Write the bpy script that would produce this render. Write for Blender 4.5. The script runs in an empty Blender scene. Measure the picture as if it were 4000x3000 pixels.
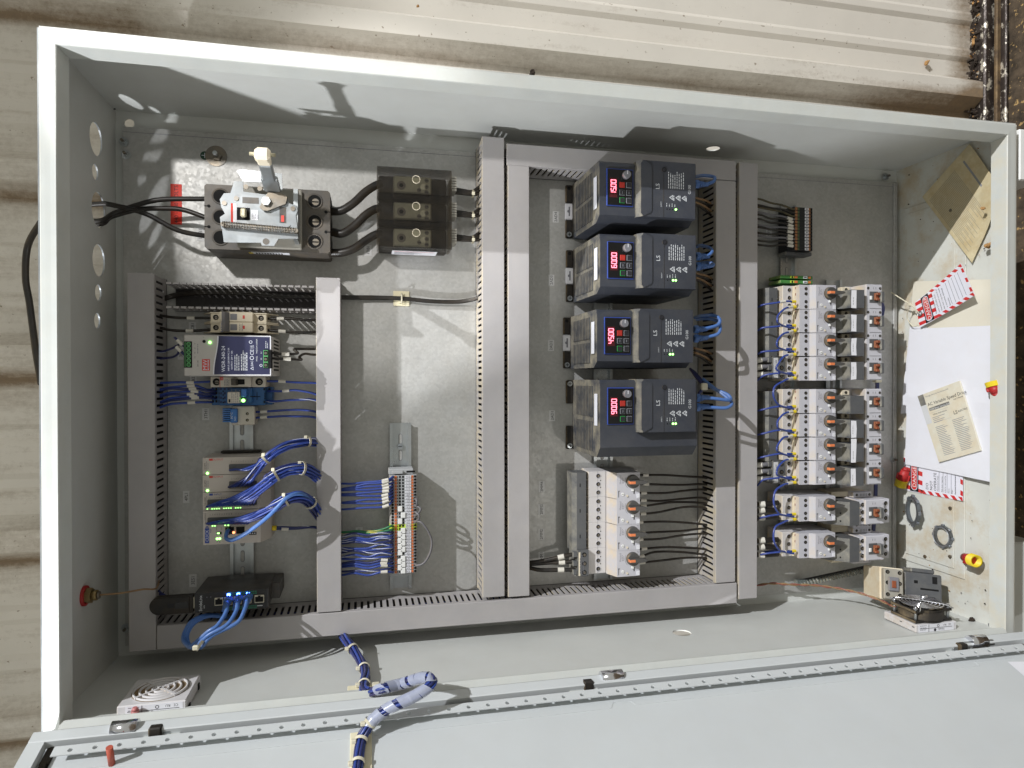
import bpy, math, random
from mathutils import Matrix, Vector, Euler
from mathutils.geometry import delaunay_2d_cdt
random.seed(7)
SC = bpy.context.scene
COL = SC.collection
R = math.radians

# ------------------------------------------------------------------ frames
# The cabinet is described in millimetres in its own frame: u runs down the cabinet
# (right in the photograph), v across it (up in the photograph), w out of its back.
# In the world the cabinet stands upright: u -> -Z, v -> +X, w -> -Y.
PM3 = Matrix(((0, 1, 0), (0, 0, -1), (-1, 0, 0)))
PM = PM3.to_4x4()
CF, CA, CB, CC = 2618.975, 0.00754080, 0.21828126, 0.00102434
CAMP = Vector((368.3367, -410.4960, 1125.6881))

def _rot():
    ca, sa, cb, sb, cc, sc = math.cos(CA), math.sin(CA), math.cos(CB), math.sin(CB), math.cos(CC), math.sin(CC)
    rx = Matrix(((1, 0, 0), (0, ca, -sa), (0, sa, ca)))
    ry = Matrix(((cb, 0, sb), (0, 1, 0), (-sb, 0, cb)))
    rz = Matrix(((cc, -sc, 0), (sc, cc, 0), (0, 0, 1)))
    return rz @ rx @ ry
CM = _rot()

def at(x, y, w=None, u=None, v=None):
    """a measured point of the photograph on a known plane of the cabinet, in mm"""
    d = CM.transposed() @ Vector(((x - 2000) / CF, (1500 - y) / CF, -1.0))
    if w is not None: t = (w - CAMP.z) / d.z
    elif u is not None: t = (u - CAMP.x) / d.x
    else: t = (v - CAMP.y) / d.y
    return CAMP + t * d

def srgb(r, g, b):
    f = lambda c: (c / 255 / 12.92) if c <= 10 else ((c / 255 + 0.055) / 1.055) ** 2.4
    return (f(r), f(g), f(b), 1)

# ------------------------------------------------------------------ materials
MATS = {}
def mk(name, col, rough=0.5, metal=0.0, var=0.10, scale=45, dust=0.0, dcol=(196, 164, 112), film=0.0,
       bump=0.0, bscale=300, emis=0.0, alpha=1.0, trans=0.0, stretch=None, coat=0.0, spang=0.0, dscale=38, dlo=.34, dhi=.68):
    m = bpy.data.materials.new(name); m.use_nodes = True
    nt = m.node_tree; N = nt.nodes; L = nt.links
    b = N['Principled BSDF']
    c = srgb(*col)
    b.inputs['Roughness'].default_value = rough
    b.inputs['Metallic'].default_value = metal
    b.inputs['Coat Weight'].default_value = coat
    tc = N.new('ShaderNodeTexCoord'); vec = tc.outputs['Object']
    if stretch:
        mp = N.new('ShaderNodeMapping'); mp.inputs['Scale'].default_value = stretch
        L.new(vec, mp.inputs['Vector']); vec = mp.outputs['Vector']
    nz = N.new('ShaderNodeTexNoise'); nz.inputs['Scale'].default_value = scale
    nz.inputs['Detail'].default_value = 6; nz.inputs['Roughness'].default_value = 0.65
    L.new(vec, nz.inputs['Vector'])
    mx = N.new('ShaderNodeMix'); mx.data_type = 'RGBA'
    lo = [x * (1 - var) for x in c[:3]] + [1]; hi = [min(1, x * (1 + var)) for x in c[:3]] + [1]
    mx.inputs[6].default_value = lo; mx.inputs[7].default_value = hi
    ramp = N.new('ShaderNodeMapRange'); ramp.inputs[1].default_value = 0.3; ramp.inputs[2].default_value = 0.7
    L.new(nz.outputs['Fac'], ramp.inputs[0]); L.new(ramp.outputs[0], mx.inputs[0])
    out = mx.outputs[2]
    if not spang:                               # uneven sheen: handled, wiped and smudged
        n5 = N.new('ShaderNodeTexNoise'); n5.inputs['Scale'].default_value = 22; n5.inputs['Detail'].default_value = 7
        L.new(tc.outputs['Object'], n5.inputs['Vector'])
        r5 = N.new('ShaderNodeMapRange'); r5.inputs[1].default_value = .3; r5.inputs[2].default_value = .7
        r5.inputs[3].default_value = max(.05, rough - .09); r5.inputs[4].default_value = min(1, rough + .12)
        L.new(n5.outputs['Fac'], r5.inputs[0]); L.new(r5.outputs[0], b.inputs['Roughness'])
    if spang:
        vo = N.new('ShaderNodeTexVoronoi'); vo.inputs['Scale'].default_value = 260
        L.new(vec, vo.inputs['Vector'])
        sp = N.new('ShaderNodeSeparateColor'); L.new(vo.outputs['Color'], sp.inputs[0])
        m2 = N.new('ShaderNodeMix'); m2.data_type = 'RGBA'; m2.blend_type = 'MULTIPLY'
        m2.inputs[0].default_value = spang
        L.new(out, m2.inputs[6]); L.new(sp.outputs[0], m2.inputs[7]); out = m2.outputs[2]
        rr = N.new('ShaderNodeMapRange'); rr.inputs[3].default_value = rough - .05; rr.inputs[4].default_value = rough + .07
        L.new(sp.outputs[1], rr.inputs[0]); L.new(rr.outputs[0], b.inputs['Roughness'])
    if dust or film:
        ge = N.new('ShaderNodeNewGeometry'); se = N.new('ShaderNodeSeparateXYZ')
        L.new(ge.outputs['Normal'], se.inputs[0])
        n2 = N.new('ShaderNodeTexNoise'); n2.inputs['Scale'].default_value = dscale; n2.inputs['Detail'].default_value = 8
        n2.inputs['Roughness'].default_value = .7
        L.new(tc.outputs['Object'], n2.inputs['Vector'])
        up = N.new('ShaderNodeMapRange'); up.inputs[1].default_value = 0.25; up.inputs[2].default_value = 0.85
        up.inputs[3].default_value = film; up.inputs[4].default_value = dust     # settled on what faces up
        L.new(se.outputs['Z'], up.inputs[0])
        nr = N.new('ShaderNodeMapRange'); nr.inputs[1].default_value = dlo; nr.inputs[2].default_value = dhi
        L.new(n2.outputs['Fac'], nr.inputs[0])
        mu = N.new('ShaderNodeMath'); mu.operation = 'MULTIPLY'
        L.new(up.outputs[0], mu.inputs[0]); L.new(nr.outputs[0], mu.inputs[1])
        m3 = N.new('ShaderNodeMix'); m3.data_type = 'RGBA'; m3.inputs[7].default_value = srgb(*dcol)
        L.new(mu.outputs[0], m3.inputs[0]); L.new(out, m3.inputs[6]); out = m3.outputs[2]
    L.new(out, b.inputs['Base Color'])
    if bump:
        bn = N.new('ShaderNodeTexNoise'); bn.inputs['Scale'].default_value = bscale; bn.inputs['Detail'].default_value = 3
        L.new(vec, bn.inputs['Vector'])
        bu = N.new('ShaderNodeBump'); bu.inputs['Strength'].default_value = bump; bu.inputs['Distance'].default_value = 0.002
        L.new(bn.outputs['Fac'], bu.inputs['Height']); L.new(bu.outputs[0], b.inputs['Normal'])
    if emis:
        b.inputs['Emission Color'].default_value = c; b.inputs['Emission Strength'].default_value = emis
    if trans:
        b.inputs['Transmission Weight'].default_value = trans
    if alpha < 1:
        b.inputs['Alpha'].default_value = alpha
    MATS[name] = m
    return m

mk('paint', (201, 203, 200), .42, var=.03, scale=7, dust=.5, dcol=(176, 156, 122), film=.06, bump=.05, bscale=700)
mk('paint_rim', (194, 197, 194), .4, var=.04, scale=30, dust=.6, dcol=(204, 194, 170), film=.12, bump=.05, bscale=600)
mk('paint_dirty', (206, 206, 198), .6, var=.05, scale=14, dust=.85, dcol=(184, 158, 112), film=.3, dscale=13, dlo=.46, dhi=.72, bump=.1, bscale=500)
mk('door_paint', (197, 201, 203), .42, var=.03, scale=6, film=.07, dust=.3, dcol=(190, 185, 170), bump=.05, bscale=700)
mk('galv', (184, 184, 182), .56, .45, var=.09, scale=14, spang=.12, film=.12, dust=.3, dcol=(160, 150, 130), bump=.0, bscale=160)
mk('galv_dusty', (146, 144, 138), .6, .25, var=.14, scale=26, spang=.2, film=.5, dust=.5, dcol=(166, 152, 122), bump=.06, bscale=160)
mk('zinc', (176, 182, 186), .32, .85, var=.08, scale=60, film=.1, dust=.25)
mk('zinc_bright', (136, 142, 146), .42, .35, var=.12, scale=70, film=.08, dust=.3)
mk('chrome', (215, 215, 220), .12, 1, var=.03)
mk('steel', (112, 110, 106), .4, .8, var=.15, scale=120, film=.2, dust=.5)
mk('rusty_steel', (74, 60, 50), .7, .4, var=.4, scale=150, film=.3, dust=.4)
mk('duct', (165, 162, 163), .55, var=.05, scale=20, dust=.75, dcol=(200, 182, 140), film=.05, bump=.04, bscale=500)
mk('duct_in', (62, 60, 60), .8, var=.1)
mk('black', (20, 20, 22), .6, var=.2, dust=.4, film=.05)
mk('hole', (7, 7, 8), .9, var=.1)
mk('rubber', (30, 28, 27), .85, var=.2, dust=.2, film=.08)
mk('wire_black', (19, 19, 21), .42, var=.2, dust=.22, film=.04)
mk('wire_print', (150, 150, 150), .5)
mk('wire_grey', (105, 104, 108), .45, var=.12, dust=.2)
mk('wire_blue', (42, 66, 142), .33, var=.14, scale=80, dust=.12, film=.02)
mk('wire_deep', (28, 42, 98), .38, var=.14, scale=80, dust=.2, film=.03)
mk('wire_white', (205, 208, 220), .4)
mk('wire_green', (38, 110, 70), .4, dust=.2)
mk('wire_yellow', (215, 190, 60), .4)
mk('wire_brown', (120, 92, 68), .6, dust=.6, film=.4)
mk('wire_red', (120, 44, 36), .5, dust=.6, film=.3, dcol=(205, 170, 145))
mk('cat_blue', (66, 106, 170), .4, var=.1, scale=90, dust=.4, film=.04, dcol=(205, 205, 200))
mk('marker', (206, 202, 192), .55, var=.04)
mk('ink', (30, 30, 34), .7)
mk('ink_grey', (120, 120, 128), .7)
mk('ink_white', (205, 208, 212), .6)
mk('tie', (214, 208, 186), .45, var=.05, dust=.2)
mk('drive', (54, 58, 68), .5, var=.06, scale=40, dust=.7, dcol=(170, 160, 136), film=.05, bump=.05, bscale=900)
mk('drive_dusty', (58, 62, 70), .55, var=.08, scale=50, dust=.42, dcol=(176, 168, 146), film=.12, bump=.05, bscale=900)
mk('drive_slot', (30, 31, 35), .7, dust=.3)
mk('bezel', (10, 10, 13), .3, var=.1)
mk('trim_blue', (46, 70, 150), .4)
mk('knob_grey', (118, 118, 124), .4, dust=.3)
mk('key', (38, 38, 44), .45)
mk('key_line', (120, 122, 128), .5)
mk('key_red', (170, 44, 34), .5)
mk('key_green', (30, 140, 62), .5)
mk('led_red', (255, 120, 140), .4, emis=3.5)
mk('led_halo', (70, 4, 14), .5, emis=.10)
mk('led_green', (150, 255, 120), .4, emis=5.0)
mk('led_blue', (70, 110, 255), .4, emis=22.0)
mk('led_orange', (255, 140, 90), .4, emis=4.0)
mk('sticker', (224, 224, 230), .6, var=.03)
mk('label_grey', (204, 204, 204), .6, var=.04)
mk('label_red', (204, 44, 22), .6, var=.08)
mk('breaker', (74, 72, 70), .5, var=.08, scale=60, dust=.4, film=.10)
mk('breaker_light', (150, 148, 140), .55, var=.06, dust=.4, film=.1)
mk('smoke', (26, 25, 25), .18, var=.2, scale=50, dust=.95, film=.04, dcol=(196, 170, 122), alpha=.34)
mk('brass_dull', (172, 166, 140), .45, .5, var=.15, dust=.2)
mk('mms', (190, 190, 198), .45, var=.025, dust=.75, dcol=(222, 196, 148), film=.05)
mk('mms_low', (196, 194, 196), .5, var=.03, dust=.9, dcol=(224, 198, 150), film=.12)
mk('mms_line', (120, 120, 124), .6)
mk('dark_grey', (80, 82, 86), .5, var=.06, dust=.55, dcol=(190, 182, 160), film=.06)
mk('dark_grey_knob', (70, 71, 72), .5, var=.06, dust=.5, film=.05)
mk('orange', (230, 130, 78), .5, dust=.2)
mk('cream', (222, 212, 190), .5, var=.04, dust=.6, film=.1)
mk('beige', (205, 198, 186), .5, var=.03, dust=.4, film=.03)
mk('plc', (196, 188, 180), .5, var=.03, dust=.3, film=.02)
mk('psu', (184, 180, 176), .4, var=.03, dust=.2)
mk('psu_white', (224, 224, 232), .4)
mk('navy', (40, 42, 74), .45, var=.05)
mk('brand_red', (206, 62, 52), .45)
mk('term_green', (44, 96, 52), .45, var=.1)
mk('term_light', (90, 160, 100), .45)
mk('relay', (32, 84, 136), .45, var=.08, dust=.3)
mk('relay_dark', (16, 40, 84), .6)
mk('fin_blue', (62, 116, 186), .5, var=.05)
mk('router', (46, 48, 52), .45, var=.06, dust=.4, film=.08)
mk('router_face', (34, 34, 36), .5)
mk('router_green', (30, 110, 84), .5)
mk('port', (196, 190, 172), .4, .3)
mk('tb_grey', (172, 174, 176), .5, var=.04, dust=.4)
mk('tb_dark', (28, 29, 32), .6)
mk('tb_orange', (214, 118, 64), .5, var=.1)
mk('tb_dusty_orange', (150, 98, 66), .7, var=.15, dust=.5, film=.3)
mk('tb_dusty_green', (58, 84, 58), .7, var=.15, dust=.5, film=.3)
mk('wire_dusty', (44, 50, 40), .6, var=.2, dust=.5, film=.15)
mk('tb_lime', (196, 220, 70), .5)
mk('tb_gn', (70, 130, 64), .5, dust=.5)
mk('white', (232, 232, 230), .5, var=.02)
mk('brown_plastic', (136, 70, 42), .45, dust=.25)
mk('yellow', (226, 200, 40), .5, var=.06, dust=.2)
mk('nut_red', (168, 36, 36), .5, var=.1)
mk('paper', (226, 226, 232), .7, var=.02, scale=12, film=.03, dust=.05)
mk('paper_warm', (222, 216, 200), .75, var=.05, scale=20, film=.15, dust=.22, dcol=(205, 190, 160))
mk('paper_dirty', (206, 194, 160), .8, var=.14, scale=30, film=.4, dust=.6, dcol=(180, 152, 100))
mk('booklet', (218, 214, 198), .7, var=.05, scale=30, film=.12, dust=.35, dcol=(196, 160, 96))
mk('print_soft', (160, 150, 128), .8)
mk('print_grey', (140, 140, 142), .8)
mk('tag_white', (228, 228, 238), .5, var=.02, dust=.10, dcol=(214, 190, 150))
mk('tag_red', (204, 34, 46), .5, var=.06, dust=.12)
mk('lock_zinc', (132, 138, 146), .42, .6, var=.15, scale=120, dust=.2)
mk('mount_cream', (228, 220, 190), .55, var=.04)
mk('spiral', (196, 202, 222), .3, var=.06, alpha=.62)
mk('filter_plastic', (208, 206, 208), .5, var=.03, dust=.75, dcol=(176, 152, 112), film=.08)
mk('filter_brown', (128, 108, 80), .9, var=.2)
mk('fan_black', (30, 29, 29), .55, var=.1, dust=.6, dcol=(170, 148, 112), film=.06)
mk('clear_plastic', (120, 128, 124), .25, var=.1, alpha=.55, dust=.4)
mk('green_dark', (28, 66, 48), .5)
mk('crumb', (168, 128, 80), .9, var=.3, scale=200)
mk('bark', (48, 38, 30), .95, var=.5, scale=120)
mk('brass', (150, 130, 90), .4, .7, var=.1)
mk('flint', (190, 120, 120), .5, var=.1)
mk('orange_lamp', (176, 84, 66), .5, var=.1)
mk('sunburn', (200, 160, 70), .6)

# the weathered steel siding: cream paint with dirt and rust wept along the ribs
def siding():
    m = mk('siding', (214, 208, 198), .55, var=.05, scale=5, film=.0)
    nt = m.node_tree; N = nt.nodes; L = nt.links; b = N['Principled BSDF']
    src = b.inputs['Base Color'].links[0].from_socket
    tc = N.new('ShaderNodeTexCoord')
    at_ = N.new('ShaderNodeAttribute'); at_.attribute_name = 'dirt'
    mp = N.new('ShaderNodeMapping'); mp.inputs['Scale'].default_value = (2.2, 16, 16)
    L.new(tc.outputs['Object'], mp.inputs[0])
    n = N.new('ShaderNodeTexNoise'); n.inputs['Scale'].default_value = 1.5; n.inputs['Detail'].default_value = 9; n.inputs['Roughness'].default_value = .72
    L.new(mp.outputs[0], n.inputs['Vector'])
    n3 = N.new('ShaderNodeTexNoise'); n3.inputs['Scale'].default_value = 95; n3.inputs['Detail'].default_value = 6; n3.inputs['Roughness'].default_value = .8
    L.new(tc.outputs['Object'], n3.inputs['Vector'])
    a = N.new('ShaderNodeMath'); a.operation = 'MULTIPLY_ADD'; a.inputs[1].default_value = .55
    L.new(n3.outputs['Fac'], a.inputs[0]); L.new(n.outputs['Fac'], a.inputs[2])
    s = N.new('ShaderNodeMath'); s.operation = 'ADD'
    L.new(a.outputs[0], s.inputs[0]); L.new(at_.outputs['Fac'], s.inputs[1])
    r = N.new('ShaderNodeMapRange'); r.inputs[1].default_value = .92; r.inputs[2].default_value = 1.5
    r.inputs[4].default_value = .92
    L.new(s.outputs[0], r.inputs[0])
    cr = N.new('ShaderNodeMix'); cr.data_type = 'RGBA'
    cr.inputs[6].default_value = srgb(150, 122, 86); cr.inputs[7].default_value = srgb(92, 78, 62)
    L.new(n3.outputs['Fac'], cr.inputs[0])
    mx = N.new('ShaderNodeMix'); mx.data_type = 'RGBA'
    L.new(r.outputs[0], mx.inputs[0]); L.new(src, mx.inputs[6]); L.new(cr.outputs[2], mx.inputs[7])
    # fine specks
    vo = N.new('ShaderNodeTexNoise'); vo.inputs['Scale'].default_value = 130; vo.inputs['Detail'].default_value = 2
    L.new(tc.outputs['Object'], vo.inputs['Vector'])
    vr = N.new('ShaderNodeMapRange'); vr.inputs[1].default_value = .70; vr.inputs[2].default_value = .76
    vr.inputs[4].default_value = .7
    L.new(vo.outputs['Fac'], vr.inputs[0])
    m4 = N.new('ShaderNodeMix'); m4.data_type = 'RGBA'; m4.inputs[7].default_value = srgb(120, 100, 76)
    L.new(vr.outputs[0], m4.inputs[0]); L.new(mx.outputs[2], m4.inputs[6])
    L.new(m4.outputs[2], b.inputs['Base Color'])
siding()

def soil():
    m = mk('soil', (74, 62, 48), .95, var=.6, scale=40, bump=1.0, bscale=60)
    nt = m.node_tree; N = nt.nodes; L = nt.links; b = N['Principled BSDF']
    src = b.inputs['Base Color'].links[0].from_socket
    tc = N.new('ShaderNodeTexCoord')
    n = N.new('ShaderNodeTexNoise'); n.inputs['Scale'].default_value = 110; n.inputs['Detail'].default_value = 4
    L.new(tc.outputs['Object'], n.inputs['Vector'])
    r = N.new('ShaderNodeMapRange'); r.inputs[1].default_value = .62; r.inputs[2].default_value = .68
    L.new(n.outputs['Fac'], r.inputs[0])
    mx = N.new('ShaderNodeMix'); mx.data_type = 'RGBA'; mx.inputs[7].default_value = srgb(170, 140, 92)
    L.new(r.outputs[0], mx.inputs[0]); L.new(src, mx.inputs[6]); L.new(mx.outputs[2], b.inputs['Base Color'])
soil()

def flaking():
    m = mk('flaking_beam', (66, 58, 54), .35, .5, var=.35, scale=60, bump=.4, bscale=120)
    nt = m.node_tree; N = nt.nodes; L = nt.links; b = N['Principled BSDF']
    src = b.inputs['Base Color'].links[0].from_socket
    tc = N.new('ShaderNodeTexCoord')
    mp = N.new('ShaderNodeMapping'); mp.inputs['Scale'].default_value = (1, .6, 1); L.new(tc.outputs['Object'], mp.inputs[0])
    n = N.new('ShaderNodeTexNoise'); n.inputs['Scale'].default_value = 55; n.inputs['Detail'].default_value = 9; n.inputs['Roughness'].default_value = .75
    L.new(mp.outputs[0], n.inputs['Vector'])
    r = N.new('ShaderNodeMapRange'); r.inputs[1].default_value = .54; r.inputs[2].default_value = .58
    L.new(n.outputs['Fac'], r.inputs[0])
    mx = N.new('ShaderNodeMix'); mx.data_type = 'RGBA'; mx.inputs[7].default_value = srgb(214, 206, 190)
    L.new(r.outputs[0], mx.inputs[0]); L.new(src, mx.inputs[6]); L.new(mx.outputs[2], b.inputs['Base Color'])
flaking()

# ------------------------------------------------------------------ text outlines
_TXT = {}
_ts = bpy.data.scenes.new('type_setting')
def glyphs(s):
    if s not in _TXT:
        cu = bpy.data.curves.new('t', 'FONT'); cu.body = s; cu.resolution_u = 2; cu.size = 1
        o = bpy.data.objects.new('t', cu); _ts.collection.objects.link(o)
        with bpy.context.temp_override(scene=_ts, view_layer=_ts.view_layers[0]): dg = bpy.context.evaluated_depsgraph_get()
        me = o.evaluated_get(dg).to_mesh()
        vs = [(v.co.x, v.co.y) for v in me.vertices]; fs = [tuple(p.vertices) for p in me.polygons]
        o.evaluated_get(dg).to_mesh_clear()
        bpy.data.objects.remove(o); bpy.data.curves.remove(cu)
        _TXT[s] = (vs, fs, max([v[0] for v in vs] or [0]), max([v[1] for v in vs] or [0]))
    return _TXT[s]

# ------------------------------------------------------------------ mesh builder (mm, cabinet frame)
class MB:
    def __init__(self):
        self.v = []; self.f = []; self.m = []; self.s = []; self.mats = []; self.X = None
    def mi(self, mat):
        if mat not in self.mats: self.mats.append(mat)
        return self.mats.index(mat)
    def add(self, vs, fs, mat, smooth=False):
        n = len(self.v); k = self.mi(mat)
        if self.X is not None: vs = [tuple(self.X @ Vector(q)) for q in vs]
        self.v += [tuple(q) for q in vs]
        for q in fs:
            self.f.append(tuple(i + n for i in q)); self.m.append(k); self.s.append(smooth)
        return self
    def box(self, x0, y0, z0, x1, y1, z1, mat, b=0.0):
        x0, x1 = min(x0, x1), max(x0, x1); y0, y1 = min(y0, y1), max(y0, y1); z0, z1 = min(z0, z1), max(z0, z1)
        if b <= 0:
            vs = [(x, y, z) for z in (z0, z1) for y in (y0, y1) for x in (x0, x1)]
            return self.add(vs, [(0, 2, 3, 1), (4, 5, 7, 6), (0, 1, 5, 4), (2, 6, 7, 3), (0, 4, 6, 2), (1, 3, 7, 5)], mat)
        b = min(b, (x1 - x0) * .45, (y1 - y0) * .45, (z1 - z0) * .45)
        vs = []; ix = {}
        for sx in (0, 1):
            for sy in (0, 1):
                for sz in (0, 1):
                    c = ((x0, x1)[sx], (y0, y1)[sy], (z0, z1)[sz]); d = (1 - 2 * sx, 1 - 2 * sy, 1 - 2 * sz)
                    for a in range(3):
                        p = list(c)
                        for k in range(3):
                            if k != a: p[k] += d[k] * b
                        ix[(sx, sy, sz, a)] = len(vs); vs.append(tuple(p))
        fs = []
        cen = Vector(((x0 + x1) / 2, (y0 + y1) / 2, (z0 + z1) / 2))
        def face(q):
            a, b_, c_ = (Vector(vs[i]) for i in q[:3])
            nrm = (b_ - a).cross(c_ - a); mid = sum((Vector(vs[i]) for i in q), Vector()) / len(q)
            fs.append(tuple(q) if nrm.dot(mid - cen) > 0 else tuple(reversed(q)))
        for a in range(3):
            o1, o2 = [k for k in range(3) if k != a]
            for s in (0, 1):
                q = []
                for t1, t2 in ((0, 0), (1, 0), (1, 1), (0, 1)):
                    k = [0, 0, 0]; k[a] = s; k[o1] = t1; k[o2] = t2; q.append(ix[(k[0], k[1], k[2], a)])
                face(q)
            for t1 in (0, 1):
                for t2 in (0, 1):
                    k0 = [0, 0, 0]; k0[o1] = t1; k0[o2] = t2; k1 = list(k0); k1[a] = 1
                    face([ix[(*k0, o1)], ix[(*k0, o2)], ix[(*k1, o2)], ix[(*k1, o1)]])
        for sx in (0, 1):
            for sy in (0, 1):
                for sz in (0, 1): face([ix[(sx, sy, sz, a)] for a in range(3)])
        return self.add(vs, fs, mat)
    def prism(self, pts, a0, a1, mat, axis='z', smooth=False):
        """outline extruded along an axis; pts are (x,y) for z, (y,z) for x, (x,z) for y"""
        n = len(pts)
        def put(p, a):
            return {'z': (p[0], p[1], a), 'x': (a, p[0], p[1]), 'y': (p[0], a, p[1])}[axis]
        area = sum(pts[i][0] * pts[(i + 1) % n][1] - pts[(i + 1) % n][0] * pts[i][1] for i in range(n))
        if (area < 0) != (axis == 'y'): pts = list(reversed(pts))
        if a0 > a1: a0, a1 = a1, a0
        vs = [put(p, a0) for p in pts] + [put(p, a1) for p in pts]
        fs = [tuple(reversed(range(n))), tuple(range(n, 2 * n))]
        self.add(vs, fs, mat)
        k = len(self.v) - 2 * n; mi = self.mi(mat)
        for i in range(n):
            j = (i + 1) % n
            self.f.append((k + i, k + j, k + n + j, k + n + i)); self.m.append(mi); self.s.append(smooth)
        return self
    def cyl(self, x, y, z, r, h, mat, axis='z', n=14, r2=None, smooth=True):
        r2 = r if r2 is None else r2
        def put(a, b, c):
            return {'z': (x + a, y + b, z + c), 'x': (x + c, y + a, z + b), 'y': (x + b, y + c, z + a)}[axis]
        vs = [put(r * math.cos(2 * math.pi * i / n), r * math.sin(2 * math.pi * i / n), 0) for i in range(n)]
        vs += [put(r2 * math.cos(2 * math.pi * i / n), r2 * math.sin(2 * math.pi * i / n), h) for i in range(n)]
        if h < 0: vs = vs[n:] + vs[:n]
        self.add(vs, [tuple(reversed(range(n))), tuple(range(n, 2 * n))], mat)
        k = len(self.v) - 2 * n; mi = self.mi(mat)
        for i in range(n):
            j = (i + 1) % n
            self.f.append((k + i, k + j, k + n + j, k + n + i)); self.m.append(mi); self.s.append(smooth)
        return self
    def ring(self, x, y, z, r0, r1, h, mat, axis='z', n=24):
        def put(a, b, c):
            return {'z': (x + a, y + b, z + c), 'x': (x + c, y + a, z + b), 'y': (x + b, y + c, z + a)}[axis]
        vs = []
        for c in (0, h):
            for r in (r0, r1):
                vs += [put(r * math.cos(2 * math.pi * i / n), r * math.sin(2 * math.pi * i / n), c) for i in range(n)]
        fs = []
        for i in range(n):
            j = (i + 1) % n
            fs += [(i, j, n + j, n + i)[::-1], (2 * n + i, 2 * n + j, 3 * n + j, 3 * n + i)[::-1][::-1][::-1],
                   (n + i, n + j, 3 * n + j, 3 * n + i), (j, i, 2 * n + i, 2 * n + j)]
        return self.add(vs, fs, mat, True)
    def hole(self, x, y, z, r, mat='hole', n=12, rim=None, screw=None, depth=0.0):
        """a round terminal mouth: dark well, with a bright screw head in it where one shows"""
        if rim: self.ring(x, y, z, r, r * 1.25, .5, rim, n=n)
        self.cyl(x, y, z - .5, r, .9, mat, n=n)
        if screw:
            self.cyl(x + r * .12, y - r * .1, z, r * .55, .7, screw, n=10)
            self.box(x - r * .4, y - r * .2, z + .5, x + r * .6, y, z + .8, mat)
        return self
    def tube(self, pts, r, mat, n=8, res=4, caps=True):
        P = smooth_path(pts, res)
        rings = []; up = None
        for i, p in enumerate(P):
            t = (P[min(i + 1, len(P) - 1)] - P[max(i - 1, 0)]).normalized()
            if up is None:
                up = t.orthogonal().normalized()
            up = (up - t * up.dot(t)); up = up.normalized() if up.length > 1e-6 else t.orthogonal().normalized()
            sd = t.cross(up)
            rr = r(i / (len(P) - 1)) if callable(r) else r
            rings.append([p + (up * math.cos(2 * math.pi * k / n) + sd * math.sin(2 * math.pi * k / n)) * rr for k in range(n)])
        vs = [q for g in rings for q in g]; fs = []
        for i in range(len(P) - 1):
            for k in range(n):
                j = (k + 1) % n
                fs.append((i * n + k, i * n + j, (i + 1) * n + j, (i + 1) * n + k))
        self.add(vs, fs, mat, True)
        if caps: self.add(rings[0], [tuple(reversed(range(n)))], mat); self.add(rings[-1], [tuple(range(n))], mat)
        return self
    def quad(self, a, b, c, d, mat):
        return self.add([a, b, c, d], [(0, 1, 2, 3)], mat)
    def text(self, s, x, y, z, size, mat='ink', rot=90, align='c', bold=1.0, M=None):
        vs, fs, w, h = glyphs(s)
        ox = {'c': -w / 2, 'l': 0, 'r': -w}[align]; oy = -.36
        c, sn = math.cos(R(rot)), math.sin(R(rot))
        out = []
        for a, b in vs:
            a, b = (a + ox) * size * bold, (b + oy) * size
            q = (a * c - b * sn, a * sn + b * c, 0)
            if M is not None: q = M @ Vector((q[0], q[1], 0)); out.append((q.x, q.y, q.z))
            else: out.append((x + q[0], y + q[1], z))
        return self.add(out, fs, mat)
    def lines(self, x, y, z, n, length, gap, thick, mat, rot=90, jit=.35):
        """rows of small print"""
        c, sn = math.cos(R(rot)), math.sin(R(rot))
        for i in range(n):
            a = 0; L_ = length * (1 - jit * random.random())
            while a < L_:
                wl = min(random.uniform(2, 5) * thick, L_ - a)
                o = [(a, -i * gap), (a + wl, -i * gap), (a + wl, -i * gap - thick), (a, -i * gap - thick)]
                self.add([(x + p * c - q * sn, y + p * sn + q * c, z) for p, q in o], [(3, 2, 1, 0)], mat)
                a += wl + thick * .9
        return self
    def build(self, name, parent=None, loc=(0, 0, 0), label=None):
        me = bpy.data.meshes.new(name)
        L0 = Vector(parent['_loc']) if parent is not None and '_loc' in parent else Vector(loc)
        me.from_pydata([((Vector(q) - L0) * .001) for q in self.v], [], self.f)
        for m in self.mats: me.materials.append(MATS[m])
        me.polygons.foreach_set('material_index', self.m)
        me.polygons.foreach_set('use_smooth', self.s)
        me.update()
        o = bpy.data.objects.new(name, me); COL.objects.link(o)
        if parent is not None: o.parent = parent; o['_loc'] = tuple(L0)
        else: o.matrix_world = PM @ Matrix.Translation(Vector(loc) * .001); o['_loc'] = tuple(loc)
        if label: o['label'] = label
        return o

def smooth_path(pts, res=4):
    P = [Vector(p) for p in pts]
    if res <= 1 or len(P) < 3: return P
    out = []
    for i in range(len(P) - 1):
        p0 = P[max(i - 1, 0)]; p1 = P[i]; p2 = P[i + 1]; p3 = P[min(i + 2, len(P) - 1)]
        for k in range(res):
            t = k / res
            out.append(.5 * ((2 * p1) + (p2 - p0) * t + (2 * p0 - 5 * p1 + 4 * p2 - p3) * t * t + (3 * p1 - p0 - 3 * p2 + p3) * t ** 3))
    out.append(P[-1]); return out

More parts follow.
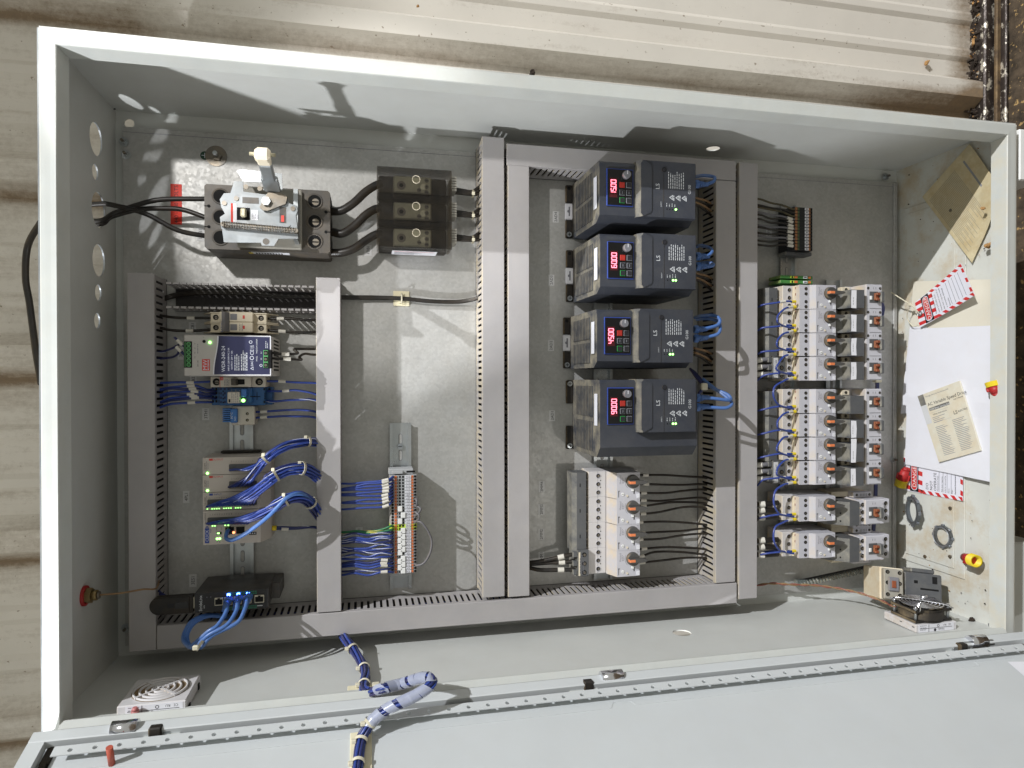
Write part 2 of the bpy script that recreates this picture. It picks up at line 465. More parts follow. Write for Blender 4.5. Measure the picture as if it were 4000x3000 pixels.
def tag(o, label, cat=None, group=None, kind=None):
    if label: o['label'] = label
    if cat: o['category'] = cat
    if group: o['group'] = group
    if kind: o['kind'] = kind
    return o
def thing(name, label, cat, loc, group=None, rot=None):
    o = bpy.data.objects.new(name, None); COL.objects.link(o)
    o.empty_display_size = .01
    o.matrix_world = PM @ Matrix.Translation(Vector(loc) * .001) @ (rot.to_4x4() if rot is not None else Matrix())
    o['_loc'] = tuple(loc)
    return tag(o, label, cat, group)
def single(mb, name, label, cat, loc, group=None, kind=None):
    return tag(mb.build(name, None, loc), label, cat, group, kind)
def dup(root, loc, label, group=None):
    r = root.copy(); COL.objects.link(r)
    r.matrix_world = PM @ Matrix.Translation(Vector(loc) * .001)
    r['_loc'] = tuple(loc); r['label'] = label
    if group: r['group'] = group
    for ch in list(root.children):
        c = ch.copy(); COL.objects.link(c); c.parent = r
        for g in list(ch.children):
            d = g.copy(); COL.objects.link(d); d.parent = c
    return r
def circle(cx, cy, r, n=28):
    return [(cx + r * math.cos(2 * math.pi * i / n), cy + r * math.sin(2 * math.pi * i / n)) for i in range(n)]
def holed_sheet(mb, outer, holes, a0, a1, put, mat, rimmat=None):
    """flat sheet with real openings; put(p, a) places the 2-D outline at depth a"""
    pts = []; edges = []; loops = [outer] + holes
    for lp in loops:
        k = len(pts); pts += [Vector(p) for p in lp]
        edges += [(k + i, k + (i + 1) % len(lp)) for i in range(len(lp))]
    vs, es, fs, *_ = delaunay_2d_cdt(pts, edges, [], 1, 1e-4)
    def inside(c):
        for h in holes:
            n = len(h); odd = False
            for i in range(n):
                a, b = h[i], h[(i + 1) % n]
                if (a[1] > c.y) != (b[1] > c.y) and c.x < (b[0] - a[0]) * (c.y - a[1]) / (b[1] - a[1]) + a[0]: odd = not odd
            if odd: return True
        return False
    keep = [f for f in fs if not inside(sum((vs[i] for i in f), Vector((0, 0))) / len(f))]
    mb.add([put(p, a1) for p in vs], keep, mat)
    mb.add([put(p, a0) for p in vs], [tuple(reversed(f)) for f in keep], mat)
    for lp in loops:
        n = len(lp); k = [put(p, a0) for p in lp] + [put(p, a1) for p in lp]
        mb.add(k, [(i, (i + 1) % n, n + (i + 1) % n, n + i) for i in range(n)], rimmat or mat)
    return mb
# ================================================================== SETTING
W_, H_, D_ = 1400.0, 826.0, 243.0
HB = 836.0                                    # the lower wall spreads a little towards the back

# steel siding behind the cabinet: ribs run down the wall (along u)
def build_siding():
    rib = []                                   # (v, w, dirt) going down
    v_pan = at(2600, 323, w=-100).y; v_top = at(2600, 246, w=-68).y
    per = 292.0
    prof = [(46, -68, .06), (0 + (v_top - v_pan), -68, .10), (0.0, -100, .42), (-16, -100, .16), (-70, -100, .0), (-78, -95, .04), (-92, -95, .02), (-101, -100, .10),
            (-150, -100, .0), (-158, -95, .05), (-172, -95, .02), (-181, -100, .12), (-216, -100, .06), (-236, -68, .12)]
    us = [-700] + [-400 + 50 * i for i in range(0, 43)] + [1672]
    vs = []; dirt = []
    rows = []
    for k in range(2, -6, -1):
        for a, w, d in prof: rows.append((v_pan + a + per * k + .0, w, d, k))
    rnd = random.Random(3)
    for u in us:
        for (v, w, d, k) in rows:
            vs.append((u, v, w))
            x = d
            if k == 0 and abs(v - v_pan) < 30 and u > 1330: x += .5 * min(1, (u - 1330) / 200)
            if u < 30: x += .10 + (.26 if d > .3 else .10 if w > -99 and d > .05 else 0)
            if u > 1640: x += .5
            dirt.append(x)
    n = len(rows); fs = []
    for i in range(len(us) - 1):
        for j in range(n - 1):
            fs.append((i * n + j, i * n + j + 1, (i + 1) * n + j + 1, (i + 1) * n + j))
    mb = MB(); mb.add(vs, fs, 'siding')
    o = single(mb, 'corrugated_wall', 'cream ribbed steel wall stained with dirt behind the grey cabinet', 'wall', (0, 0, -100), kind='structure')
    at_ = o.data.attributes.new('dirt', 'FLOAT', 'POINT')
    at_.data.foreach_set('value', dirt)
build_siding()

# ground at the foot of the wall (the wall stands upright; its foot is at the right of the photograph)
def build_ground():
    g = MB(); rnd = random.Random(11); nu, nv = 34, 60
    vs = []
    for i in range(nu):
        for j in range(nv):
            w = -160 + (2600) * (i / (nu - 1)) ** 2; v = -2200 + 3600 * j / (nv - 1)
            vs.append((1716 + rnd.uniform(-6, 4), v, w))
    g.add(vs, [(i * nv + j, i * nv + j + 1, (i + 1) * nv + j + 1, (i + 1) * nv + j) for i in range(nu - 1) for j in range(nv - 1)], 'soil')
    single(g, 'ground', 'dark brown soil at the foot of the wall', 'ground', (1716, 0, 0), kind='structure')
build_ground()

b = MB()                                       # rusty base channel along the foot of the wall
b.box(1672.5, -1600, -130, 1700, 900, -64, 'flaking_beam', 3)
b.box(1700, -1600, -130, 1708, 900, -40, 'flaking_beam', 2)
b.box(1690, -1600, -60, 1704, 900, -52, 'rusty_steel', 2)
single(b, 'base_channel', 'dark steel channel with flaking white paint along the wall foot', 'steel channel', (1690, 0, -100))

b = MB(); rnd = random.Random(5)               # crumbly debris caught between wall and channel
for i in range(760):
    v = rnd.uniform(-20, 620) if i < 640 else rnd.uniform(-700, 620)
    u = rnd.gauss(1674, 7) if rnd.random() < .62 else rnd.gauss(1708, 6); w = rnd.uniform(-94, -80)
    s = rnd.uniform(1.5, 8)
    a = Matrix.Translation((u, v, w)) @ Euler((rnd.uniform(0, 3), rnd.uniform(0, 3), rnd.uniform(0, 3))).to_matrix().to_4x4()
    b.X = a; b.box(-s, -s * .4, -s * .3, s, s * .4, s * .3, 'crumb' if rnd.random() < .2 else 'bark', .5)
b.X = None
single(b, 'bark_debris', 'dark crumbled bark and dirt along the torn edge of the wall', 'debris', (1674, 300, -90), kind='stuff')

# bits stuck on the siding above the cabinet
def clod(name, label, cat, x, y, size, mat, w=None, u=None, v=None, seed=0):
    rnd = random.Random(seed); p = at(x, y, w=w, u=u, v=v); mb = MB()
    for i in range(5):
        a = Matrix.Translation(p + Vector((rnd.uniform(-1, 1), rnd.uniform(-1, 1), rnd.uniform(-1, 1))) * size * .35) @ \
            Euler((rnd.uniform(0, 3), rnd.uniform(0, 3), rnd.uniform(0, 3))).to_matrix().to_4x4()
        mb.X = a; s = size * rnd.uniform(.35, .6); mb.box(-s, -s * .8, -s * .6, s, s * .8, s * .6, mat, s * .3)
    mb.X = None
    return single(mb, name, label, cat, tuple(p))
clod('mud_lump', 'tan mud lump stuck on the wall rib near the torn wall edge', 'mud lump', 3622, 245, 7, 'crumb', w=-92, seed=2)
clod('dead_leaf', 'curled brown leaf scrap caught above the cabinet rim', 'leaf', 2080, 285, 8, 'bark', w=-88, seed=4)
clod('mud_crumb', 'small tan crumb stuck high on the wall, left of the other mud', 'mud crumb', 1632, 24, 4, 'crumb', w=-64, seed=6)

# ================================================================== CABINET
cab = thing('electrical_enclosure', 'open grey steel electrical cabinet mounted on the ribbed wall', 'electrical cabinet', (0, 0, 0))
HOLES = [((375, 544), 23), ((372, 672), 11), ((385, 820), 25), ((386, 1018), 23), ((384, 1143), 11.5), ((380, 1253), 11)]
mb = MB()
# left wall with its punched conduit openings
lw = [(0, -8), (0, D_ - 3), (-H_, D_ - 3), (-HB, -8)]
hs = []
for (px, py), r in HOLES:
    p = at(px, py, u=0); hs.append(circle(p.y, p.z, r))
holed_sheet(mb, lw, hs, -2, 0, lambda p, a: (a, p[0], p[1]), 'paint', 'zinc_bright')
# upper wall with one hole
p = at(2785, 581, v=0)
holed_sheet(mb, [(0, -8), (W_, -8), (W_, D_ - 3), (0, D_ - 3)], [circle(p.x, p.z, 12)], 0, 2, lambda q, a: (q[0], a, q[1]), 'paint')
# lower wall (slightly spread) with one hole
p = at(2664, 2473, v=-832)
tl = lambda w: -HB + (HB - H_) * (w + 8) / (D_ + 5)
holed_sheet(mb, [(0, -8), (W_, -8), (W_, D_ - 3), (0, D_ - 3)], [circle(p.x, p.z, 15)], 0, -2, lambda q, a: (q[0], tl(q[1]) + a, q[1]), 'paint')
# right wall
mb.prism([(0, -8), (0, D_ - 3), (-H_, D_ - 3), (-HB, -8)], W_, W_ + 2, 'paint_dirty', 'x')
# back wall with two fixing holes
q = at(505, 482, w=-8)
holed_sheet(mb, [(-2, 2), (W_ + 2, 2), (W_ + 2, -HB - 2), (-2, -HB - 2)], [circle(q.x, q.y, 7)], -10, -8, lambda p, a: (p[0], p[1], a), 'paint')
mb.build('shell', cab)
# folded front rim, mitred round the opening
mb = MB()
prof = [(0, 226), (0, 240.2), (1.6, 242.0), (6, 242.2), (12, 242.3), (16, 242.6), (18, 242.8), (18.9, 241.4), (22.5, 217), (21, 216), (17, 238), (2, 236), (2, 226)]
path = [lambda d: (d, -H_ + 2), lambda d: (d, -d), lambda d: (W_ - d, -d), lambda d: (W_ - d, -H_ + 2)]
n = len(prof); vs = [(*path[k](d), w) for k in range(4) for d, w in prof]
mb.add(vs, [(k * n + i, k * n + (i + 1) % n, (k + 1) * n + (i + 1) % n, (k + 1) * n + i) for k in range(3) for i in range(n)] + [tuple(range(n)), tuple(reversed(range(3 * n, 4 * n)))], 'paint_rim')
low = [(0, 220), (3.4, 220), (3.8, 243.5), (4.6, 245.6), (11.2, 240.6), (12, 239.8), (12, 238.6), (11, 238), (5.5, 240), (5, 219), (0, 218)]
mb.prism([(-H_ + d, w) for d, w in low], 18, W_ - 18, 'paint_rim', 'x')
mb.build('front_rim', cab)
# galvanised mounting plate with folded edges
mb = MB()
mb.box(12, -26, -2, 1384, -818, 0, 'galv')
mb.box(1384.6, -26, -2, 1393, -818, 3, 'galv', 1)
mb.box(12, -34.2, 0.0, 1384, -33.6, .25, 'ink_grey')
mb.build('mounting_plate', cab)
# embossed gland plate in the lower end (right of the photograph)
mb = MB()
U0 = W_ - .05
mb.box(U0, -80, 15, U0 - 2.2, -764, 151, 'paint_dirty', 1.5)
mb.build('gland_frame', cab)
mb = MB()
mb.box(U0 - 2.25, -92, 22, U0 - 4, -750, 131, 'paint_dirty', .8)
for v, w in [(-110, 123), (-268, 124), (-643, 124), (-730, 124), (-744, 69)]:
    mb.cyl(U0 - 4, v, w, 3.2, -2.2, 'steel', 'x', 10)
mb.build('gland_plate', cab)
# plate bolts at the corners
for x, y in [(482, 553), (491, 602), (492, 2454), (3462, 690), (3490, 1795)]:
    p = at(x, y, w=2); mb = MB()
    mb.cyl(p.x, p.y, 0.2, 7, 1, 'zinc', n=16); mb.cyl(p.x, p.y, 1.2, 4.2, 5, 'zinc', n=6, smooth=False); mb.cyl(p.x, p.y, 6, 2.2, 5, 'steel', n=8)
    mb.build('plate_bolt', cab)
# grounding stud with green earth mark
p = at(845, 610, w=0); mb = MB()
mb.cyl(p.x, p.y, .2, 16, 1.2, 'steel', n=24); mb.cyl(p.x + 1, p.y, 1.4, 8, 4, 'steel', n=6, smooth=False); mb.cyl(p.x + 1, p.y, 5, 3.4, 12, 'zinc', n=10)
p2 = at(800, 608, w=0)
mb.cyl(p2.x, p2.y, .2, 6.6, .5, 'green_dark', n=20); mb.box(p2.x - .4, p2.y - 4, .8, p2.x + .4, p2.y + 4, 1, 'wire_white'); mb.box(p2.x - 4.5, p2.y - .4, .8, p2.x, p2.y + .4, 1, 'wire_white')
mb.build('earth_stud', cab)

# ------------------------------------------------------------------ door, hung on the lower long side and swung open
TH = R(72); DO = Vector((0, -832, 250))
dd = Vector((0, -math.cos(TH), math.sin(TH))); dn = Vector((0, math.sin(TH), math.cos(TH)))
DX = Matrix(((1, dd.x, dn.x, DO.x), (0, dd.y, dn.y, DO.y), (0, dd.z, dn.z, DO.z), (0, 0, 0, 1)))   # door frame: x, y away from hinge, z inward face
def at_door(x, y, z=0):
    d = CM.transposed() @ Vector(((x - 2000) / CF, (1500 - y) / CF, -1.0))
    o = DO + dn * z; t = (o - CAMP).dot(dn) / d.dot(dn); p = CAMP + d * t
    return p.x, (p - o).dot(dd)
DW = 832.0
mb = MB(); mb.X = DX
mb.box(-1, 0, -2, W_ + 1, DW, 0, 'door_paint')
mb.prism([(4, 0), (4, 19), (5, 20), (18.6, 20), (20, 19), (20, 9), (18.6, 9), (18.6, 18.4), (6, 18.4), (6, 0)], -1, W_ + 1, 'door_paint', 'x')
for x0, s in ((-1, 1), (W_ + 1, -1)):
    mb.prism([(x0, .0), (x0, 19.6), (x0 + s * 17, 19.6), (x0 + s * 17, 9), (x0 + s * 15.8, 9), (x0 + s * 15.8, 18.2), (x0 + s * 1.6, 18.2), (x0 + s * 1.6, 0)], 20.1, DW, 'door_paint', 'y')
# raised inner skin with a shallow pressed line
mb.box(26, 25.2, .05, W_ - 24, DW - 20, 6, 'door_paint', 1.2)
door = mb.build('door', cab)
mb = MB(); mb.X = DX
mb.prism([(20.2, 0), (20.2, 10), (21, 11), (23.6, 11), (24.8, 10), (24.8, 0)], 21, W_ - 21, 'rubber', 'x')
for x0, s in ((18, 1), (W_ - 18, -1)): mb.box(x0, 25, .1, x0 + s * 6, DW - 25, 10.4, 'rubber', 1.5)
for x0, s in ((21, 1), (W_ - 21, -1)):
    mb.tube([(x0, 20, 6), (x0 + s * 0, 24, 6), (x0, 40, 6)], 5, 'rubber', 8)
mb.build('gasket', door)
# perforated stiffening strip standing along the hinge side
mb = MB(); mb.X = DX
s0 = at_door(240, 2942, 18)[0]
hl = []
x = s0 + 8
while x < W_ - 40: hl.append(circle(x, 35.5, 2.7, 12)); x += 25.0
holed_sheet(mb, [(s0 - 10, 29), (W_ - 34, 29), (W_ - 34, 41.5), (s0 - 10, 41.5)], hl, 17.6, 19, lambda p, a: (p[0], p[1], a), 'door_paint')
mb.box(s0 - 10, 28.2, 6.2, W_ - 34, 29.4, 18.9, 'door_paint')
mb.build('perforated_strip', door)
mb = MB(); mb.X = DX
yA = at_door(1300, 2887, 6)[1]; yB = at_door(2382, 2759, 6)[1]
xA = at_door(2383, 2760, 6)[0]; xB = at_door(2482, 2745, 6)[0]
gl = [(60, yA + 1.5), (xA, yA + 1), (xA + 6, yA - 8), (xB - 6, yA - 8), (xB, yA), (W_ - 130, yA), (W_ - 130, yA - 8), (W_ - 60, yA - 8)]
for a, b2 in zip(gl, gl[1:]):
    d = (Vector(b2) - Vector(a)).normalized(); n_ = Vector((-d.y, d.x)) * .8
    mb.prism([tuple(Vector(a) + n_), tuple(Vector(b2) + n_), tuple(Vector(b2) - n_), tuple(Vector(a) - n_)], 5.6, 6.6, 'door_paint')
mb.build('pressed_line', door)
# paper sheet held in the far corner of the door
mb = MB(); mb.X = DX
a = at_door(3935, 2585, 7)
mb.quad((a[0], a[1], 7.2), (a[0] + 95, a[1] + 12, 7.2), (a[0] + 85, a[1] + 150, 7.2), (a[0] - 12, a[1] + 140, 7.2), 'paper')
mb.lines(a[0] + 30, a[1] + 14, 7.5, 9, 55, 5, 1.4, 'ink', rot=60)
mb.X = None
single(mb, 'door_notice', 'white printed notice stuck in the corner of the open door', 'notice', tuple(DX @ Vector((a[0], a[1], 7))))

# three barrel hinges
def hinge(x0, x1, y, side, label):
    mb = MB(); p0 = at(x0, y[0], w=246); p1 = at(x1, y[1], w=246)
    v = -819.0; w = 249
    p0 = at(x0, y[0], v=v); p1 = at(x1, y[1], v=v)
    w = (p0.z + p1.z) / 2
    mb.cyl(p0.x, v, w, 9.5, p1.x - p0.x, 'chrome', 'x', 20)
    mb.cyl(p0.x - 13, v - 3, w + 2, 5, p1.x - p0.x + 26, 'zinc', 'x', 14)
    mb.build('hinge', cab).name = 'hinge'
    h = [c for c in cab.children if c.name.startswith('hinge')][-1]
    mb = MB(); xs = p1.x + 14 if side > 0 else p0.x - 14
    mb.box(xs, v - 10, w + 2, xs + side * 14, v + 3, w + 13, 'black', 1.5)
    mb.box(xs + side * 14.1, v - 8, w + 2, xs + side * 24, v - 2, w + 9, 'zinc', 1.2)
    mb.box(xs - side * 6, v - 9, w - 1, xs + side * 34, v - 7.5, w + 12, 'paint_rim', .5)
    mb.build('hinge_clip', h)
hinge(438, 539, (2850, 2842), 1, '')
hinge(2347, 2430, (2650, 2642), -1, '')
hinge(3784, 3844, (2508, 2502), -1, '')

# earth lug bolts on the door near its upper corner
p = at_door(437, 2985, 6)
mb = MB(); mb.X = DX; mb.cyl(p[0], p[1], 6, 3.6, 24, 'orange_lamp', n=14); mb.X = None
single(mb, 'door_stud', 'copper coloured stud sticking out of the open door', 'stud', tuple(DX @ Vector((p[0], p[1], 6))))
# ================================================================== WIRE DUCTS
def duct(label, u0, u1, v0, v1, h=66, pitch=10.0, slot=4.0, cover=True, axis=None, mats=('duct', 'duct_in')):
    """slotted plastic wire duct; runs along its longer side"""
    t = thing('wire_duct', label, 'wire duct', ((u0 + u1) / 2, (v0 + v1) / 2, 0), 'grey slotted wire ducts framing the panel')
    run = 'v' if abs(v1 - v0) > abs(u1 - u0) else 'u'
    if axis: run = axis
    u0, u1 = min(u0, u1), max(u0, u1); v0, v1 = min(v0, v1), max(v0, v1)
    mb = MB(); A0, A1 = (v0, v1) if run == 'v' else (u0, u1); B0, B1 = (u0, u1) if run == 'v' else (v0, v1)
    def bx(a0, b0, z0, a1, b1, z1, m, bev=0):
        if run == 'v': mb.box(b0, a0, z0, b1, a1, z1, m, bev)
        else: mb.box(a0, b0, z0, a1, b1, z1, m, bev)
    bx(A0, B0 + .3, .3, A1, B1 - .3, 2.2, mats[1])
    top = h - 3 if cover else h
    for s in (0, 1):
        b0 = B0 + .6 if s == 0 else B1 - 2.4; b1 = b0 + 1.8
        bx(A0, b0, .2, A1, b1, 16, mats[0])
        n = int((A1 - A0) / pitch); p = (A1 - A0) / n
        for i in range(n):
            a = A0 + i * p + slot / 2
            bx(a, b0, 16, a + p - slot, b1, top - 8, mats[0])
            bx(a - slot * .12, b0, top - 8, a + p - slot * .88, b1, top, mats[0])
            if not cover: bx(a, b0 - 1.2 if s == 0 else b0, top - 3, a + p - slot * .7, b1 + (0 if s == 0 else 1.2), top + 1.2, mats[0])
    mb.build('slotted_base', t)
    if cover:
        mb = MB()
        if run == 'v': mb.box(u0, v0, h - 2.2, u1, v1, h, mats[0], .8); mb.box(u0, v0, h - 9, u0 + .5, v1, h - 2.3, mats[0]); mb.box(u1 - .5, v0, h - 9, u1, v1, h - 2.3, mats[0])
        else: mb.box(u0, v0, h - 2.2, u1, v1, h, mats[0], .8); mb.box(u0, v0, h - 9, u1, v0 + .5, h - 2.3, mats[0]); mb.box(u0, v1 - .5, h - 9, u1, v1, h - 2.3, mats[0])
        mb.build('cover', t)
    return t
duct('grey wire duct nearest the conduit-hole wall, running down beside the power supply', 37.5, 73.5, -804, -257)
duct('grey wire duct between the controller wiring and the blue terminal strip', 298.5, 334.5, -767, -255.5)
duct('coverless wire duct holding loose black wires below the breaker', 86, 296, -306, -269, h=60, cover=False)
duct('left of the two long ducts running side by side in the middle', 555, 591, -762.5, -22)
duct('right of the two long ducts running side by side in the middle', 597, 632.5, -764.5, -65)
duct('short wire duct above the uppermost speed drive', 595, 1004, -65, -30.5)
duct('wire duct just right of the speed drives and their network cables', 966, 1004, -766.5, -66)
duct('outermost wire duct beside the contactor columns', 1010.5, 1046.5, -798, -32)
duct('long wire duct along the lower edge of the mounting plate', 74.5, 1007, -804, -768.5)

# wires lying loose in the coverless duct
def bundle(name, label, cat, paths, r, mat, group=None, extra=None):
    mb = MB()
    for i, p in enumerate(paths): mb.tube(p, r, mat if isinstance(mat, str) else mat[i % len(mat)], 7)
    if extra: extra(mb)
    return single(mb, name, label, cat, tuple(paths[0][0]), group)

# ================================================================== DIN RAILS
def rail(label, uc, v0, v1, slots=(), z=0, h=8):
    mb = MB()
    a = uc
    pr = [(a - 17.5, z + h - 1), (a - 17.5, z + h), (a - 12.5, z + h), (a - 12.5, z + 1.2), (a + 12.5, z + 1.2), (a + 12.5, z + h), (a + 17.5, z + h), (a + 17.5, z + h - 1),
          (a + 13.5, z + h - 1), (a + 13.5, z + .2), (a - 13.5, z + .2), (a - 13.5, z + h - 1)]
    mb.prism(pr, v0, v1, 'zinc', 'y')
    for v in slots:
        n = 10; o = [(a + 3 * math.cos(math.pi * i / n), v + 6 + 3 * math.sin(math.pi * i / n)) for i in range(n + 1)] + \
            [(a - 3 * math.cos(math.pi * i / n), v - 6 - 3 * math.sin(math.pi * i / n)) for i in range(n + 1)]
        mb.prism(o, z + 1.25, z + 1.6, 'ink_grey'); i2 = [(a + (p - a) * .78, v + (q - v) * .9) for p, q in o]
        mb.prism(i2, z + 1.65, z + 1.8, 'galv')
    return single(mb, 'din_rail', label, 'mounting rail', (uc, v1, 0), 'zinc mounting rails')
def slotrow(v0, v1, p=25): return [v0 - p * i for i in range(1, int((v0 - v1) / p))]
rail('zinc rail carrying the power supply and controller', 181.5, -785, -305, slotrow(-440, -785))
rail('zinc rail carrying the lettered terminal strip in the middle bay', 428, -757, -483, slotrow(-483, -757, 27))
rail('zinc rail behind the drives and the four orange-tipped switches', 781, -765, -70, slotrow(-520, -765))
rail('zinc rail carrying the switches left of the contactors', 1149, -742, -84, slotrow(-84, -742))
rail('zinc rail carrying the contactor column', 1247, -745, -222, slotrow(-222, -745))
p = at(1300 + 415 / 1.58, 975 + 1215 / 1.58, w=4); mb = MB()
mb.cyl(p.x, p.y, 2, 5, 2.6, 'zinc_bright', n=14); mb.box(p.x - 3, p.y - .5, 4.6, p.x + 3, p.y + .5, 5, 'ink')
single(mb, 'rail_screw', 'bright screw fixing the rail above the lettered terminal strip', 'screw', (p.x, p.y, 2))

# ================================================================== ENGRAVED STICKERS ON THE PLATE
def id_label(txt, x0, y0, x1, y1, where, z=.4):
    a = at(x0, y0, w=0); b_ = at(x1, y1, w=0); mb = MB()
    mb.box(a.x, a.y, .05, b_.x, b_.y, z, 'label_grey')
    mb.text(txt, (a.x + b_.x) / 2, (a.y + b_.y) / 2, z + .1, min(abs(b_.x - a.x) * .78, abs(a.y - b_.y) * 1.45 / max(len(txt), 1)), 'ink', bold=1.0)
    return single(mb, 'identification_sticker', 'grey sticker printed %s %s' % (txt, where), 'sticker', tuple((a + b_) / 2), 'identification stickers on the plate')
for t, x0, y0, x1, y1, wh in [
    ('1DB1', 1423, 956, 1452, 1000, 'beside the smoky distribution blocks'), ('2AD4', 2159, 825, 2182, 870, 'left of the uppermost drive'),
    ('2AD3', 2142, 1073, 2165, 1116, 'left of the second drive'), ('2AD2', 2140, 1328, 2164, 1371, 'left of the third drive'),
    ('2AD1', 2145, 1603, 2168, 1645, 'left of the largest drive'), ('2MM4', 2104, 1880, 2127, 1922, 'left of the uppermost orange-tipped switch'),
    ('2MM3', 2102, 1969, 2127, 2011, 'left of the second orange-tipped switch'), ('2MM2', 2102, 2066, 2126, 2108, 'left of the third orange-tipped switch'),
    ('2MM1', 2103, 2156, 2126, 2198, 'crossed by a black wire'), ('3TH1', 790, 1595, 818, 1641, 'left of the finned thermostat'),
    ('4PL1', 715, 1918, 740, 1964, 'left of the controller'), ('3ES1', 739, 2244, 768, 2292, 'above the black network router'),
    ('3CB1', 738, 1258, 766, 1302, 'left of the twin breaker'), ('3PS1', 694, 1355, 718, 1405, 'left of the power supply'),
    ('3CB2', 742, 1468, 768, 1512, 'left of the single breaker'), ('1CB1', 768, 890, 797, 942, 'tucked against the big breaker'),
    ('4TS1', 1389, 2060, 1417, 2098, 'behind the green and yellow wires'), ('5TS1', 2992, 884, 3014, 930, 'behind the grey wires of the small terminal strip')]:
    id_label(t, x0, y0, x1, y1, wh)
a = at(666, 718, w=0); b_ = at(711, 878, w=0); mb = MB()
mb.box(a.x, a.y, .05, b_.x, b_.y, .5, 'label_red'); mb.text('440 - 480 VOLTS', (a.x + b_.x) / 2, (a.y + b_.y) / 2, .65, 8.2, 'ink')
single(mb, 'voltage_sticker', 'red sticker printed 440 - 480 VOLTS crossed by black cables', 'sticker', tuple((a + b_) / 2))

# ================================================================== MAIN BREAKER
def breaker():
    t = thing('circuit_breaker', 'large dark grey main circuit breaker with zinc lever mechanism and spring', 'circuit breaker', (232, -174, 0))
    u0, u1, v1, v0, z = 144, 320, -127, -221, 78
    mb = MB()
    mb.prism([(u0, v0 + 3), (u0 + 3, v0), (u1 - 3, v0), (u1, v0 + 3), (u1, v1 - 3), (u1 - 3, v1), (u0 + 3, v1), (u0, v1 - 3)], .5, z, 'breaker')
    mb.box(u0 + 46, v0 + 3, z, u1 - 40, v1 - 3, z + 8, 'breaker_light', 1.5)
    for i in range(3):
        v = v1 - 17 - i * 30
        mb.hole(u0 + 22, v, z + .6, 9.5, n=18, rim='breaker', screw=None)
        mb.hole(u1 - 22, v, z + .6, 9.5, n=18, rim='breaker', screw='steel')
    for u in (u0, u1):
        for k in (1, 2):
            v = v1 - 2 - k * 30; mb.cyl(u + (6 if u == u0 else -6), v, z, 2.2, .8, 'hole', n=10)
            mb.box(u + (0 if u == u0 else -7), v - .6, z, u + (7 if u == u0 else 0), v + .6, z + .6, 'hole')
    for i in range(3): mb.box(u0 - .6, v1 - 30 - i * 30 + 12, 10, u0 - .05, v1 - 30 - i * 30 + 26, z - 20, 'hole'); mb.box(u1 + .05, v1 - 30 - i * 30 + 12, 10, u1 + .6, v1 - 30 - i * 30 + 26, z - 20, 'hole')
    mb.build('case', t)
    mb = MB()
    q = 118
    x = lambda c: at(350 + c / 2.765, 700, w=q).x
    y = lambda c: at(900, 380 + c / 2.765, w=q).y
    X = lambda px, py: (x(px), y(py))
    # flat zinc cover with ears, window cut outs laid on
    out = [(1560, 905), (1655, 900), (1660, 1010), (1900, 1030), (1960, 990), (2050, 1000), (2140, 1060), (2150, 1110), (2230, 1130), (2245, 1190), (2225, 1240), (2240, 1360),
           (2215, 1440), (2160, 1440), (2170, 1350), (2010, 1470), (1500, 1440), (1420, 1420), (1405, 1300), (1460, 1260), (1420, 1190), (1405, 1110), (1450, 1040), (1520, 1035)]
    mb.prism([X(*p_) for p_ in out], q - 2.5, q, 'zinc_bright')
    for bx_, m_ in [((1650, 1070, 1825, 1135), 'breaker'), ((1590, 1185, 1730, 1320), 'hole'), ((2050, 1160, 2120, 1330), 'breaker')]:
        a_, c_ = X(bx_[0], bx_[1]), X(bx_[2], bx_[3]); mb.box(a_[0], a_[1], q + .05, c_[0], c_[1], q + .5, m_)
    a_, c_ = X(1525, 1145), X(1588, 1350); mb.box(a_[0], a_[1], q + .05, c_[0], c_[1], q + .4, 'sticker'); a_, c_ = X(1525, 1145), X(1548, 1350); mb.box(a_[0], a_[1], q + .45, c_[0], c_[1], q + .6, 'label_red')
    a_, c_ = X(1635, 1200), X(1700, 1300); mb.box(a_[0], a_[1], q + .6, c_[0], c_[1], q + 9, 'brass_dull', 2)
    a_, c_ = X(2068, 1250), X(2100, 1320); mb.box(a_[0], a_[1], q + .6, c_[0], c_[1], q + 1.2, 'brand_red')
    a_, c_ = X(1745, 1205), X(1815, 1315); mb.box(a_[0], a_[1], q + .05, c_[0], c_[1], q + .3, 'sticker'); mb.lines(x(1755), y(1300), q + .4, 5, 9, 2.0, .7, 'ink_grey')
    for c_ in [(1455, 1148), (1585, 1090), (2195, 1170), (1690, 960), (1840, 970)]:
        mb.cyl(*X(*c_), q, 3.4, 1.6, 'steel', n=12)
    for u in (u0 + 52, u1 - 46):
        mb.box(u - 3, v0 + 10, z + 8.1, u + 3, v1 - 10, q - 2.6, 'zinc')
    # lower bracket carrying the spring
    mb.prism([X(1430, 1420), X(2250, 1450), X(2250, 1500), X(2040, 1510), X(1990, 1590), X(1860, 1590), X(1850, 1560), X(1540, 1570), X(1450, 1570)], q + .2, q + 2.2, 'zinc_bright')
    a_ = X(1905, 1545); mb.cyl(*a_, q + 2.25, 4.5, .4, 'breaker', n=14)
    mb.text('250A', *X(2165, 1210), q - 1, 5, 'ink_white') if False else None
    mb.build('mechanism_plate', t)
    # coil spring
    mb = MB(); a_, b2 = X(1450, 1390), X(2235, 1425); n = 300
    pts = [(a_[0] + (b2[0] - a_[0]) * i / n, a_[1] + (b2[1] - a_[1]) * i / n + 4.2 * math.sin(i * .94), q + 8 + 4.2 * math.cos(i * .94)) for i in range(n + 1)]
    mb.tube(pts, .75, 'steel', 5, res=1)
    for c_ in (a_, b2): mb.cyl(c_[0], c_[1], q, 3, 11, 'steel', n=10)
    mb.build('spring', t)
    # pivoting operating handle standing well clear of the plate
    mb = MB()
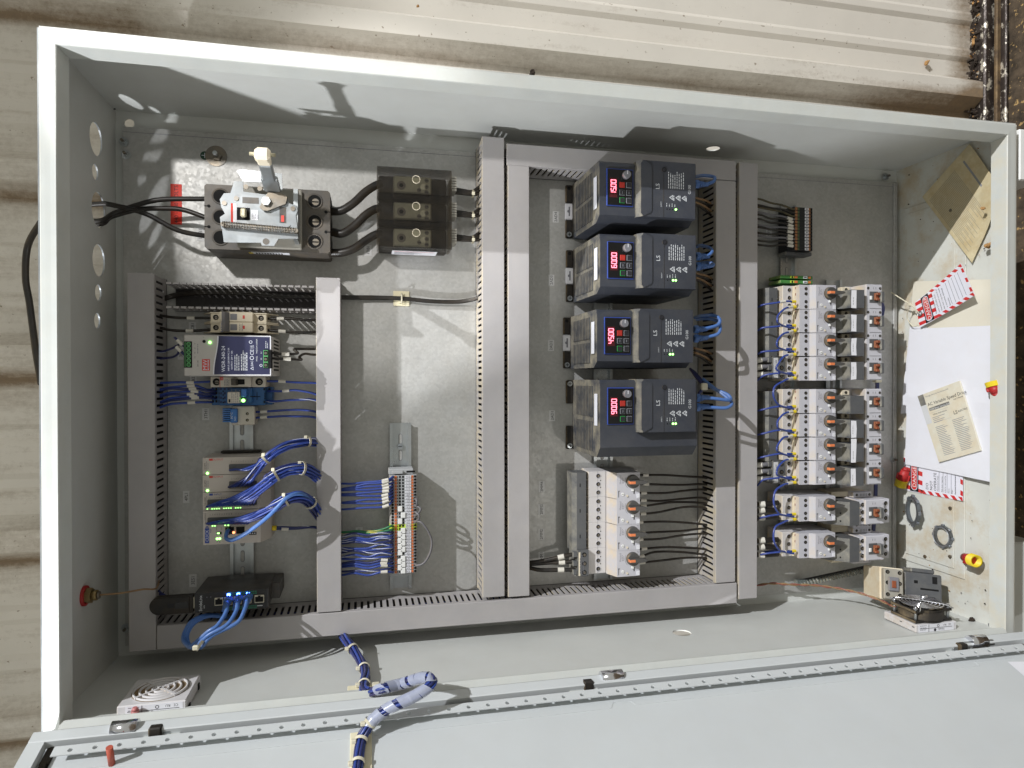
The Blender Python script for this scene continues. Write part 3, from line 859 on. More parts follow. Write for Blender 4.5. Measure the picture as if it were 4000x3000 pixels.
    piv = X(1915, 1120)
    mb.prism([X(1840, 1180), X(1880, 1215), X(1930, 1215), X(2120, 1130), X(2140, 1050), X(2060, 1010), X(1930, 1020)], q + .3, q + 6, 'steel')
    mb.cyl(*piv, q + 6, 6.5, 6, 'zinc', n=6, smooth=False)
    a_ = at(350 + 1975 / 2.765, 380 + 1000 / 2.765, w=q + 6)
    tip = at(350 + 1860 / 2.765, 380 + 590 / 2.765, w=216); base = Vector((a_.x, a_.y, q + 4))
    ax = (tip - base).normalized(); sd = Vector((1, 0, 0)) - ax * ax.x; sd.normalize(); nn = ax.cross(sd)
    L_ = (tip - base).length
    mb.X = Matrix((( sd.x, nn.x, ax.x, base.x), (sd.y, nn.y, ax.y, base.y), (sd.z, nn.z, ax.z, base.z), (0, 0, 0, 1)))
    mb.box(-11, -3, 0, 11, 3, L_ * .35, 'zinc', 1); mb.box(-8.5, -4.5, L_ * .3, 8.5, 4.5, L_ * .72, 'zinc', 2); mb.box(-8.6, -4.6, L_ * .721, 8.6, 4.6, L_ * .86, 'cream', 2)
    mb.box(-10, -9, L_ * .84, 10, 9, L_, 'cream', 4); mb.cyl(-16, 0, L_ * .94, 2.4, 32, 'brass_dull', 'x', 10)
    mb.X = None
    mb.build('operating_handle', t)
    mb = MB()                                   # upright bracket behind the handle
    mb.prism([X(1590, 790), X(1650, 775), X(2080, 795), X(2085, 980), X(1880, 985), X(1880, 905), X(1660, 905)], q + .3, q + 2.5, 'zinc')
    mb.X = None
    mb.build('handle_bracket', t)
    mb = MB()                                   # sloping side rating label
    mb.box(u0 + 62, v0 - .6, z - 24, u0 + 116, v0 - .05, z - 10, 'sticker'); mb.box(u0 + 58, v0 - .7, z - 24, u0 + 64, v0 - .65, z - 12, 'yellow')
    for i in range(10): mb.box(u0 + 68 + i * 4, v0 - .8, z - 22, u0 + 70 + i * 4, v0 - .65, z - 13, 'ink')
    mb.build('rating_label', t)
    return t
breaker()

# ================================================================== POWER DISTRIBUTION BLOCKS
def dist_block(k, label):
    v1 = -80.5 - k * 41.7; v0 = v1 - 41.0; u0, u1, z = 390, 506, 66
    t = thing('distribution_block', label, 'distribution block', ((u0 + u1) / 2, (v0 + v1) / 2, 0), 'smoky distribution blocks')
    mb = MB(); mb.box(u0 + 3, v0 + 1, .5, u1 - 3, v1 - 1, 20, 'black', 2); mb.build('base', t)
    mb = MB()
    mb.box(u0 + 26, v0 + 7, 20.1, u0 + 86, v1 - 7, 46, 'brass_dull', 2)
    mb.cyl(u0 + 38, (v0 + v1) / 2 - 2, 46, 7, .8, 'steel', n=16); mb.cyl(u0 + 38, (v0 + v1) / 2 - 2, 46.9, 3.6, .3, 'hole', n=6)
    for i, (du, dv) in enumerate([(66, -8), (78, 8), (78, -2), (78, -11)]):
        mb.cyl(u0 + du, (v0 + v1) / 2 + dv, 46, 3.4, .8, 'steel', n=12); mb.box(u0 + du - 2.6, (v0 + v1) / 2 + dv - .4, 46.8, u0 + du + 2.6, (v0 + v1) / 2 + dv + .4, 47, 'hole')
    mb.build('lug_body', t)
    mb = MB()
    c = Vector((u0 + 60, (v0 + v1) / 2 + 3))
    outer = [(u0, v0), (u1, v0), (u1, v1), (u0, v1)]
    holed_sheet(mb, outer, [circle(c.x, c.y, 5.6, 18)], z - 2, z, lambda p, a: (p[0], p[1], a), 'smoke')
    for a_ in ((u0, v0, u0 + 1.6, v1), (u1 - 1.6, v0, u1, v1), (u0 + 1.7, v0, u1 - 1.7, v0 + 1.5), (u0 + 1.7, v1 - 1.5, u1 - 1.7, v1)): mb.box(a_[0], a_[1], 20.2, a_[2], a_[3], z - 2.1, 'smoke')
    mb.ring(c.x, c.y, z + .05, 5.6, 6.4, .5, 'cream')
    mb.build('clear_cover', t)
    mb = MB()
    for i in range(6): mb.box(u1 + .1, v0 + 12 + i * 4, 24, u1 + 9, v0 + 15 + i * 4, z - 10, 'breaker_light')
    mb.build('outlet_comb', t)
    if k == 2:
        mb = MB(); mb.box(u0 + 24, v0 - .6, 6, u0 + 96, v0 - .05, 38, 'sticker'); mb.box(u0 + 27, v0 - .8, 33, u0 + 92, v0 - .65, 34, 'brand_red')
        for i in range(5): mb.box(u0 + 28, v0 - .8, 12 + i * 4, u0 + 60 + 6 * (i % 3), v0 - .65, 13 + i * 4, 'ink_grey')
        mb.build('rating_label', t)
dist_block(0, 'uppermost smoky distribution block, nearest the upper cabinet wall')
dist_block(1, 'middle smoky distribution block of the stack of three')
dist_block(2, 'lowest smoky distribution block, with a white rating label on its side')

# ================================================================== VARIABLE SPEED DRIVES
SEG = {'0': 'abcdef', '1': 'bc', '5': 'acdfg', '6': 'acdefg', '4': 'bcfg', '9': 'abcdfg'}
def seven(mb, s, u, v, z, dw, dh, mat):
    """digits climb in +v, their tops towards -u"""
    for ch in s:
        if ch == '.':
            mb.box(u + dh * .42, v - dw * .30, z, u + dh * .54, v - dw * .12, z + .3, mat); continue
        t = dw * .17
        def B(x0, y0, x1, y1): mb.box(u - y1 * dh + dh / 2, v + x0 * dw, z, u - y0 * dh + dh / 2, v + x1 * dw, z + .3, mat)
        S = SEG[ch]; w_, g = .72, .14
        if 'a' in S: B(.08, 1 - .11, w_ - .08, 1)
        if 'g' in S: B(.08, .45, w_ - .08, .56)
        if 'd' in S: B(.08, 0, w_ - .08, .11)
        if 'f' in S: B(-.06, .54, .12, .96)
        if 'b' in S: B(w_ - .12, .54, w_ + .06, .96)
        if 'e' in S: B(-.06, .05, .12, .48)
        if 'c' in S: B(w_ - .12, .05, w_ + .06, .48)
        v += dw
def drive(label, num, uL, v1, v0, num_leds, extra=0.0, big=False, wire_off=0):
    """uL: left of front face; v1/v0: top and bottom of the front face; the feet reach left on the plate"""
    uR = uL + 158; z = 140; ub = uL
    B1, B0 = v1 + 2, v0 - 10 - extra
    t = thing('speed_drive', label, 'speed drive', ((uL + uR) / 2, (v0 + v1) / 2, 0), 'variable speed drives')
    m = 'drive_dusty'
    mb = MB()
    ch = 8
    # body: chamfered block, vents on the end that faces up the cabinet
    mb.prism([(B0, 2), (B0, z - 16), (B0 + 10 + extra * .2, z), (B1 - 4, z), (B1, z - 5), (B1, 2)], ub, uR + (6 if big else 0), 'drive', 'x')
    mb.build('body', t)
    mb = MB()
    nv = 11
    for i in range(nv):
        w = 22 + i * 7.8
        for a, c in ((B0 + 8, B0 + 8 + (B1 - B0 - 20) * .46), (B0 + 8 + (B1 - B0 - 20) * .54, B1 - 10)):
            mb.box(ub - .8, a, w, ub - .02, c, w + 3.6, 'drive_slot'); mb.box(ub - 1.6, a, w + 3.7, ub - .02, c, w + 7.2, m)
    mb.build('vent_grille', t)
    # mounting feet and hanger clip
    for k, (a, c) in enumerate(((B0 + 1, B0 + (B1 - B0) * .34), (B1 - (B1 - B0) * .34, B1 - 1))):
        mb = MB(); mb.box(ub - 13, a, .3, ub - .1, c, 5, 'black', 1.5); sv = a + 6 if k == 0 else c - 6
        if k == 0 or big:
            mb.cyl(ub - 7, sv, 5, 4.4, 2.5, 'zinc', n=14); mb.box(ub - 10, sv - .5, 7.5, ub - 4, sv + .5, 7.8, 'hole'); mb.box(ub - 7.5, sv - 3, 7.5, ub - 6.5, sv + 3, 7.8, 'hole')
        else: mb.cyl(ub - 7, sv, 5, 3, .5, 'hole', n=12)
        mb.build('mounting_foot', t)
    if not big:
        mb = MB(); vm = (B0 + B1) / 2
        mb.box(ub - 14, vm - 14, .3, ub - .1, vm + 14, 6, 'sticker', 1.5); mb.box(ub - 8, vm - 8, 6.05, ub - 5.5, vm + 8, 6.3, 'ink_grey'); mb.cyl(ub - 8, vm, 6.05, 2.5, .3, 'ink_grey', n=10)
        mb.build('hanger_clip', t)
    # white strip of tape
    mb = MB(); a = v0 + 10 if not big else v0 + 6
    mb.box(ub - 1.9, a + 2, z - 22, ub - 1.65, a + 52, z - 8, 'sticker'); mb.lines(ub - 2, a + 8, z - 14, 1, 30, 3, .8, 'print_grey') if False else None
    mb.build('tape_strip', t)
    # keypad
    k0, k1 = uL + 11, uL + 55; kv1, kv0 = v1 - 10, v1 - 68
    mb = MB()
    mb.box(k0, kv0, z + .05, k1, kv1, z + 2, 'trim_blue', .6); mb.box(k0 + 1.4, kv0 + 1.4, z + 2.05, k1 - 1.4, kv1 - 1.4, z + 2.6, 'bezel')
    kp = mb.build('keypad', t)
    mb = MB(); zf = z + 2.7
    mb.box(k0 + 4.5, kv0 + 13, zf, k0 + 17, kv0 + 43, zf + .1, 'led_halo')
    seven(mb, num, k0 + 10.8, kv0 + 17, zf + .15, 6.2, 9.0, 'led_red')
    mb.build('display', kp)
    mb = MB()
    for (du, dv), mt in {(25, 33): 'key_red', (36, 33): 'key_line', (25, 21): 'key_line', (36, 21): 'key_line', (25, 9): 'key_green', (36, 9): 'key_line'}.items():
        u, v = k0 + du, kv0 + dv
        mb.box(u - 4.4, v - 4.4, zf, u + 4.4, v + 4.4, zf + .9, mt, .4); mb.box(u - 3.6, v - 3.6, zf + .95, u + 3.6, v + 3.6, zf + 1.2, 'key' if mt != 'key_red' else 'key_red')
        if dv == 21:
            s = -1 if du < 30 else 1
            mb.box(u - .5, v - 2, zf + 1.25, u + .5, v + 2, zf + 1.4, 'key_line')
    mb.build('key', kp)
    mb = MB(); mb.cyl(k0 + 31, kv1 - 10, zf, 8.4, .6, 'bezel', n=22); mb.cyl(k0 + 31, kv1 - 10, zf + .7, 6.6, 7, 'knob_grey', n=18, r2=5.8)
    mb.box(k0 + 30.5, kv1 - 10, zf + 7.8, k0 + 31.5, kv1 - 4.6, zf + 8, 'sticker')
    mb.build('dial_knob', kp)
    # raised terminal cover
    c0, zc = uL + 57, 152
    cv1, cv0 = v1 + 3, v0 - 2
    mb = MB()
    mb.prism([(c0, 100), (c0 + 2, zc - 8), (c0 + 9, zc), (uR - 3, zc), (uR, zc - 4), (uR, 100)], cv0, cv1, 'drive', 'y')
    mb.prism([(c0 + 6, cv0 + 5), (c0 + 10, cv0 + .4), (c0 + 22, cv0 + 6), (c0 + 24, cv0 + 9), (c0 + 24, cv1 - 9), (c0 + 22, cv1 - 6), (c0 + 10, cv1 - .4), (c0 + 6, cv1 - 5)], zc + .05, zc + 1.4, 'drive')
    mb.cyl(c0 + 45, cv1 - 13, zc + .1, 4, .8, 'drive_slot', n=14); mb.cyl(c0 + 45, cv1 - 13, zc + .9, 2.6, .4, 'key', n=10)
    zt = zc + .2; vm = (cv0 + cv1) / 2
    mb.box(c0 + 44, cv0, zt - .1, c0 + 44.6, cv1 - 18, zt + .1, 'drive_slot')
    mb.text('LS', c0 + 34, vm + 4, zt + .05, 9, 'ink_white', bold=1.1)
    mb.text('SAFETY', c0 + 40, cv0 + 20, zt, 2.6, 'ink_white')
    mb.lines(c0 + 52, vm + 2, zt, 8, 27, 3.6, 1.2, 'ink_white', jit=.25)
    for i in range(3):
        u, v = c0 + 57 + i * 10.5, vm - 12
        mb.add([(u - 3.4, v, zt), (u + 3, v - 4.2, zt), (u + 3, v + 4.2, zt)], [(0, 1, 2)], 'ink_white'); mb.add([(u - 1.6, v, zt + .1), (u + 2, v - 2.3, zt + .1), (u + 2, v + 2.3, zt + .1)], [(0, 1, 2)], 'drive')
        mb.text('!', u + .6, v, zt + .2, 4, 'ink_white'); mb.lines(u + 3.8, v - 5, zt, 1, 9, 1, 1.4, 'ink_white', jit=.1)
    mb.text('G100', uR - 13, vm + 2, zt + .05, 6.6, 'ink_white')
    for i in range(4): mb.cyl(c0 + 50 + i * 4.6, cv0 + 13, zt, 1, .2, 'hole', n=8); mb.lines(c0 + 49 + i * 4.6, cv0 + 17, zt, 1, 6, 1, .9, 'ink_white')
    tc = mb.build('terminal_cover', t)
    mb = MB()
    for i in range(4 - num_leds, 4): mb.cyl(c0 + 50 + i * 4.6 + (0 if num_leds > 1 else 1), cv0 + 13, zt + .2, 1.7, .6, 'led_green', n=10)
    mb.build('status_light', tc)
    return t, uR, (v0 + v1) / 2
drv = [drive('uppermost speed drive, red display reading 15.00', '15.00', 726, -74, -156, 1),
       drive('second speed drive down, red display reading 60.00', '60.00', 727, -187, -267, 2),
       drive('third speed drive down, red display reading 45.00', '45.00', 722, -304.5, -383, 2),
       drive('largest speed drive at the bottom, red display reading 90.00', '90.00', 727, -414, -492, 2, extra=32, big=True)]
# ================================================================== MOTOR PROTECTION SWITCHES
def mms_mesh(t, L, aux):
    """L: local positions in mm from the unit's left upper corner: x right, y down (negative)"""
    X, Y = t['_loc'][0], t['_loc'][1]
    P_ = lambda x, y: (X + x, Y + y)
    wd = 44.2
    m = 'mms'
    zt, zm, zf = L['zt'], L['zm'], L['zf']
    x1, x2, x3, x4, x5 = L['x']                # terminal start, aux/slope start, front start, front end, outlet end
    mb = MB()
    mb.box(X + x1 + 3, Y - wd, 8, X + x5, Y, zt - 12, 'mms_low', 1)
    mb.box(X + x1, Y - wd, zt - 30, X + x2, Y - .3, zt, 'mms_low', 1)
    mb.box(X + x4 - 1, Y - wd, zt - 32, X + x5, Y - .3, zt - 4, 'mms_low', 1)
    mb.prism([(X + x2, zt - 10), (X + x2, zm), (X + x3 - 9, zm), (X + x3, zf), (X + x4, zf), (X + x4, zt - 10)], Y - wd, Y - .3, m, 'y')
    for i in range(3):
        y = Y - 8 - i * 14
        mb.hole(X + (x1 + x2) / 2 + 2, y, zt + .1, 3.6, n=12, rim=m, screw='steel')
        mb.hole(X + (x4 + x5) / 2, y, zt - 3.9, 3.3, n=12, rim=m, screw='steel' if aux else None)
    mb.build('housing', t)
    mb = MB()
    if aux:                                    # plug-in contact strip with four small terminals
        mb.box(X + x2 - 4, Y - wd + 1, zt + .1, X + x2 + 3, Y - 1, zt + 5, 'cream', 1)
        for y in (-7, -16, -30, -39): mb.hole(X + x2 + 13, Y + y, zm + .1, 3, n=11, screw='steel')
        for y in (-3, -14, -31): mb.box(X + x2 - 1, Y + y - 4, zt + 5.1, X + x2, Y + y, zt + 5.5, 'brown_plastic')
        mb.build('auxiliary_contact', t)
    else:
        for y in (-8, -15, -27, -36): mb.box(X + x2 - 10.5, Y + y - 1.6, zt + .05, X + x2 - 9, Y + y + .2, zt + .4, 'hole')
        mb.box(X + x2 - 15, Y - wd, zt + .05, X + x2 - 14.6, Y - .3, zt + .2, 'mms_line'); mb.box(X + x2 - .5, Y - wd, zt + .05, X + x2 - .2, Y - .3, zt + .2, 'mms_line')
        mb.box(X + x2 + 1, Y - 13, zm + .1, X + x2 + 9, Y - 12.2, zm + 1.2, 'mms_line')
        mb.build('auxiliary_cover', t)
    mb = MB(); z = zf + .1
    mb.text('Metasol', X + x3 + 6, Y - 12, z, 4.6, 'ink_grey'); mb.lines(X + x3 + 9, Y - 18, z, 2, 11, 2, .8, 'ink_grey')
    mb.text('LS', X + x4 - 3.5, Y - 4.5, z, 4.6, 'ink_grey')
    mb.box(X + x3 + 2, Y - 41, z, X + x3 + 3.4, Y - 30, z + .3, 'mms_line'); mb.box(X + x3 + 2, Y - 31.4, z, X + x3 + 5, Y - 30, z + .3, 'mms_line')
    mb.cyl(X + x3 + 10, Y - 36, z, 2.7, 1, 'white', n=12); mb.box(X + x3 + 8, Y - 36.3, z + 1.05, X + x3 + 12, Y - 35.7, z + 1.2, 'mms_line')
    mb.cyl(X + x3 + 18, Y - 39, z, 1.8, .6, 'cream', n=10); mb.box(X + x3 + 18, Y - 41.5, z, X + x3 + 20.5, Y - 39.5, z + .5, 'mms_line')
    mb.box(X + x4 - 15, Y - 31.5, z, X + x4 - 11, Y - 26.5, z + 2, 'white', .4); mb.box(X + x4 - 11, Y - 36, z, X + x4 - 9.4, Y - 29, z + .3, 'hole')
    mb.box(X + x4 - 6, Y - 43, z, X + x4 - .5, Y - 36, z + .6, 'sticker')
    n = 14
    o = [(X + x4 - 13 + 13.6 * math.cos(R(150 + 80 * i / n)), Y - 15 + 13.6 * math.sin(R(150 + 80 * i / n))) for i in range(n + 1)]
    for a, c in zip(o, o[1:]): mb.quad((a[0], a[1], z), (c[0], c[1], z), (c[0] + .5, c[1] + .3, z), (a[0] + .5, a[1] + .3, z), 'mms_line')
    mb.build('front_markings', t)
    mb = MB(); kx, ky = X + x4 - 13, Y - 15
    mb.cyl(kx, ky, z, 11.4, 7, 'dark_grey_knob', n=24, r2=10.4)
    mb.prism([(kx - 10.6, ky - 3), (kx - 10.6, ky + 3), (kx, ky + 3.6), (kx + 14, ky + 2.8), (kx + 20, ky + 1.2), (kx + 20, ky - 1.2), (kx + 14, ky - 2.8), (kx, ky - 3.6)], z + 7.05, z + 16, 'dark_grey_knob')
    k = mb.build('rotary_knob', t)
    mb = MB(); mb.box(kx - 11, ky - 2.6, z + 8, kx - .6, ky + 2.6, z + 16.4, 'orange', .8); mb.build('pointer', k)

MID = dict(zt=52, zm=56, zf=78, x=(0, 32, 41.5, 82, 91.5))
mid0 = at(2297, 1852, w=52)
vs = [-566.5 - 43.1 * i for i in range(4)]
names = ['uppermost', 'second', 'third', 'lowest']
m0 = thing('motor_switch', 'uppermost orange-tipped rotary motor switch below the largest drive', 'motor switch', (mid0.x, vs[0], 0), 'motor switches below the drives')
mms_mesh(m0, MID, False)
mid_units = [m0] + [dup(m0, (mid0.x, vs[i], 0), '%s orange-tipped rotary motor switch below the largest drive' % names[i]) for i in (1, 2, 3)]

# comb busbars joining the switches
def busbar(label, u0, u1, v1, v0, z0, z1, prongs):
    t = thing('comb_busbar', label, 'busbar', (u0, v1, z0), 'dark comb busbars')
    mb = MB(); mb.prism([(u0, z0), (u0, z1 - 6), (u0 + 7, z1), (u1 - 4, z1), (u1, z1 - 8), (u1, z0)], v0, v1, 'dark_grey', 'y')
    for i in range(int((v1 - v0) / 43)): mb.box(u0 + 12, v1 - 24 - 43 * i, z1 + .05, u0 + 13.4, v1 - 18 - 43 * i, z1 + .3, 'hole')
    mb.build('insulated_bar', t)
    mb = MB()
    for p in prongs:
        mb.tube([(u1 - 4, p, z1 - 6), (u1 + 4, p, z1 - 8), (u1 + 9, p, z1 - 13)], 2.2, 'steel', 8)
    mb.build('prong', t)
a = at(2239, 1852, w=58)
busbar('dark comb busbar beside the four switches below the largest drive', a.x, mid0.x - 1, vs[0] - 1, vs[3] - 4, 24, 56,
       [vs[0] - 14 - 14.35 * i for i in range(9)])

def feeder(label, u0, u1, v1, v0, z, light=False):
    t = thing('feeder_block', label, 'feeder block', (u0, v1, 0), 'three-pole feeder blocks')
    mb = MB(); mt = 'dark_grey'
    mb.prism([(v1, 12), (v1, z), (v0 + 2, z), (v0, z - 3), (v0, 12)], u0 + 8, u1, mt, 'x')
    for i in range(3):
        y = v1 - (v1 - v0) * (i + .5) / 3
        mb.box(u0, y - 4.5, z - 18, u0 + 8, y + 4.5, z - 2, mt, 1)
        mb.hole(u1 - 8, y, z + .1, 4, n=12, screw='steel')
    mb.build('feeder_body', t)
    mb = MB(); mb.box(u0 + 9, v0 + 2, z + .1, u1 - 15, v1 - 3, z + .6, 'cream' if not light else 'label_grey'); mb.lines(u0 + 11, v0 + 6, z + .65, 3, (v1 - v0) * .7, 3, .9, 'ink_grey')
    mb.text('CE', u0 + 14, v1 - 10, z + .7, 5, 'ink_grey'); mb.build('rating_label', t)
    return t
a = at(2240, 2152, w=62); c = at(2300, 2252, w=62)
feeder('three-pole feeder block at the foot of the middle switches, two screws bright', a.x, c.x, a.y, c.y, 62)

# right-hand column of ten switches and ten contactors
RGT = dict(zt=58, zm=74, zf=80, x=(0, 23, 52, 92, 99))
ys = [(1111, 'first'), (1204, 'second'), (1297, 'third'), (1389, 'fourth'), (1520, 'fifth'), (1613, 'sixth'), (1705, 'seventh'), (1797, 'eighth'), (1938, 'ninth'), (2063, 'tenth')]
rx = at(3056, 1500, w=58).x
rv = [at(3170, y, w=80).y for y, _ in ys]
rv[8], rv[9] = at(3170, 1941, w=80).y, at(3170, 2085, w=80).y
LBL = ['top of the upper group', 'second of the upper group', 'third of the upper group', 'bottom of the upper group',
       'top of the middle group', 'second of the middle group', 'third of the middle group', 'bottom of the middle group',
       'upper of the two separate lower units', 'lowest of all, nearest the fan corner']
r0 = thing('motor_switch', 'orange-tipped switch left of the contactors, ' + LBL[0], 'motor switch', (rx, rv[0], 0), 'motor switches in the right-hand column')
mms_mesh(r0, RGT, True)
rgt_units = [r0] + [dup(r0, (rx, rv[i], 0), 'orange-tipped switch left of the contactors, ' + LBL[i]) for i in range(1, 10)]
a = at(2996, 1130, w=56)
busbar('upper dark comb busbar at the right-hand switch column', a.x, rx - 2, rv[0] - 4, rv[3] - 4, 22, 52, [rv[0] - 22 - 42 * i for i in range(4)])
busbar('lower dark comb busbar at the right-hand switch column', a.x, rx - 2, rv[4] - 4, rv[7] - 4, 22, 52, [rv[4] - 22 - 42 * i for i in range(4)])
for k, lab in ((3, 'three-pole feeder block at the fourth right-hand switch'), (7, 'three-pole feeder block at the eighth right-hand switch')):
    a = at(3004, ys[k][0] + 2, w=62); c = at(3068, ys[k][0] + 92, w=62)
    feeder(lab, a.x, c.x, a.y, c.y, 62, True)

# contactors, each with its dark auxiliary block
def contactor_mesh(t, big=False, side=False):
    X, Y = t['_loc'][0], t['_loc'][1]; wd = 44.5; m = 'mms'
    e = 6 if big else 0
    mb = MB()
    mb.box(X + 48, Y - wd, 8, X + 104 + e, Y, 52, 'mms_low', 1)
    mb.box(X + 52, Y - wd + .4, 52, X + 62, Y - 13, 72, m, 1); mb.box(X + 96 + e, Y - wd + .4, 48, X + 107 + 2 * e, Y - 13, 70, m, 1)
    mb.box(X + 62, Y - wd, 50, X + 96 + e, Y, 88, m, 1.2)
    if big:
        mb.box(X + 50, Y - wd, 52, X + 70, Y - 1, 84, m, 1); mb.box(X + 96 + e, Y - wd, 50, X + 108 + 2 * e, Y - 1, 80, m, 1)
    for i in range(3):
        y = Y - (19 if not big else 9) - i * (10.4 if not big else 13.5)
        mb.hole(X + 57.5 + (2 if big else 0), y, (72 if not big else 84) + .1, 3.1 if not big else 4, n=12, rim=m, screw='steel')
        mb.hole(X + 102 + 1.6 * e, y, (70 if not big else 80) + .1, 3.1 if not big else 3.8, n=12, rim=m, screw='steel')
    if not big:
        for x in (66.5, 91.5): mb.hole(X + x, Y - 7, 88.1, 2.4, n=10, screw='steel')
    for x in (77, 82): mb.box(X + x, Y - 8.5, 88.05, X + x + .7, Y - 5, 88.3, 'mms_line')
    mb.box(X + 70, Y - 43.6, 88.05, X + 93, Y - 42.8, 88.4, 'mms_line'); mb.text('LS', X + 98 + e * .2, Y - 8, 88.1, 4, 'ink_grey') if big else None
    mb.build('housing', t)
    mb = MB()                                  # moving armature seen through its window
    mb.box(X + 69, Y - 33, 88.1, X + 87, Y - 13, 88.9, 'dark_grey', .3); mb.box(X + 86, Y - 33, 88.1, X + 94, Y - 13.5, 97, 'dark_grey', 1.5)
    mb.box(X + 68.5, Y - 28, 88.9, X + 73, Y - 21, 91, 'white', .5)
    ar = mb.build('armature_window', t)
    mb = MB()
    mb.box(X + 77, Y - 29, 89, X + 85, Y - 16, 93, 'brown_plastic', 1); mb.box(X + 77.5, Y - 20.5, 93.05, X + 85, Y - 15.6, 97, 'brown_plastic', 1); mb.box(X + 76.5, Y - 29.6, 93.05, X + 84, Y - 24.8, 97, 'brown_plastic', 1)
    mb.build('armature', ar)
    mb = MB()                                  # dark overload / auxiliary block at the inlet side
    if not big:
        mb.box(X + 2, Y - wd + .5, 10, X + 47, Y - 10, 60, 'dark_grey', 1)
        mb.prism([(X + 2, 40), (X + 2, 66), (X + 20, 80), (X + 22, 98), (X + 50, 98), (X + 50, 40)], Y - wd + .5, Y - 12, 'dark_grey', 'y')
        mb.prism([(X + 4, 40), (X + 4, 70), (X + 16, 72), (X + 22, 40)], Y - 11.9, Y - 2, 'dark_grey', 'y')
        for y in (-16, -26, -37): mb.box(X + 8, Y + y - 1.2, 72.5, X + 10, Y + y + 1, 73.2, 'hole')
        mb.box(X + 33, Y - 12, 50, X + 50, Y - 2.5, 62, 'cream', .8); mb.hole(X + 42, Y - 7, 62.1, 2.8, n=10, screw='steel')
    else:
        mb.prism([(X - 4, 30), (X - 4, 60), (X + 28, 90), (X + 48, 90), (X + 48, 30)], Y - wd, Y - 2, 'dark_grey', 'y')
        for y in (-9, -23, -37):
            mb.box(X + 1, Y + y - 1, 65.5, X + 3, Y + y + 1, 66.6, 'hole'); mb.box(X + 16, Y + y - 1.2, 79.5, X + 18, Y + y + 1.2, 80.8, 'hole')
        for y in (-14, -28): mb.box(X + 46, Y + y - 1, 60, X + 54, Y + y + 1, 88, 'cream', .5)
    mb.build('auxiliary_block', t)
    if big and side:
        for s, nm in ((1, 'side_contact'), (-1, 'side_contact')):
            mb = MB(); y0, y1 = (Y + .3, Y + 10) if s > 0 else (Y - wd - 11, Y - wd - .3)
            mb.box(X + 22, y0, 10, X + 98, y1, 50, 'cream', 1); mb.box(X + 56, y0, 50, X + 96, y1, 64, 'mms', 1)
            for x in (64, 91): mb.hole(X + x, (y0 + y1) / 2, 64.1, 2.4, n=10, screw='steel')
            for i in range(5): mb.box(X + 71 + i * 3.2, (y0 + y1) / 2 - 2.5, 64.05, X + 72 + i * 3.2, (y0 + y1) / 2 + 2.5, 64.4, 'mms_line')
            mb.build(nm, t)
cx = at(3241, 1500, w=70).x - 2
cvv = [at(3385, y, w=88).y for y in (1110, 1204, 1296, 1388, 1519, 1612, 1704, 1797)] + [at(3400, 1951, w=84).y, at(3400, 2092, w=84).y]
c0 = thing('contactor', 'white contactor right of the switch column, ' + LBL[0], 'contactor', (cx, cvv[0], 0), 'contactors with brown armatures')
contactor_mesh(c0)
con = [c0] + [dup(c0, (cx, cvv[i], 0), 'white contactor right of the switch column, ' + LBL[i]) for i in range(1, 8)]
cb = thing('contactor', 'wide white contactor with side contact blocks, upper of the lower pair', 'contactor', (cx, cvv[8], 0), 'contactors with brown armatures')
contactor_mesh(cb, True, True)
dup(cb, (cx, cvv[9], 0), 'wide white contactor with side contact blocks, lowest of the column')
# torn paper tags stuck on the dark blocks
for i in (0, 1, 2, 3, 5, 6, 7):
    mb = MB(); x, y = cx + 23.5, cvv[i]; j = random.Random(i)
    top = y - 13 + (0 if i != 6 else 10); bot = y - 43 + (0 if i not in (0, 6) else -2)
    p0 = [(x + j.uniform(-.6, .6), top), (x + 10 + j.uniform(-.8, .8), top - j.uniform(-1, 1)), (x + 10.5 + j.uniform(-1, 1), (top + bot) / 2), (x + 10 + j.uniform(-1, 1), bot), (x + j.uniform(-.8, .8), bot + j.uniform(-1, 1)), (x + j.uniform(-.9, .9), (top + bot) / 2)]
    mb.prism(p0, 98.1, 98.6 + (.8 if i == 6 else 0), 'paper'); mb.lines(x + 3, bot + 6, 99.6 if i == 6 else 98.7, 1, 18, 3, 1, 'print_grey')
    single(mb, 'paper_tag', 'torn white paper tag on the dark block of the contactor, ' + LBL[i], 'paper tag', (x, y, 98), 'paper tags on the contactors')

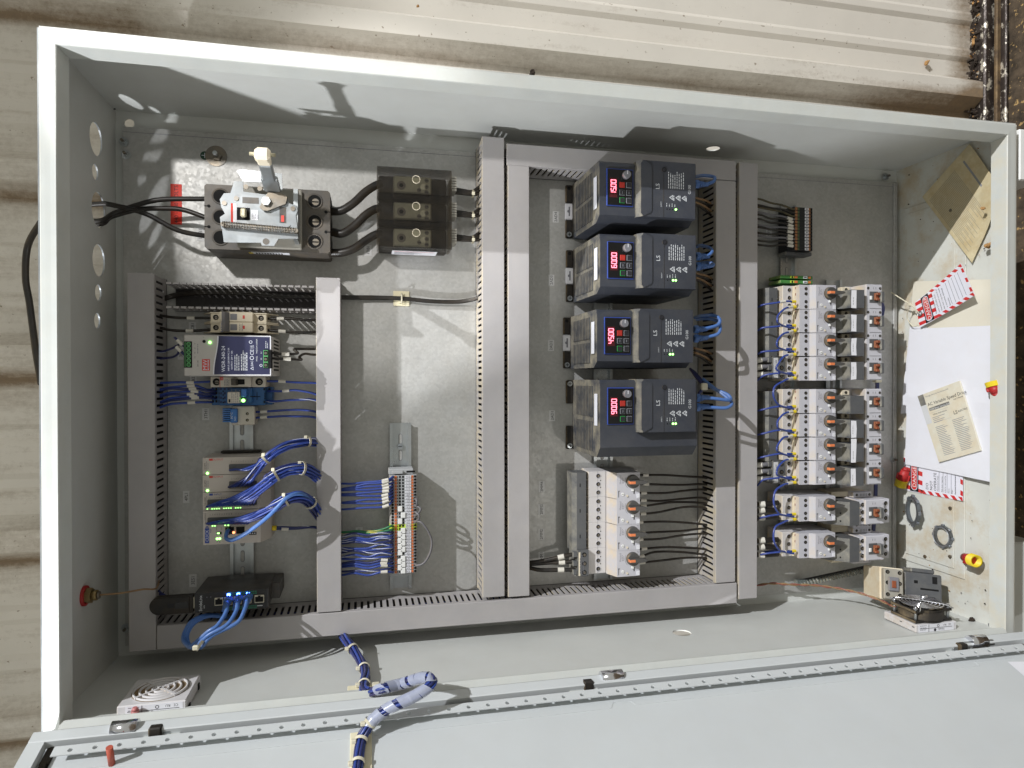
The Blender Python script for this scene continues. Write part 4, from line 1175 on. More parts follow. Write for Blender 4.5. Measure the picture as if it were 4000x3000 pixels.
# ================================================================== LEFT BAY DEVICES
def twin_breaker():
    x0, x1 = 816, 1038
    a = at(816, 1217, w=62); c = at(1038, 1301, w=62); t = thing('miniature_breaker', 'beige twin miniature breaker with grey toggle above the power supply', 'circuit breaker', ((a.x + c.x) / 2, (a.y + c.y) / 2, 0))
    h = (a.y - c.y) / 2
    for k in range(2):
        y1 = a.y - k * h; y0 = y1 - h + .4; L_ = c.x - a.x
        mb = MB()
        mb.box(a.x, y0, 8, c.x, y1, 52, 'cream', 1); mb.box(a.x + L_ * .19, y0, 50, a.x + L_ * .78, y1, 66, 'cream', 1)
        for yy in (y0, y1 - 1.6):
            mb.prism([(a.x - 14, 28), (a.x - 12, 32), (a.x, 54), (c.x, 54), (c.x + 14, 32), (c.x + 15, 28)], yy, yy + 1.6, 'cream', 'y')
        mb.hole(a.x + L_ * .095, (y0 + y1) / 2, 52.1, 4, n=14, screw='steel'); mb.hole(c.x - L_ * .1, (y0 + y1) / 2, 52.1, 4, n=14, screw='steel')
        mb.box(a.x + L_ * .38, y0 + 3, 66.05, a.x + L_ * .5, y1 - 3, 66.6, 'mms_line'); mb.box(a.x + L_ * .6, (y0 + y1) / 2 - 2.4, 66.05, a.x + L_ * .635, (y0 + y1) / 2 + 2.4, 66.5, 'brand_red')
        if k == 1: mb.text('EATON', a.x + L_ * .235, (y0 + y1) / 2, 66.1, 4.6, 'trim_blue'); mb.lines(a.x + L_ * .54, y0 + 2, 66.1, 3, 12, 2, .7, 'ink_grey')
        mb.build('pole', t)
    mb = MB(); L_ = c.x - a.x
    mb.prism([(a.x + L_ * .27, 66.1), (a.x + L_ * .25, 74), (a.x + L_ * .31, 77), (a.x + L_ * .37, 66.1)], c.y + 1, a.y - 1, 'knob_grey', 'y'); mb.build('toggle', t)
twin_breaker()

def psu():
    a = at(718, 1307, w=114); c = at(1060, 1469, w=114); u0, u1, v1, v0, z = a.x, c.x, a.y, c.y, 114
    t = thing('power_supply', 'grey power supply with navy wave-edged front label and a red logo square', 'power supply', ((u0 + u1) / 2, (v0 + v1) / 2, 0))
    L_, Wd = u1 - u0, v1 - v0
    fx = lambda px: u0 + (px - 393) / (1545 - 393) * L_
    fy = lambda py: v1 - (py - 420) / (970 - 420) * Wd
    mb = MB(); mb.box(u0, v0, 8, u1, v1, z, 'psu', 1.2)
    for i in range(9): mb.box(u1 + .05, v0 + 8 + i * 5.4, 30, u1 + .3, v0 + 10.6 + i * 5.4, 88, 'hole')
    mb.build('case', t)
    mb = MB()
    n = 16; edge = [(fx(845 - 60 * (.5 - .5 * math.cos(math.pi * i / n))) , fy(432 + (948 - 432) * i / n)) for i in range(n + 1)]
    ew = [(p - 3.2 + 1.6, q) for p, q in edge]
    mb.prism(ew + [(fx(1540), fy(960)), (fx(1540), fy(428))], z + .05, z + .35, 'psu_white')
    mb.prism(edge + [(fx(1524), fy(948)), (fx(1524), fy(440))], z + .4, z + .7, 'navy')
    zz = z + .8
    mb.text('WDR-240-24', fx(905), fy(740), zz, 6.6, 'wire_white')
    mb.text('INPUT: 200-500VAC 2.0A', fx(975), fy(745), zz, 3.0, 'wire_white'); mb.text('OUTPUT: 24V = 10A', fx(1018), fy(755), zz, 3.0, 'wire_white')
    mb.lines(fx(1055), fy(895), zz, 3, 30, 2.6, .9, 'ink_white'); mb.lines(fx(1140), fy(895), zz, 4, 28, 2.4, 1.1, 'ink_white')
    mb.text('CE', fx(1285), fy(650), zz, 7, 'wire_white'); mb.text('UK', fx(1275), fy(575), zz, 3.6, 'wire_white'); mb.text('CA', fx(1300), fy(575), zz, 3.6, 'wire_white')
    mb.ring(fx(1285), fy(725), zz, 2.0, 2.8, .1, 'wire_white', n=18); mb.text('EAC', fx(1285), fy(800), zz, 4.4, 'wire_white'); mb.ring(fx(1270), fy(510), zz, 1.6, 2.3, .1, 'wire_white', n=18)
    mb.add([(fx(1262), fy(868), zz), (fx(1305), fy(890), zz), (fx(1305), fy(842), zz)], [(0, 1, 2)], 'wire_white'); mb.add([(fx(1275), fy(868), zz + .1), (fx(1300), fy(880), zz + .1), (fx(1300), fy(854), zz + .1)], [(0, 1, 2)], 'navy')
    mb.text('MW02', fx(1350), fy(735), zz, 2.6, 'ink_white'); mb.text('MADE IN CHINA', fx(1350), fy(565), zz, 2.8, 'ink_white'); mb.text('L1', fx(1408), fy(655), zz, 3, 'ink_white'); mb.text('L2', fx(1408), fy(738), zz, 3, 'ink_white')
    mb.ring(fx(1408), fy(825), zz, 1.3, 2, .1, 'wire_white', n=14); mb.lines(fx(1470), fy(590), zz, 2, 11, 2, .7, 'ink_white')
    mb.box(fx(628), fy(898), z + .05, fx(728), fy(745), z + .5, 'brand_red'); mb.text('MW', fx(665), fy(822), z + .6, 8.2, 'wire_white'); mb.box(fx(700), fy(890), z + .55, fx(716), fy(755), z + .6, 'wire_white'); mb.text('MEAN WELL', fx(708), fy(822), z + .7, 2.0, 'brand_red')
    for i, s in enumerate(['-V', '-V', '+V', '+V']): mb.text(s, fx(535), fy(542 + i * 60), z + .1, 2.6, 'ink')
    mb.text('DC OK', fx(572), fy(800), z + .1, 2.8, 'ink'); mb.lines(fx(568), fy(670), z + .1, 1, 20, 2, .9, 'ink_grey'); mb.text('+', fx(645), fy(452), z + .1, 3, 'ink')
    mb.cyl(fx(655), fy(508), z + .1, 2.2, .5, 'hole', n=14)
    mb.build('front_label', t)
    mb = MB()
    mb.box(fx(393), fy(858), z - 14, fx(498), fy(510), z + 1.2, 'hole', .5)
    for i in range(6): mb.ring(fx(458), fy(545 + i * 55), z + 1.2, 1.9, 2.9, .5, 'term_light', n=16); mb.cyl(fx(458), fy(545 + i * 55), z + 1.2, 1.8, .4, 'term_green', n=12)
    mb.box(fx(400), fy(850), z + 1.2, fx(425), fy(518), z + 1.5, 'term_green')
    mb.build('output_terminal', t)
    mb = MB()
    mb.box(fx(1438), fy(865), z - 12, fx(1548), fy(612), z + 1.4, 'hole', .5); mb.box(fx(1440), fy(858), z + 1.4, fx(1502), fy(618), z + 1.8, 'term_light')
    for i in range(3): mb.box(fx(1448), fy(690 + i * 82), z + 1.85, fx(1496), fy(628 + i * 82), z + 2.2, 'hole'); mb.cyl(fx(1472), fy(659 + i * 82), z + 2.25, 2, .4, 'steel', n=12)
    mb.build('input_terminal', t)
    mb = MB(); mb.cyl(fx(732), fy(520), z + .1, 1.9, 1.6, 'led_green', n=12); mb.build('status_light', t)
psu()

def single_breaker():
    a = at(818, 1471, w=60); c = at(1036, 1512, w=60); t = thing('miniature_breaker', 'beige single-pole miniature breaker with olive toggle below the power supply', 'circuit breaker', ((a.x + c.x) / 2, (a.y + c.y) / 2, 0))
    L_ = c.x - a.x; mb = MB()
    mb.box(a.x, c.y, 8, c.x, a.y, 54, 'beige', 1); mb.box(a.x + L_ * .19, c.y + .2, 54, a.x + L_ * .75, a.y - .2, 66, 'beige', 1)
    for x in (a.x + L_ * .11, c.x - L_ * .12): mb.hole(x, (a.y + c.y) / 2, 54.1, 5.4, n=16, screw='steel')
    mb.box(a.x + L_ * .20, c.y + .4, 66.05, a.x + L_ * .206, a.y - .4, 66.3, 'brand_red'); mb.box(a.x + L_ * .21, a.y - 5.5, 66.05, a.x + L_ * .26, a.y - .5, 66.2, 'brand_red'); mb.text('LS', a.x + L_ * .235, a.y - 3, 66.3, 3, 'white')
    mb.lines(a.x + L_ * .28, c.y + 2, 66.1, 4, 11, 1.9, .8, 'ink_grey'); mb.box(a.x + L_ * .52, c.y + 4, 66.05, a.x + L_ * .64, a.y - 4, 66.4, 'hole')
    mb.build('housing', t)
    mb = MB(); mb.prism([(a.x + L_ * .41, 66.1), (a.x + L_ * .42, 76), (a.x + L_ * .5, 78), (a.x + L_ * .52, 66.1)], c.y + 3, a.y - 3, 'breaker', 'y'); mb.build('toggle', t)
single_breaker()

def relay():
    a = at(812, 1513, w=58); c = at(1056, 1583, w=58); t = thing('relay', 'blue relay socket with pale relay and lit green lamp', 'relay', ((a.x + c.x) / 2, (a.y + c.y) / 2, 0))
    fx = lambda px: a.x + (px - 705) / (1530 - 705) * (c.x - a.x); fy = lambda py: a.y - (py - 1112) / (1355 - 1112) * (a.y - c.y)
    mb = MB(); mb.box(a.x, c.y, 8, c.x, a.y, 34, 'relay', 1); mb.box(fx(840), c.y, 34, fx(1450), a.y, 52, 'relay', 1); mb.box(fx(1010), fy(1320), 52, fx(1290), fy(1120), 60, 'relay', 1)
    for i in range(4):
        for x in (865, 915, 965): mb.box(fx(x - 14), fy(1150 + i * 58), 52.05, fx(x + 14), fy(1120 + i * 58), 52.4, 'relay_dark')
        for x in (725, 770, 815): mb.box(fx(x - 14), fy(1155 + i * 55), 34.05, fx(x + 14), fy(1122 + i * 55), 34.4, 'hole')
        mb.cyl(fx(895), fy(1165 + i * 50), 52.5, 1.1, .3, 'hole', n=8); mb.cyl(fx(1450), fy(1195 + i * 24), 52.1, 1, .3, 'hole', n=8)
    mb.box(fx(1260), fy(1240), 60.1, fx(1330), fy(1228), 60.4, 'hole'); mb.box(fx(1300), fy(1245), 52.1, fx(1390), fy(1235), 52.3, 'hole'); mb.box(fx(1340), fy(1285), 52.1, fx(1348), fy(1180), 52.3, 'hole')
    for y in (1140, 1310): mb.box(fx(1430), fy(y + 14), 52.1, fx(1455), fy(y - 14), 52.4, 'hole'); mb.box(fx(1475), fy(y + 14), 34.1, fx(1505), fy(y - 14), 34.4, 'hole')
    mb.build('socket', t)
    mb = MB(); mb.box(fx(990), fy(1318), 60.05, fx(1150), fy(1172), 76, 'beige', 1); mb.box(fx(1005), fy(1307), 76.05, fx(1030), fy(1265), 76.2, 'ink'); mb.lines(fx(1045), fy(1310), 76.1, 5, 20, 2.7, .9, 'ink_grey'); mb.build('plug_in_relay', t)
    mb = MB(); mb.box(fx(1158), fy(1240), 60.05, fx(1228), fy(1135), 72, 'fin_blue', 1); mb.build('retaining_clip', t)
    mb = MB(); mb.box(fx(1165), fy(1310), 60.05, fx(1225), fy(1258), 71, 'clear_plastic', 1); mb.cyl(fx(1190), fy(1285), 71.1, 2.6, 1.4, 'led_green', n=12); mb.build('status_light', t)
relay()

def thermostat():
    a = at(905, 1586, w=42); c = at(995, 1660, w=42); t = thing('thermostat', 'small beige thermostat with bright blue fins', 'thermostat', ((a.x + c.x) / 2, (a.y + c.y) / 2, 0))
    mb = MB(); mb.box(a.x, c.y, 8, c.x, a.y, 42, 'beige', 1.2)
    for y in (1616, 1641): p = at(966, y, w=42); mb.hole(p.x, p.y, 42.1, 2.2, n=12, screw='brass_dull')
    mb.build('housing', t)
    mb = MB(); b0 = at(868, 1597, w=48); b1 = at(927, 1651, w=48)
    xm = b0.x + (b1.x - b0.x) * .55
    mb.box(xm, b1.y, 20, b1.x, b0.y, 49, 'fin_blue', 1)
    for i in range(7):
        y = b1.y + 1 + (b0.y - b1.y - 2.6) * i / 6; mb.prism([(b0.x, 24), (b0.x - 2, 30), (b0.x, 46), (xm, 48), (xm, 24)], y, y + 1.8, 'fin_blue', 'y')
    mb.text('30°C', b1.x - 8, (b0.y + b1.y) / 2, 49.1, 5, 'wire_white'); mb.text('NO', b1.x - 3, b1.y + 6, 49.1, 4, 'wire_white'); mb.build('cooling_fins', t)
thermostat()

def plc():
    grp = 'controller modules'
    def fx(px, z): return at(700 + px / 3.687, 1900, w=z).x
    def fy(py, z): return at(900, 1720 + py / 3.687, w=z).y
    z = 74
    specs = [(245, 490, 'upper OUTPUT controller module with a red mark', 'OUTPUT', 'C0-08TR'), (493, 740, 'lower OUTPUT controller module with a red mark', 'OUTPUT', 'C0-08TR'), (744, 1000, 'INPUT controller module with a blue mark and green lights', 'INPUT', 'C0-16NE3')]
    for y0, y1, lab, kind, code in specs:
        u0, u1, v1, v0 = fx(340, z), fx(1165, z), fy(y0, z), fy(y1, z) + .4
        t = thing('controller_module', lab, 'controller', ((u0 + u1) / 2, (v0 + v1) / 2, 0), grp)
        mb = MB(); mb.prism([(u0, 8), (u0, z), (u1, z), (u1 + 12, z - 26), (u1 + 12, 8)], v0, v1, 'plc', 'y')
        zz = z + .1; Y = lambda k: fy(y0 + k, z)
        mb.box(fx(433, z), Y(42), zz, fx(485, z), Y(12), zz + .1, 'brand_red' if kind == 'OUTPUT' else 'trim_blue'); mb.text(kind, fx(545, z) + 1, Y(27), zz, 3.8, 'brand_red' if kind == 'OUTPUT' else 'trim_blue', rot=0)
        mb.text(code, fx(372, z), Y(120), zz, 2.6, 'ink'); mb.lines(fx(392, z), Y(165), zz, 2, 13, 2, .6, 'ink_grey'); mb.text('PWR', fx(375, z), Y(222), zz, 1.8, 'ink')
        mb.box(fx(345, z), Y(184), zz, fx(412, z), Y(182), zz + .05, 'mms_line')
        xs = 755 if kind == 'OUTPUT' else 440
        for i, s in enumerate(['C1', '1', '2', '3', '4', 'C2', '5', '6', '7', '8']): mb.text(s, fx(xs + i * 34, z), Y(60 if kind == 'OUTPUT' else 78), zz, 2.2, 'ink')
        mb.build('housing', t)
        mb = MB(); xa = 722 if kind == 'OUTPUT' else 410
        mb.box(fx(xa, z), Y(200), z - 8, fx(1120, z), Y(98), z + 3, 'dark_grey', .6)
        for i in range(10 if kind == 'OUTPUT' else 18): mb.cyl(fx(xa + 40 + i * 36, z), Y(190), z + 3.1, 1.1, .3, 'steel', n=8)
        mb.build('terminal_strip', t)
        mb = MB()
        if kind == 'OUTPUT': mb.cyl(fx(408, z), Y(220), zz, 1.9, .5, 'led_green', n=12)
        else:
            for i in range(15):
                if i not in (1, 6, 11): mb.box(fx(398 + i * 34, z), Y(236), zz, fx(412 + i * 34, z), Y(228), zz + .4, 'led_green')
        mb.build('status_light', t)
    y0, y1 = 1005, 1490
    u0, u1, v1, v0 = fx(343, z), fx(1170, z), fy(y0, z), fy(y1, z)
    t = thing('controller_module', 'controller processor module with blue oval logo and two network jacks', 'controller', ((u0 + u1) / 2, (v0 + v1) / 2, 0), grp)
    mb = MB(); mb.prism([(u0, 8), (u0, z), (u1, z), (u1 + 12, z - 26), (u1 + 12, 8)], v0, v1, 'plc', 'y'); zz = z + .1
    X = lambda p: fx(p, z); Y = lambda p: fy(p, z)
    mb.box(X(367), Y(1465), zz, X(430), Y(1250), zz + .2, 'trim_blue', .1); mb.text('CLICK', X(398), Y(1358), zz + .3, 6.2, 'wire_white'); mb.add([(X(370), Y(1243), zz), (X(430), Y(1243), zz), (X(398), Y(1218), zz)], [(0, 1, 2)], 'trim_blue'); mb.text('Koyo', X(447), Y(1290), zz, 2.6, 'trim_blue')
    mb.text('C0-11DD2E-D', X(374), Y(1112), zz, 2.6, 'ink')
    for i, s in enumerate(['C1', 'X1', 'X2', 'X3', 'X4', 'C2', 'X5', 'X6', 'X7', 'X8', ' ', 'Y1', 'Y2', 'Y3']): mb.text(s, X(445 + i * 34), Y(1060), zz, 1.9, 'ink')
    mb.text('RUN', X(535), Y(1270), zz, 1.8, 'ink'); mb.text('STOP', X(606), Y(1268), zz, 1.8, 'ink'); mb.text('PWR', X(545), Y(1450), zz, 1.8, 'ink'); mb.text('RUN', X(580), Y(1450), zz, 1.8, 'ink')
    mb.box(X(538), Y(1348), zz, X(608), Y(1310), zz + .5, 'hole'); mb.box(X(1005), Y(1375), zz, X(1110), Y(1335), zz + .4, 'hole')
    for i in range(3): mb.box(X(1015 + i * 32), Y(1362), zz + .45, X(1032 + i * 32), Y(1345), zz + .6, 'sticker')
    mb.build('housing', t)
    mb = MB(); mb.box(X(410), Y(1205), z - 8, X(1020), Y(1100), z + 3, 'dark_grey', .6); mb.build('terminal_strip', t)
    for a, c in ((655, 800), (812, 950)):
        mb = MB(); mb.box(X(a), Y(1355), zz, X(c), Y(1240), zz + 1.2, 'port', .3); mb.box(X(a + 8), Y(1348), zz + 1.25, X(c - 8), Y(1247), zz + 1.5, 'hole'); mb.build('network_jack', t)
    mb = MB()
    for x in (545, 580): mb.cyl(X(x), Y(1408), zz, 1.7, .5, 'led_green', n=12)
    mb.box(X(545), Y(1338), zz + .55, X(580), Y(1320), zz + .9, 'led_green')
    for x in (478, 512, 660, 705): mb.box(X(x - 9), Y(1226), zz, X(x + 9), Y(1216), zz + .4, 'led_green')
    mb.cyl(X(785), Y(1326), zz + 1.6, 1.8, .5, 'led_orange', n=12)
    mb.build('status_light', t)
    # rail stop and power plug
    mb = MB(); p = at(700 + 1245 / 3.687, 1720 + 1250 / 3.687, w=40)
    mb.box(p.x - 10, p.y - 14, 26, p.x + 8, p.y + 13, 48, 'tb_grey', 1); mb.cyl(p.x + 8, p.y - 2, 40, 4, 8, 'yellow', 'x', 10)
    single(mb, 'power_plug', 'grey power plug with yellow collar at the controller edge', 'plug', (p.x, p.y, 40))
    mb = MB(); p = at(945, 1762, w=20); mb.box(p.x - 30, p.y - 2, 9, p.x + 28, p.y + 1, 26, 'black', 1)
    single(mb, 'rail_stop', 'black stop clamp on the rail against the upper controller module', 'rail stop', (p.x, p.y, 9))
plc()

def router():
    z = 96
    q = [at(*p, w=z) for p in [(758, 2322), (1052, 2296), (1045, 2371), (760, 2399)]]
    u0, u1 = (q[0].x + q[3].x) / 2, (q[1].x + q[2].x) / 2; v1, v0 = (q[0].y + q[1].y) / 2, (q[2].y + q[3].y) / 2
    t = thing('network_router', 'black industrial router with three blue lights above the lower duct', 'router', ((u0 + u1) / 2, (v0 + v1) / 2, 0))
    L_, Wd = u1 - u0, v1 - v0
    mb = MB(); mb.box(u0, v0, 12, u1, v1, z, 'router', .8); mb.box(u1 - 8, v0 + 2, 8, u1 + 12, v1 - 2, 60, 'router', 1); mb.build('case', t)
    fx = lambda p: u0 + (p - 605) / (1415 - 605) * L_; fy = lambda k: v1 - k * Wd
    mb = MB(); mb.box(u0 + .6, v0 + .6, z + .05, u1 - .6, v1 - .6, z + .5, 'router_face'); zz = z + .6
    mb.text('StrideLinx', fx(672), fy(.52), zz, 6.0, 'ink_white', bold=.92); mb.text('VPN', fx(712), fy(.72), zz, 2.6, 'ink_white')
    for i in range(15):
        for k in range(2):
            for r_ in (0, 1): mb.box(fx(960 + i * 22), fy(.05 + .1 * k + .74 * r_), zz, fx(976 + i * 22), fy(.12 + .1 * k + .74 * r_), zz + .1, 'router_green')
    for x in (738, 780): mb.box(fx(x), fy(.25), zz, fx(x + 8), fy(.2), zz + .1, 'ink_grey')
    mb.box(fx(1290), fy(.86), zz, fx(1350), fy(.82), zz + .1, 'ink_white')
    mb.build('front_plate', t)
    for a, c in ((825, 918), (928, 1020), (1030, 1122), (1135, 1228), (1262, 1368)):
        mb = MB(); mb.box(fx(a), fy(.68), zz, fx(c), fy(.28), zz + 1.4, 'port', .4); mb.box(fx(a + 8), fy(.63), zz + 1.45, fx(c - 8), fy(.36), zz + 1.7, 'hole'); mb.box(fx((a + c) / 2 - 14), fy(.36), zz + 1.45, fx((a + c) / 2 + 14), fy(.30), zz + 1.7, 'hole'); mb.build('network_jack', t)
    mb = MB()
    for x in (978, 1085, 1190): mb.box(fx(x - 17), fy(.24), zz + .15, fx(x + 17), fy(.10), zz + 2.2, 'led_blue', .4)
    mb.build('status_light', t)
    d = thing('network_dongle', 'long rounded black dongle plugged into the router side', 'dongle', (u0 - 30, (v0 + v1) / 2, z - 12))
    a = at(582, 2372, w=88); mb = MB(); r_ = 12.5; cy = (at(600, 2340, w=88).y + at(600, 2402, w=88).y) / 2; n = 12
    o = [(a.x + r_ + r_ * math.cos(R(90 + 180 * i / n)), cy + r_ * math.sin(R(90 + 180 * i / n))) for i in range(n + 1)] + [(u0 - 4, cy - r_), (u0 - 4, cy + r_)]
    mb.prism(o, 76, 87, 'black'); o2 = [(a.x + r_ + (p[0] - a.x - r_) * .9, cy + (p[1] - cy) * .88) for p in o]; mb.prism(o2, 87.05, 88.5, 'black')
    mb.box(a.x + 34, cy - 4.5, 88.55, a.x + 52, cy + 4.5, 88.9, 'bezel', .1); mb.box(a.x + 24, cy - 3, 88.55, a.x + 33, cy + 3, 88.8, 'drive_slot'); mb.build('body', d)
    mb = MB(); mb.box(u0 - 3.9, cy - 7, 78, u0 - .1, cy + 9, 85, 'port', .3); mb.build('plug_shell', d)
    return u0, u1, v0, v1, z, fx, fy
RT = router()
# ================================================================== WIRES
def off_frames(P):
    fr = []; up = None
    for i, p in enumerate(P):
        t = (P[min(i + 1, len(P) - 1)] - P[max(i - 1, 0)]).normalized()
        if up is None: up = t.orthogonal().normalized()
        up = up - t * up.dot(t); up = up.normalized() if up.length > 1e-6 else t.orthogonal().normalized()
        fr.append((up.copy(), t.cross(up)))
    return fr
def strand(mb, P, ang, rad, r, mat, twist=0.0, n=6):
    """one conductor laid at an angle round a smoothed path, with a slow lay"""
    fr = off_frames(P); q = []; s = 0
    for i, p in enumerate(P):
        if i: s += (P[i] - P[i - 1]).length
        a = ang + twist * s; q.append(p + (fr[i][0] * math.cos(a) + fr[i][1] * math.sin(a)) * rad)
    mb.tube(q, r, mat, n, res=1)
def wire(label, pts, r, mat, marks=(), group=None, stripe=None, cat='wire', extra=None, name='wire'):
    jr = random.Random(label); pts = [Vector(p) for p in pts]; k = 1.0 if len(pts) > 3 else 0
    pts = [p if i in (0, len(pts) - 1) else p + Vector((jr.uniform(-1, 1), jr.uniform(-1, 1), jr.uniform(-1, 1))) * k for i, p in enumerate(pts)]
    P = smooth_path(pts, 6); mb = MB(); mb.tube(P, r, mat, 8, res=1)
    if stripe: strand(mb, P, 1.0, r * .72, r * .42, stripe, .10, 5)
    if extra: extra(mb, P)
    o = single(mb, name, label, cat, tuple(P[0]), group)
    for t, txt in marks:
        i = int(t * (len(P) - 1)); i = max(1, min(i, len(P) - 2))
        d = (P[i + 1] - P[i - 1]).normalized(); L_ = 10.5
        m = MB(); m.tube([P[i] - d * L_ / 2, P[i] + d * L_ / 2], r + .85, 'marker', 14, res=1)
        if txt:
            sd = Vector((-d.y, d.x, 0)).normalized()
            M_ = Matrix(((-d.x, -sd.x, 0), (-d.y, -sd.y, 0), (-d.z, -sd.z, 1)))
            c = P[i] + Vector((0, 0, r + .88)); m.text(txt, c.x, c.y, c.z, 3.0 + r * .5, 'ink', rot=0, M=M_)
        m.build('marker_sleeve', o)
    return o
ORD = ['first', 'second', 'third', 'fourth', 'fifth', 'sixth', 'seventh', 'eighth', 'ninth', 'tenth', 'eleventh', 'twelfth', 'thirteenth', 'fourteenth', 'fifteenth', 'sixteenth']

# -------- incoming supply cables through the third hole
c1 = lambda x, y, w: tuple(at(x / 1.58, y / 1.58, w=w))
hole_p = at(385, 815, u=0)
G = 'black supply cables to the breaker'
wire('black supply cable crossing over the other two to the lowest breaker pole', [(-60, hole_p.y - 2, hole_p.z - 6), (-2, hole_p.y + 6, hole_p.z), c1(700, 1270, 64), c1(900, 1318, 66), c1(1100, 1420, 60), c1(1262, 1458, 50), c1(1285, 1460, 46)], 3.6, 'wire_black', group=G, cat='cable', name='supply_cable')
wire('black supply cable arching to the uppermost breaker pole', [(-60, hole_p.y - 12, hole_p.z - 8), (-2, hole_p.y - 17, hole_p.z - 2), c1(700, 1318, 50), c1(850, 1268, 52), c1(1000, 1236, 52), c1(1265, 1226, 48), c1(1285, 1226, 46)], 3.6, 'wire_black', group=G, cat='cable', name='supply_cable')
wire('black supply cable running to the middle breaker pole', [(-60, hole_p.y - 18, hole_p.z - 12), (-2, hole_p.y - 21, hole_p.z - 4), c1(690, 1336, 44), c1(850, 1292, 46), c1(1000, 1282, 46), c1(1130, 1297, 46), c1(1265, 1338, 46), c1(1285, 1345, 46)], 3.6, 'wire_black', group=G, cat='cable', name='supply_cable')
# cable outside the cabinet, looping from the hole along the outer wall
wire('black cable hanging in a loop outside the cabinet beside the stained wall', [tuple(at(160, 868, w=60)), tuple(at(110, 960, w=20)), tuple(at(102, 1080, w=10)), tuple(at(112, 1180, w=10)), tuple(at(130, 1290, w=20)), tuple(at(140, 1380, w=40)), tuple(at(162, 1500, w=60))], 4.6, 'wire_black', cat='cable', name='outdoor_cable')
# breaker to distribution blocks
c2 = lambda x, y, w: tuple(at(1300 + x / 1.58, y / 1.58, w=w))
G = 'thick black cables from breaker to distribution blocks'
for i, (nm, ps) in enumerate([('uppermost', [(-25, 1305, 44), (0, 1308, 46), (60, 1302, 50), (130, 1250, 50), (200, 1185, 46), (262, 1145, 42), (300, 1130, 40)]),
                              ('middle', [(-25, 1432, 44), (0, 1435, 46), (60, 1440, 50), (130, 1395, 50), (200, 1330, 46), (262, 1292, 42), (300, 1285, 40)]),
                              ('lowest', [(-25, 1556, 44), (0, 1560, 46), (60, 1560, 50), (130, 1535, 50), (200, 1485, 46), (262, 1452, 42), (300, 1445, 40)])]):
    wire('%s thick black cable between breaker and smoky distribution blocks' % nm, [c2(*p) for p in ps], 6.6, 'wire_black', group=G, cat='cable', name='power_cable')
for i, (y, ty, nm) in enumerate([(1178, 1195, 'uppermost'), (1315, 1330, 'middle'), (1465, 1478, 'lowest')]):
    t = thing('wire_bundle', 'tied black wires leaving the %s distribution block for the long duct' % nm, 'wire bundle', c2(760, y, 36), 'tied black wires leaving the distribution blocks')
    for k in range(3):
        mb = MB(); dy = (k - 1) * 16
        mb.tube([c2(735, y + dy * .8, 34 + 3 * (k % 2)), c2(800, y + 6 + dy * .7, 36), c2(860, ty - 4 + dy * .6, 36), c2(905, ty - 20 + dy * 1.4, 34), c2(940, ty - 34 + dy * 1.8, 30)], 2.6, 'wire_black', 8); mb.build('wire', t)
    mb = MB(); a = Vector(c2(858, ty, 36)); mb.ring(a.x, a.y, 36, 5.2, 6.6, 3, 'tie', 'x', 16); mb.box(a.x - 1, a.y - 4, 42, a.x + 4, a.y + 1, 45, 'tie', .5); mb.build('cable_tie', t)

# -------- loose black wires through the coverless duct, across the middle bay to the long duct
c4 = lambda x, y, w: tuple(at(x / 1.58, 975 + y / 1.58, w=w)); c5 = lambda x, y, w: tuple(at(1300 + x / 1.58, 975 + y / 1.58, w=w))
t = thing('wire_bundle', 'loose black wires running through the coverless duct and cream clip to the middle', 'wire bundle', c4(1060, 290, 20))
for k, d in enumerate((0, 9, -6)):
    mb = MB(); mb.tube([c4(1010, 300 + d, 10), c4(1100, 278 + d, 14), c4(1250, 262 + d, 26), c4(1500, 262 + d * 1.4, 30), c4(1700, 284 + d, 28), c4(1900, 290 + d * .5, 22), c5(0, 292 + d * .5, 16), c5(60, 294 + d * .6, 12), c5(250, 296 + d * .7, 8), c5(425, 301 + d * .5, 9), c5(600, 318 + d * .5, 8), c5(760, 322 + d * .5, 8), c5(840, 312 + d * .5, 12), c5(885, 302 + d * .4, 18), c5(930, 290, 22)], 2.5, 'wire_black', 8, res=5)
    mb.build('wire', t)
a = at(1300 + 373 / 1.58, 975 + 255 / 1.58, w=1); b_ = at(1300 + 473 / 1.58, 975 + 350 / 1.58, w=1)
mb = MB(); mb.box(a.x, b_.y, .3, b_.x, a.y, 3.2, 'mount_cream', .8); cx_, cy_ = (a.x + b_.x) / 2, (a.y + b_.y) / 2
mb.prism([(cx_ - 5, cy_ - 8), (cx_ + 5, cy_ - 8), (cx_ + 4, cy_ + 8), (cx_ - 4, cy_ + 8)], 3.3, 6, 'mount_cream'); mb.tube([(cx_, cy_ - 8, 5), (cx_, cy_ - 5, 13), (cx_, cy_, 14.5), (cx_, cy_ + 5, 13), (cx_, cy_ + 8, 5)], 1.3, 'tie', 6)
single(mb, 'cable_mount', 'cream adhesive cable mount holding black wires in the middle bay', 'cable mount', (cx_, cy_, 0))

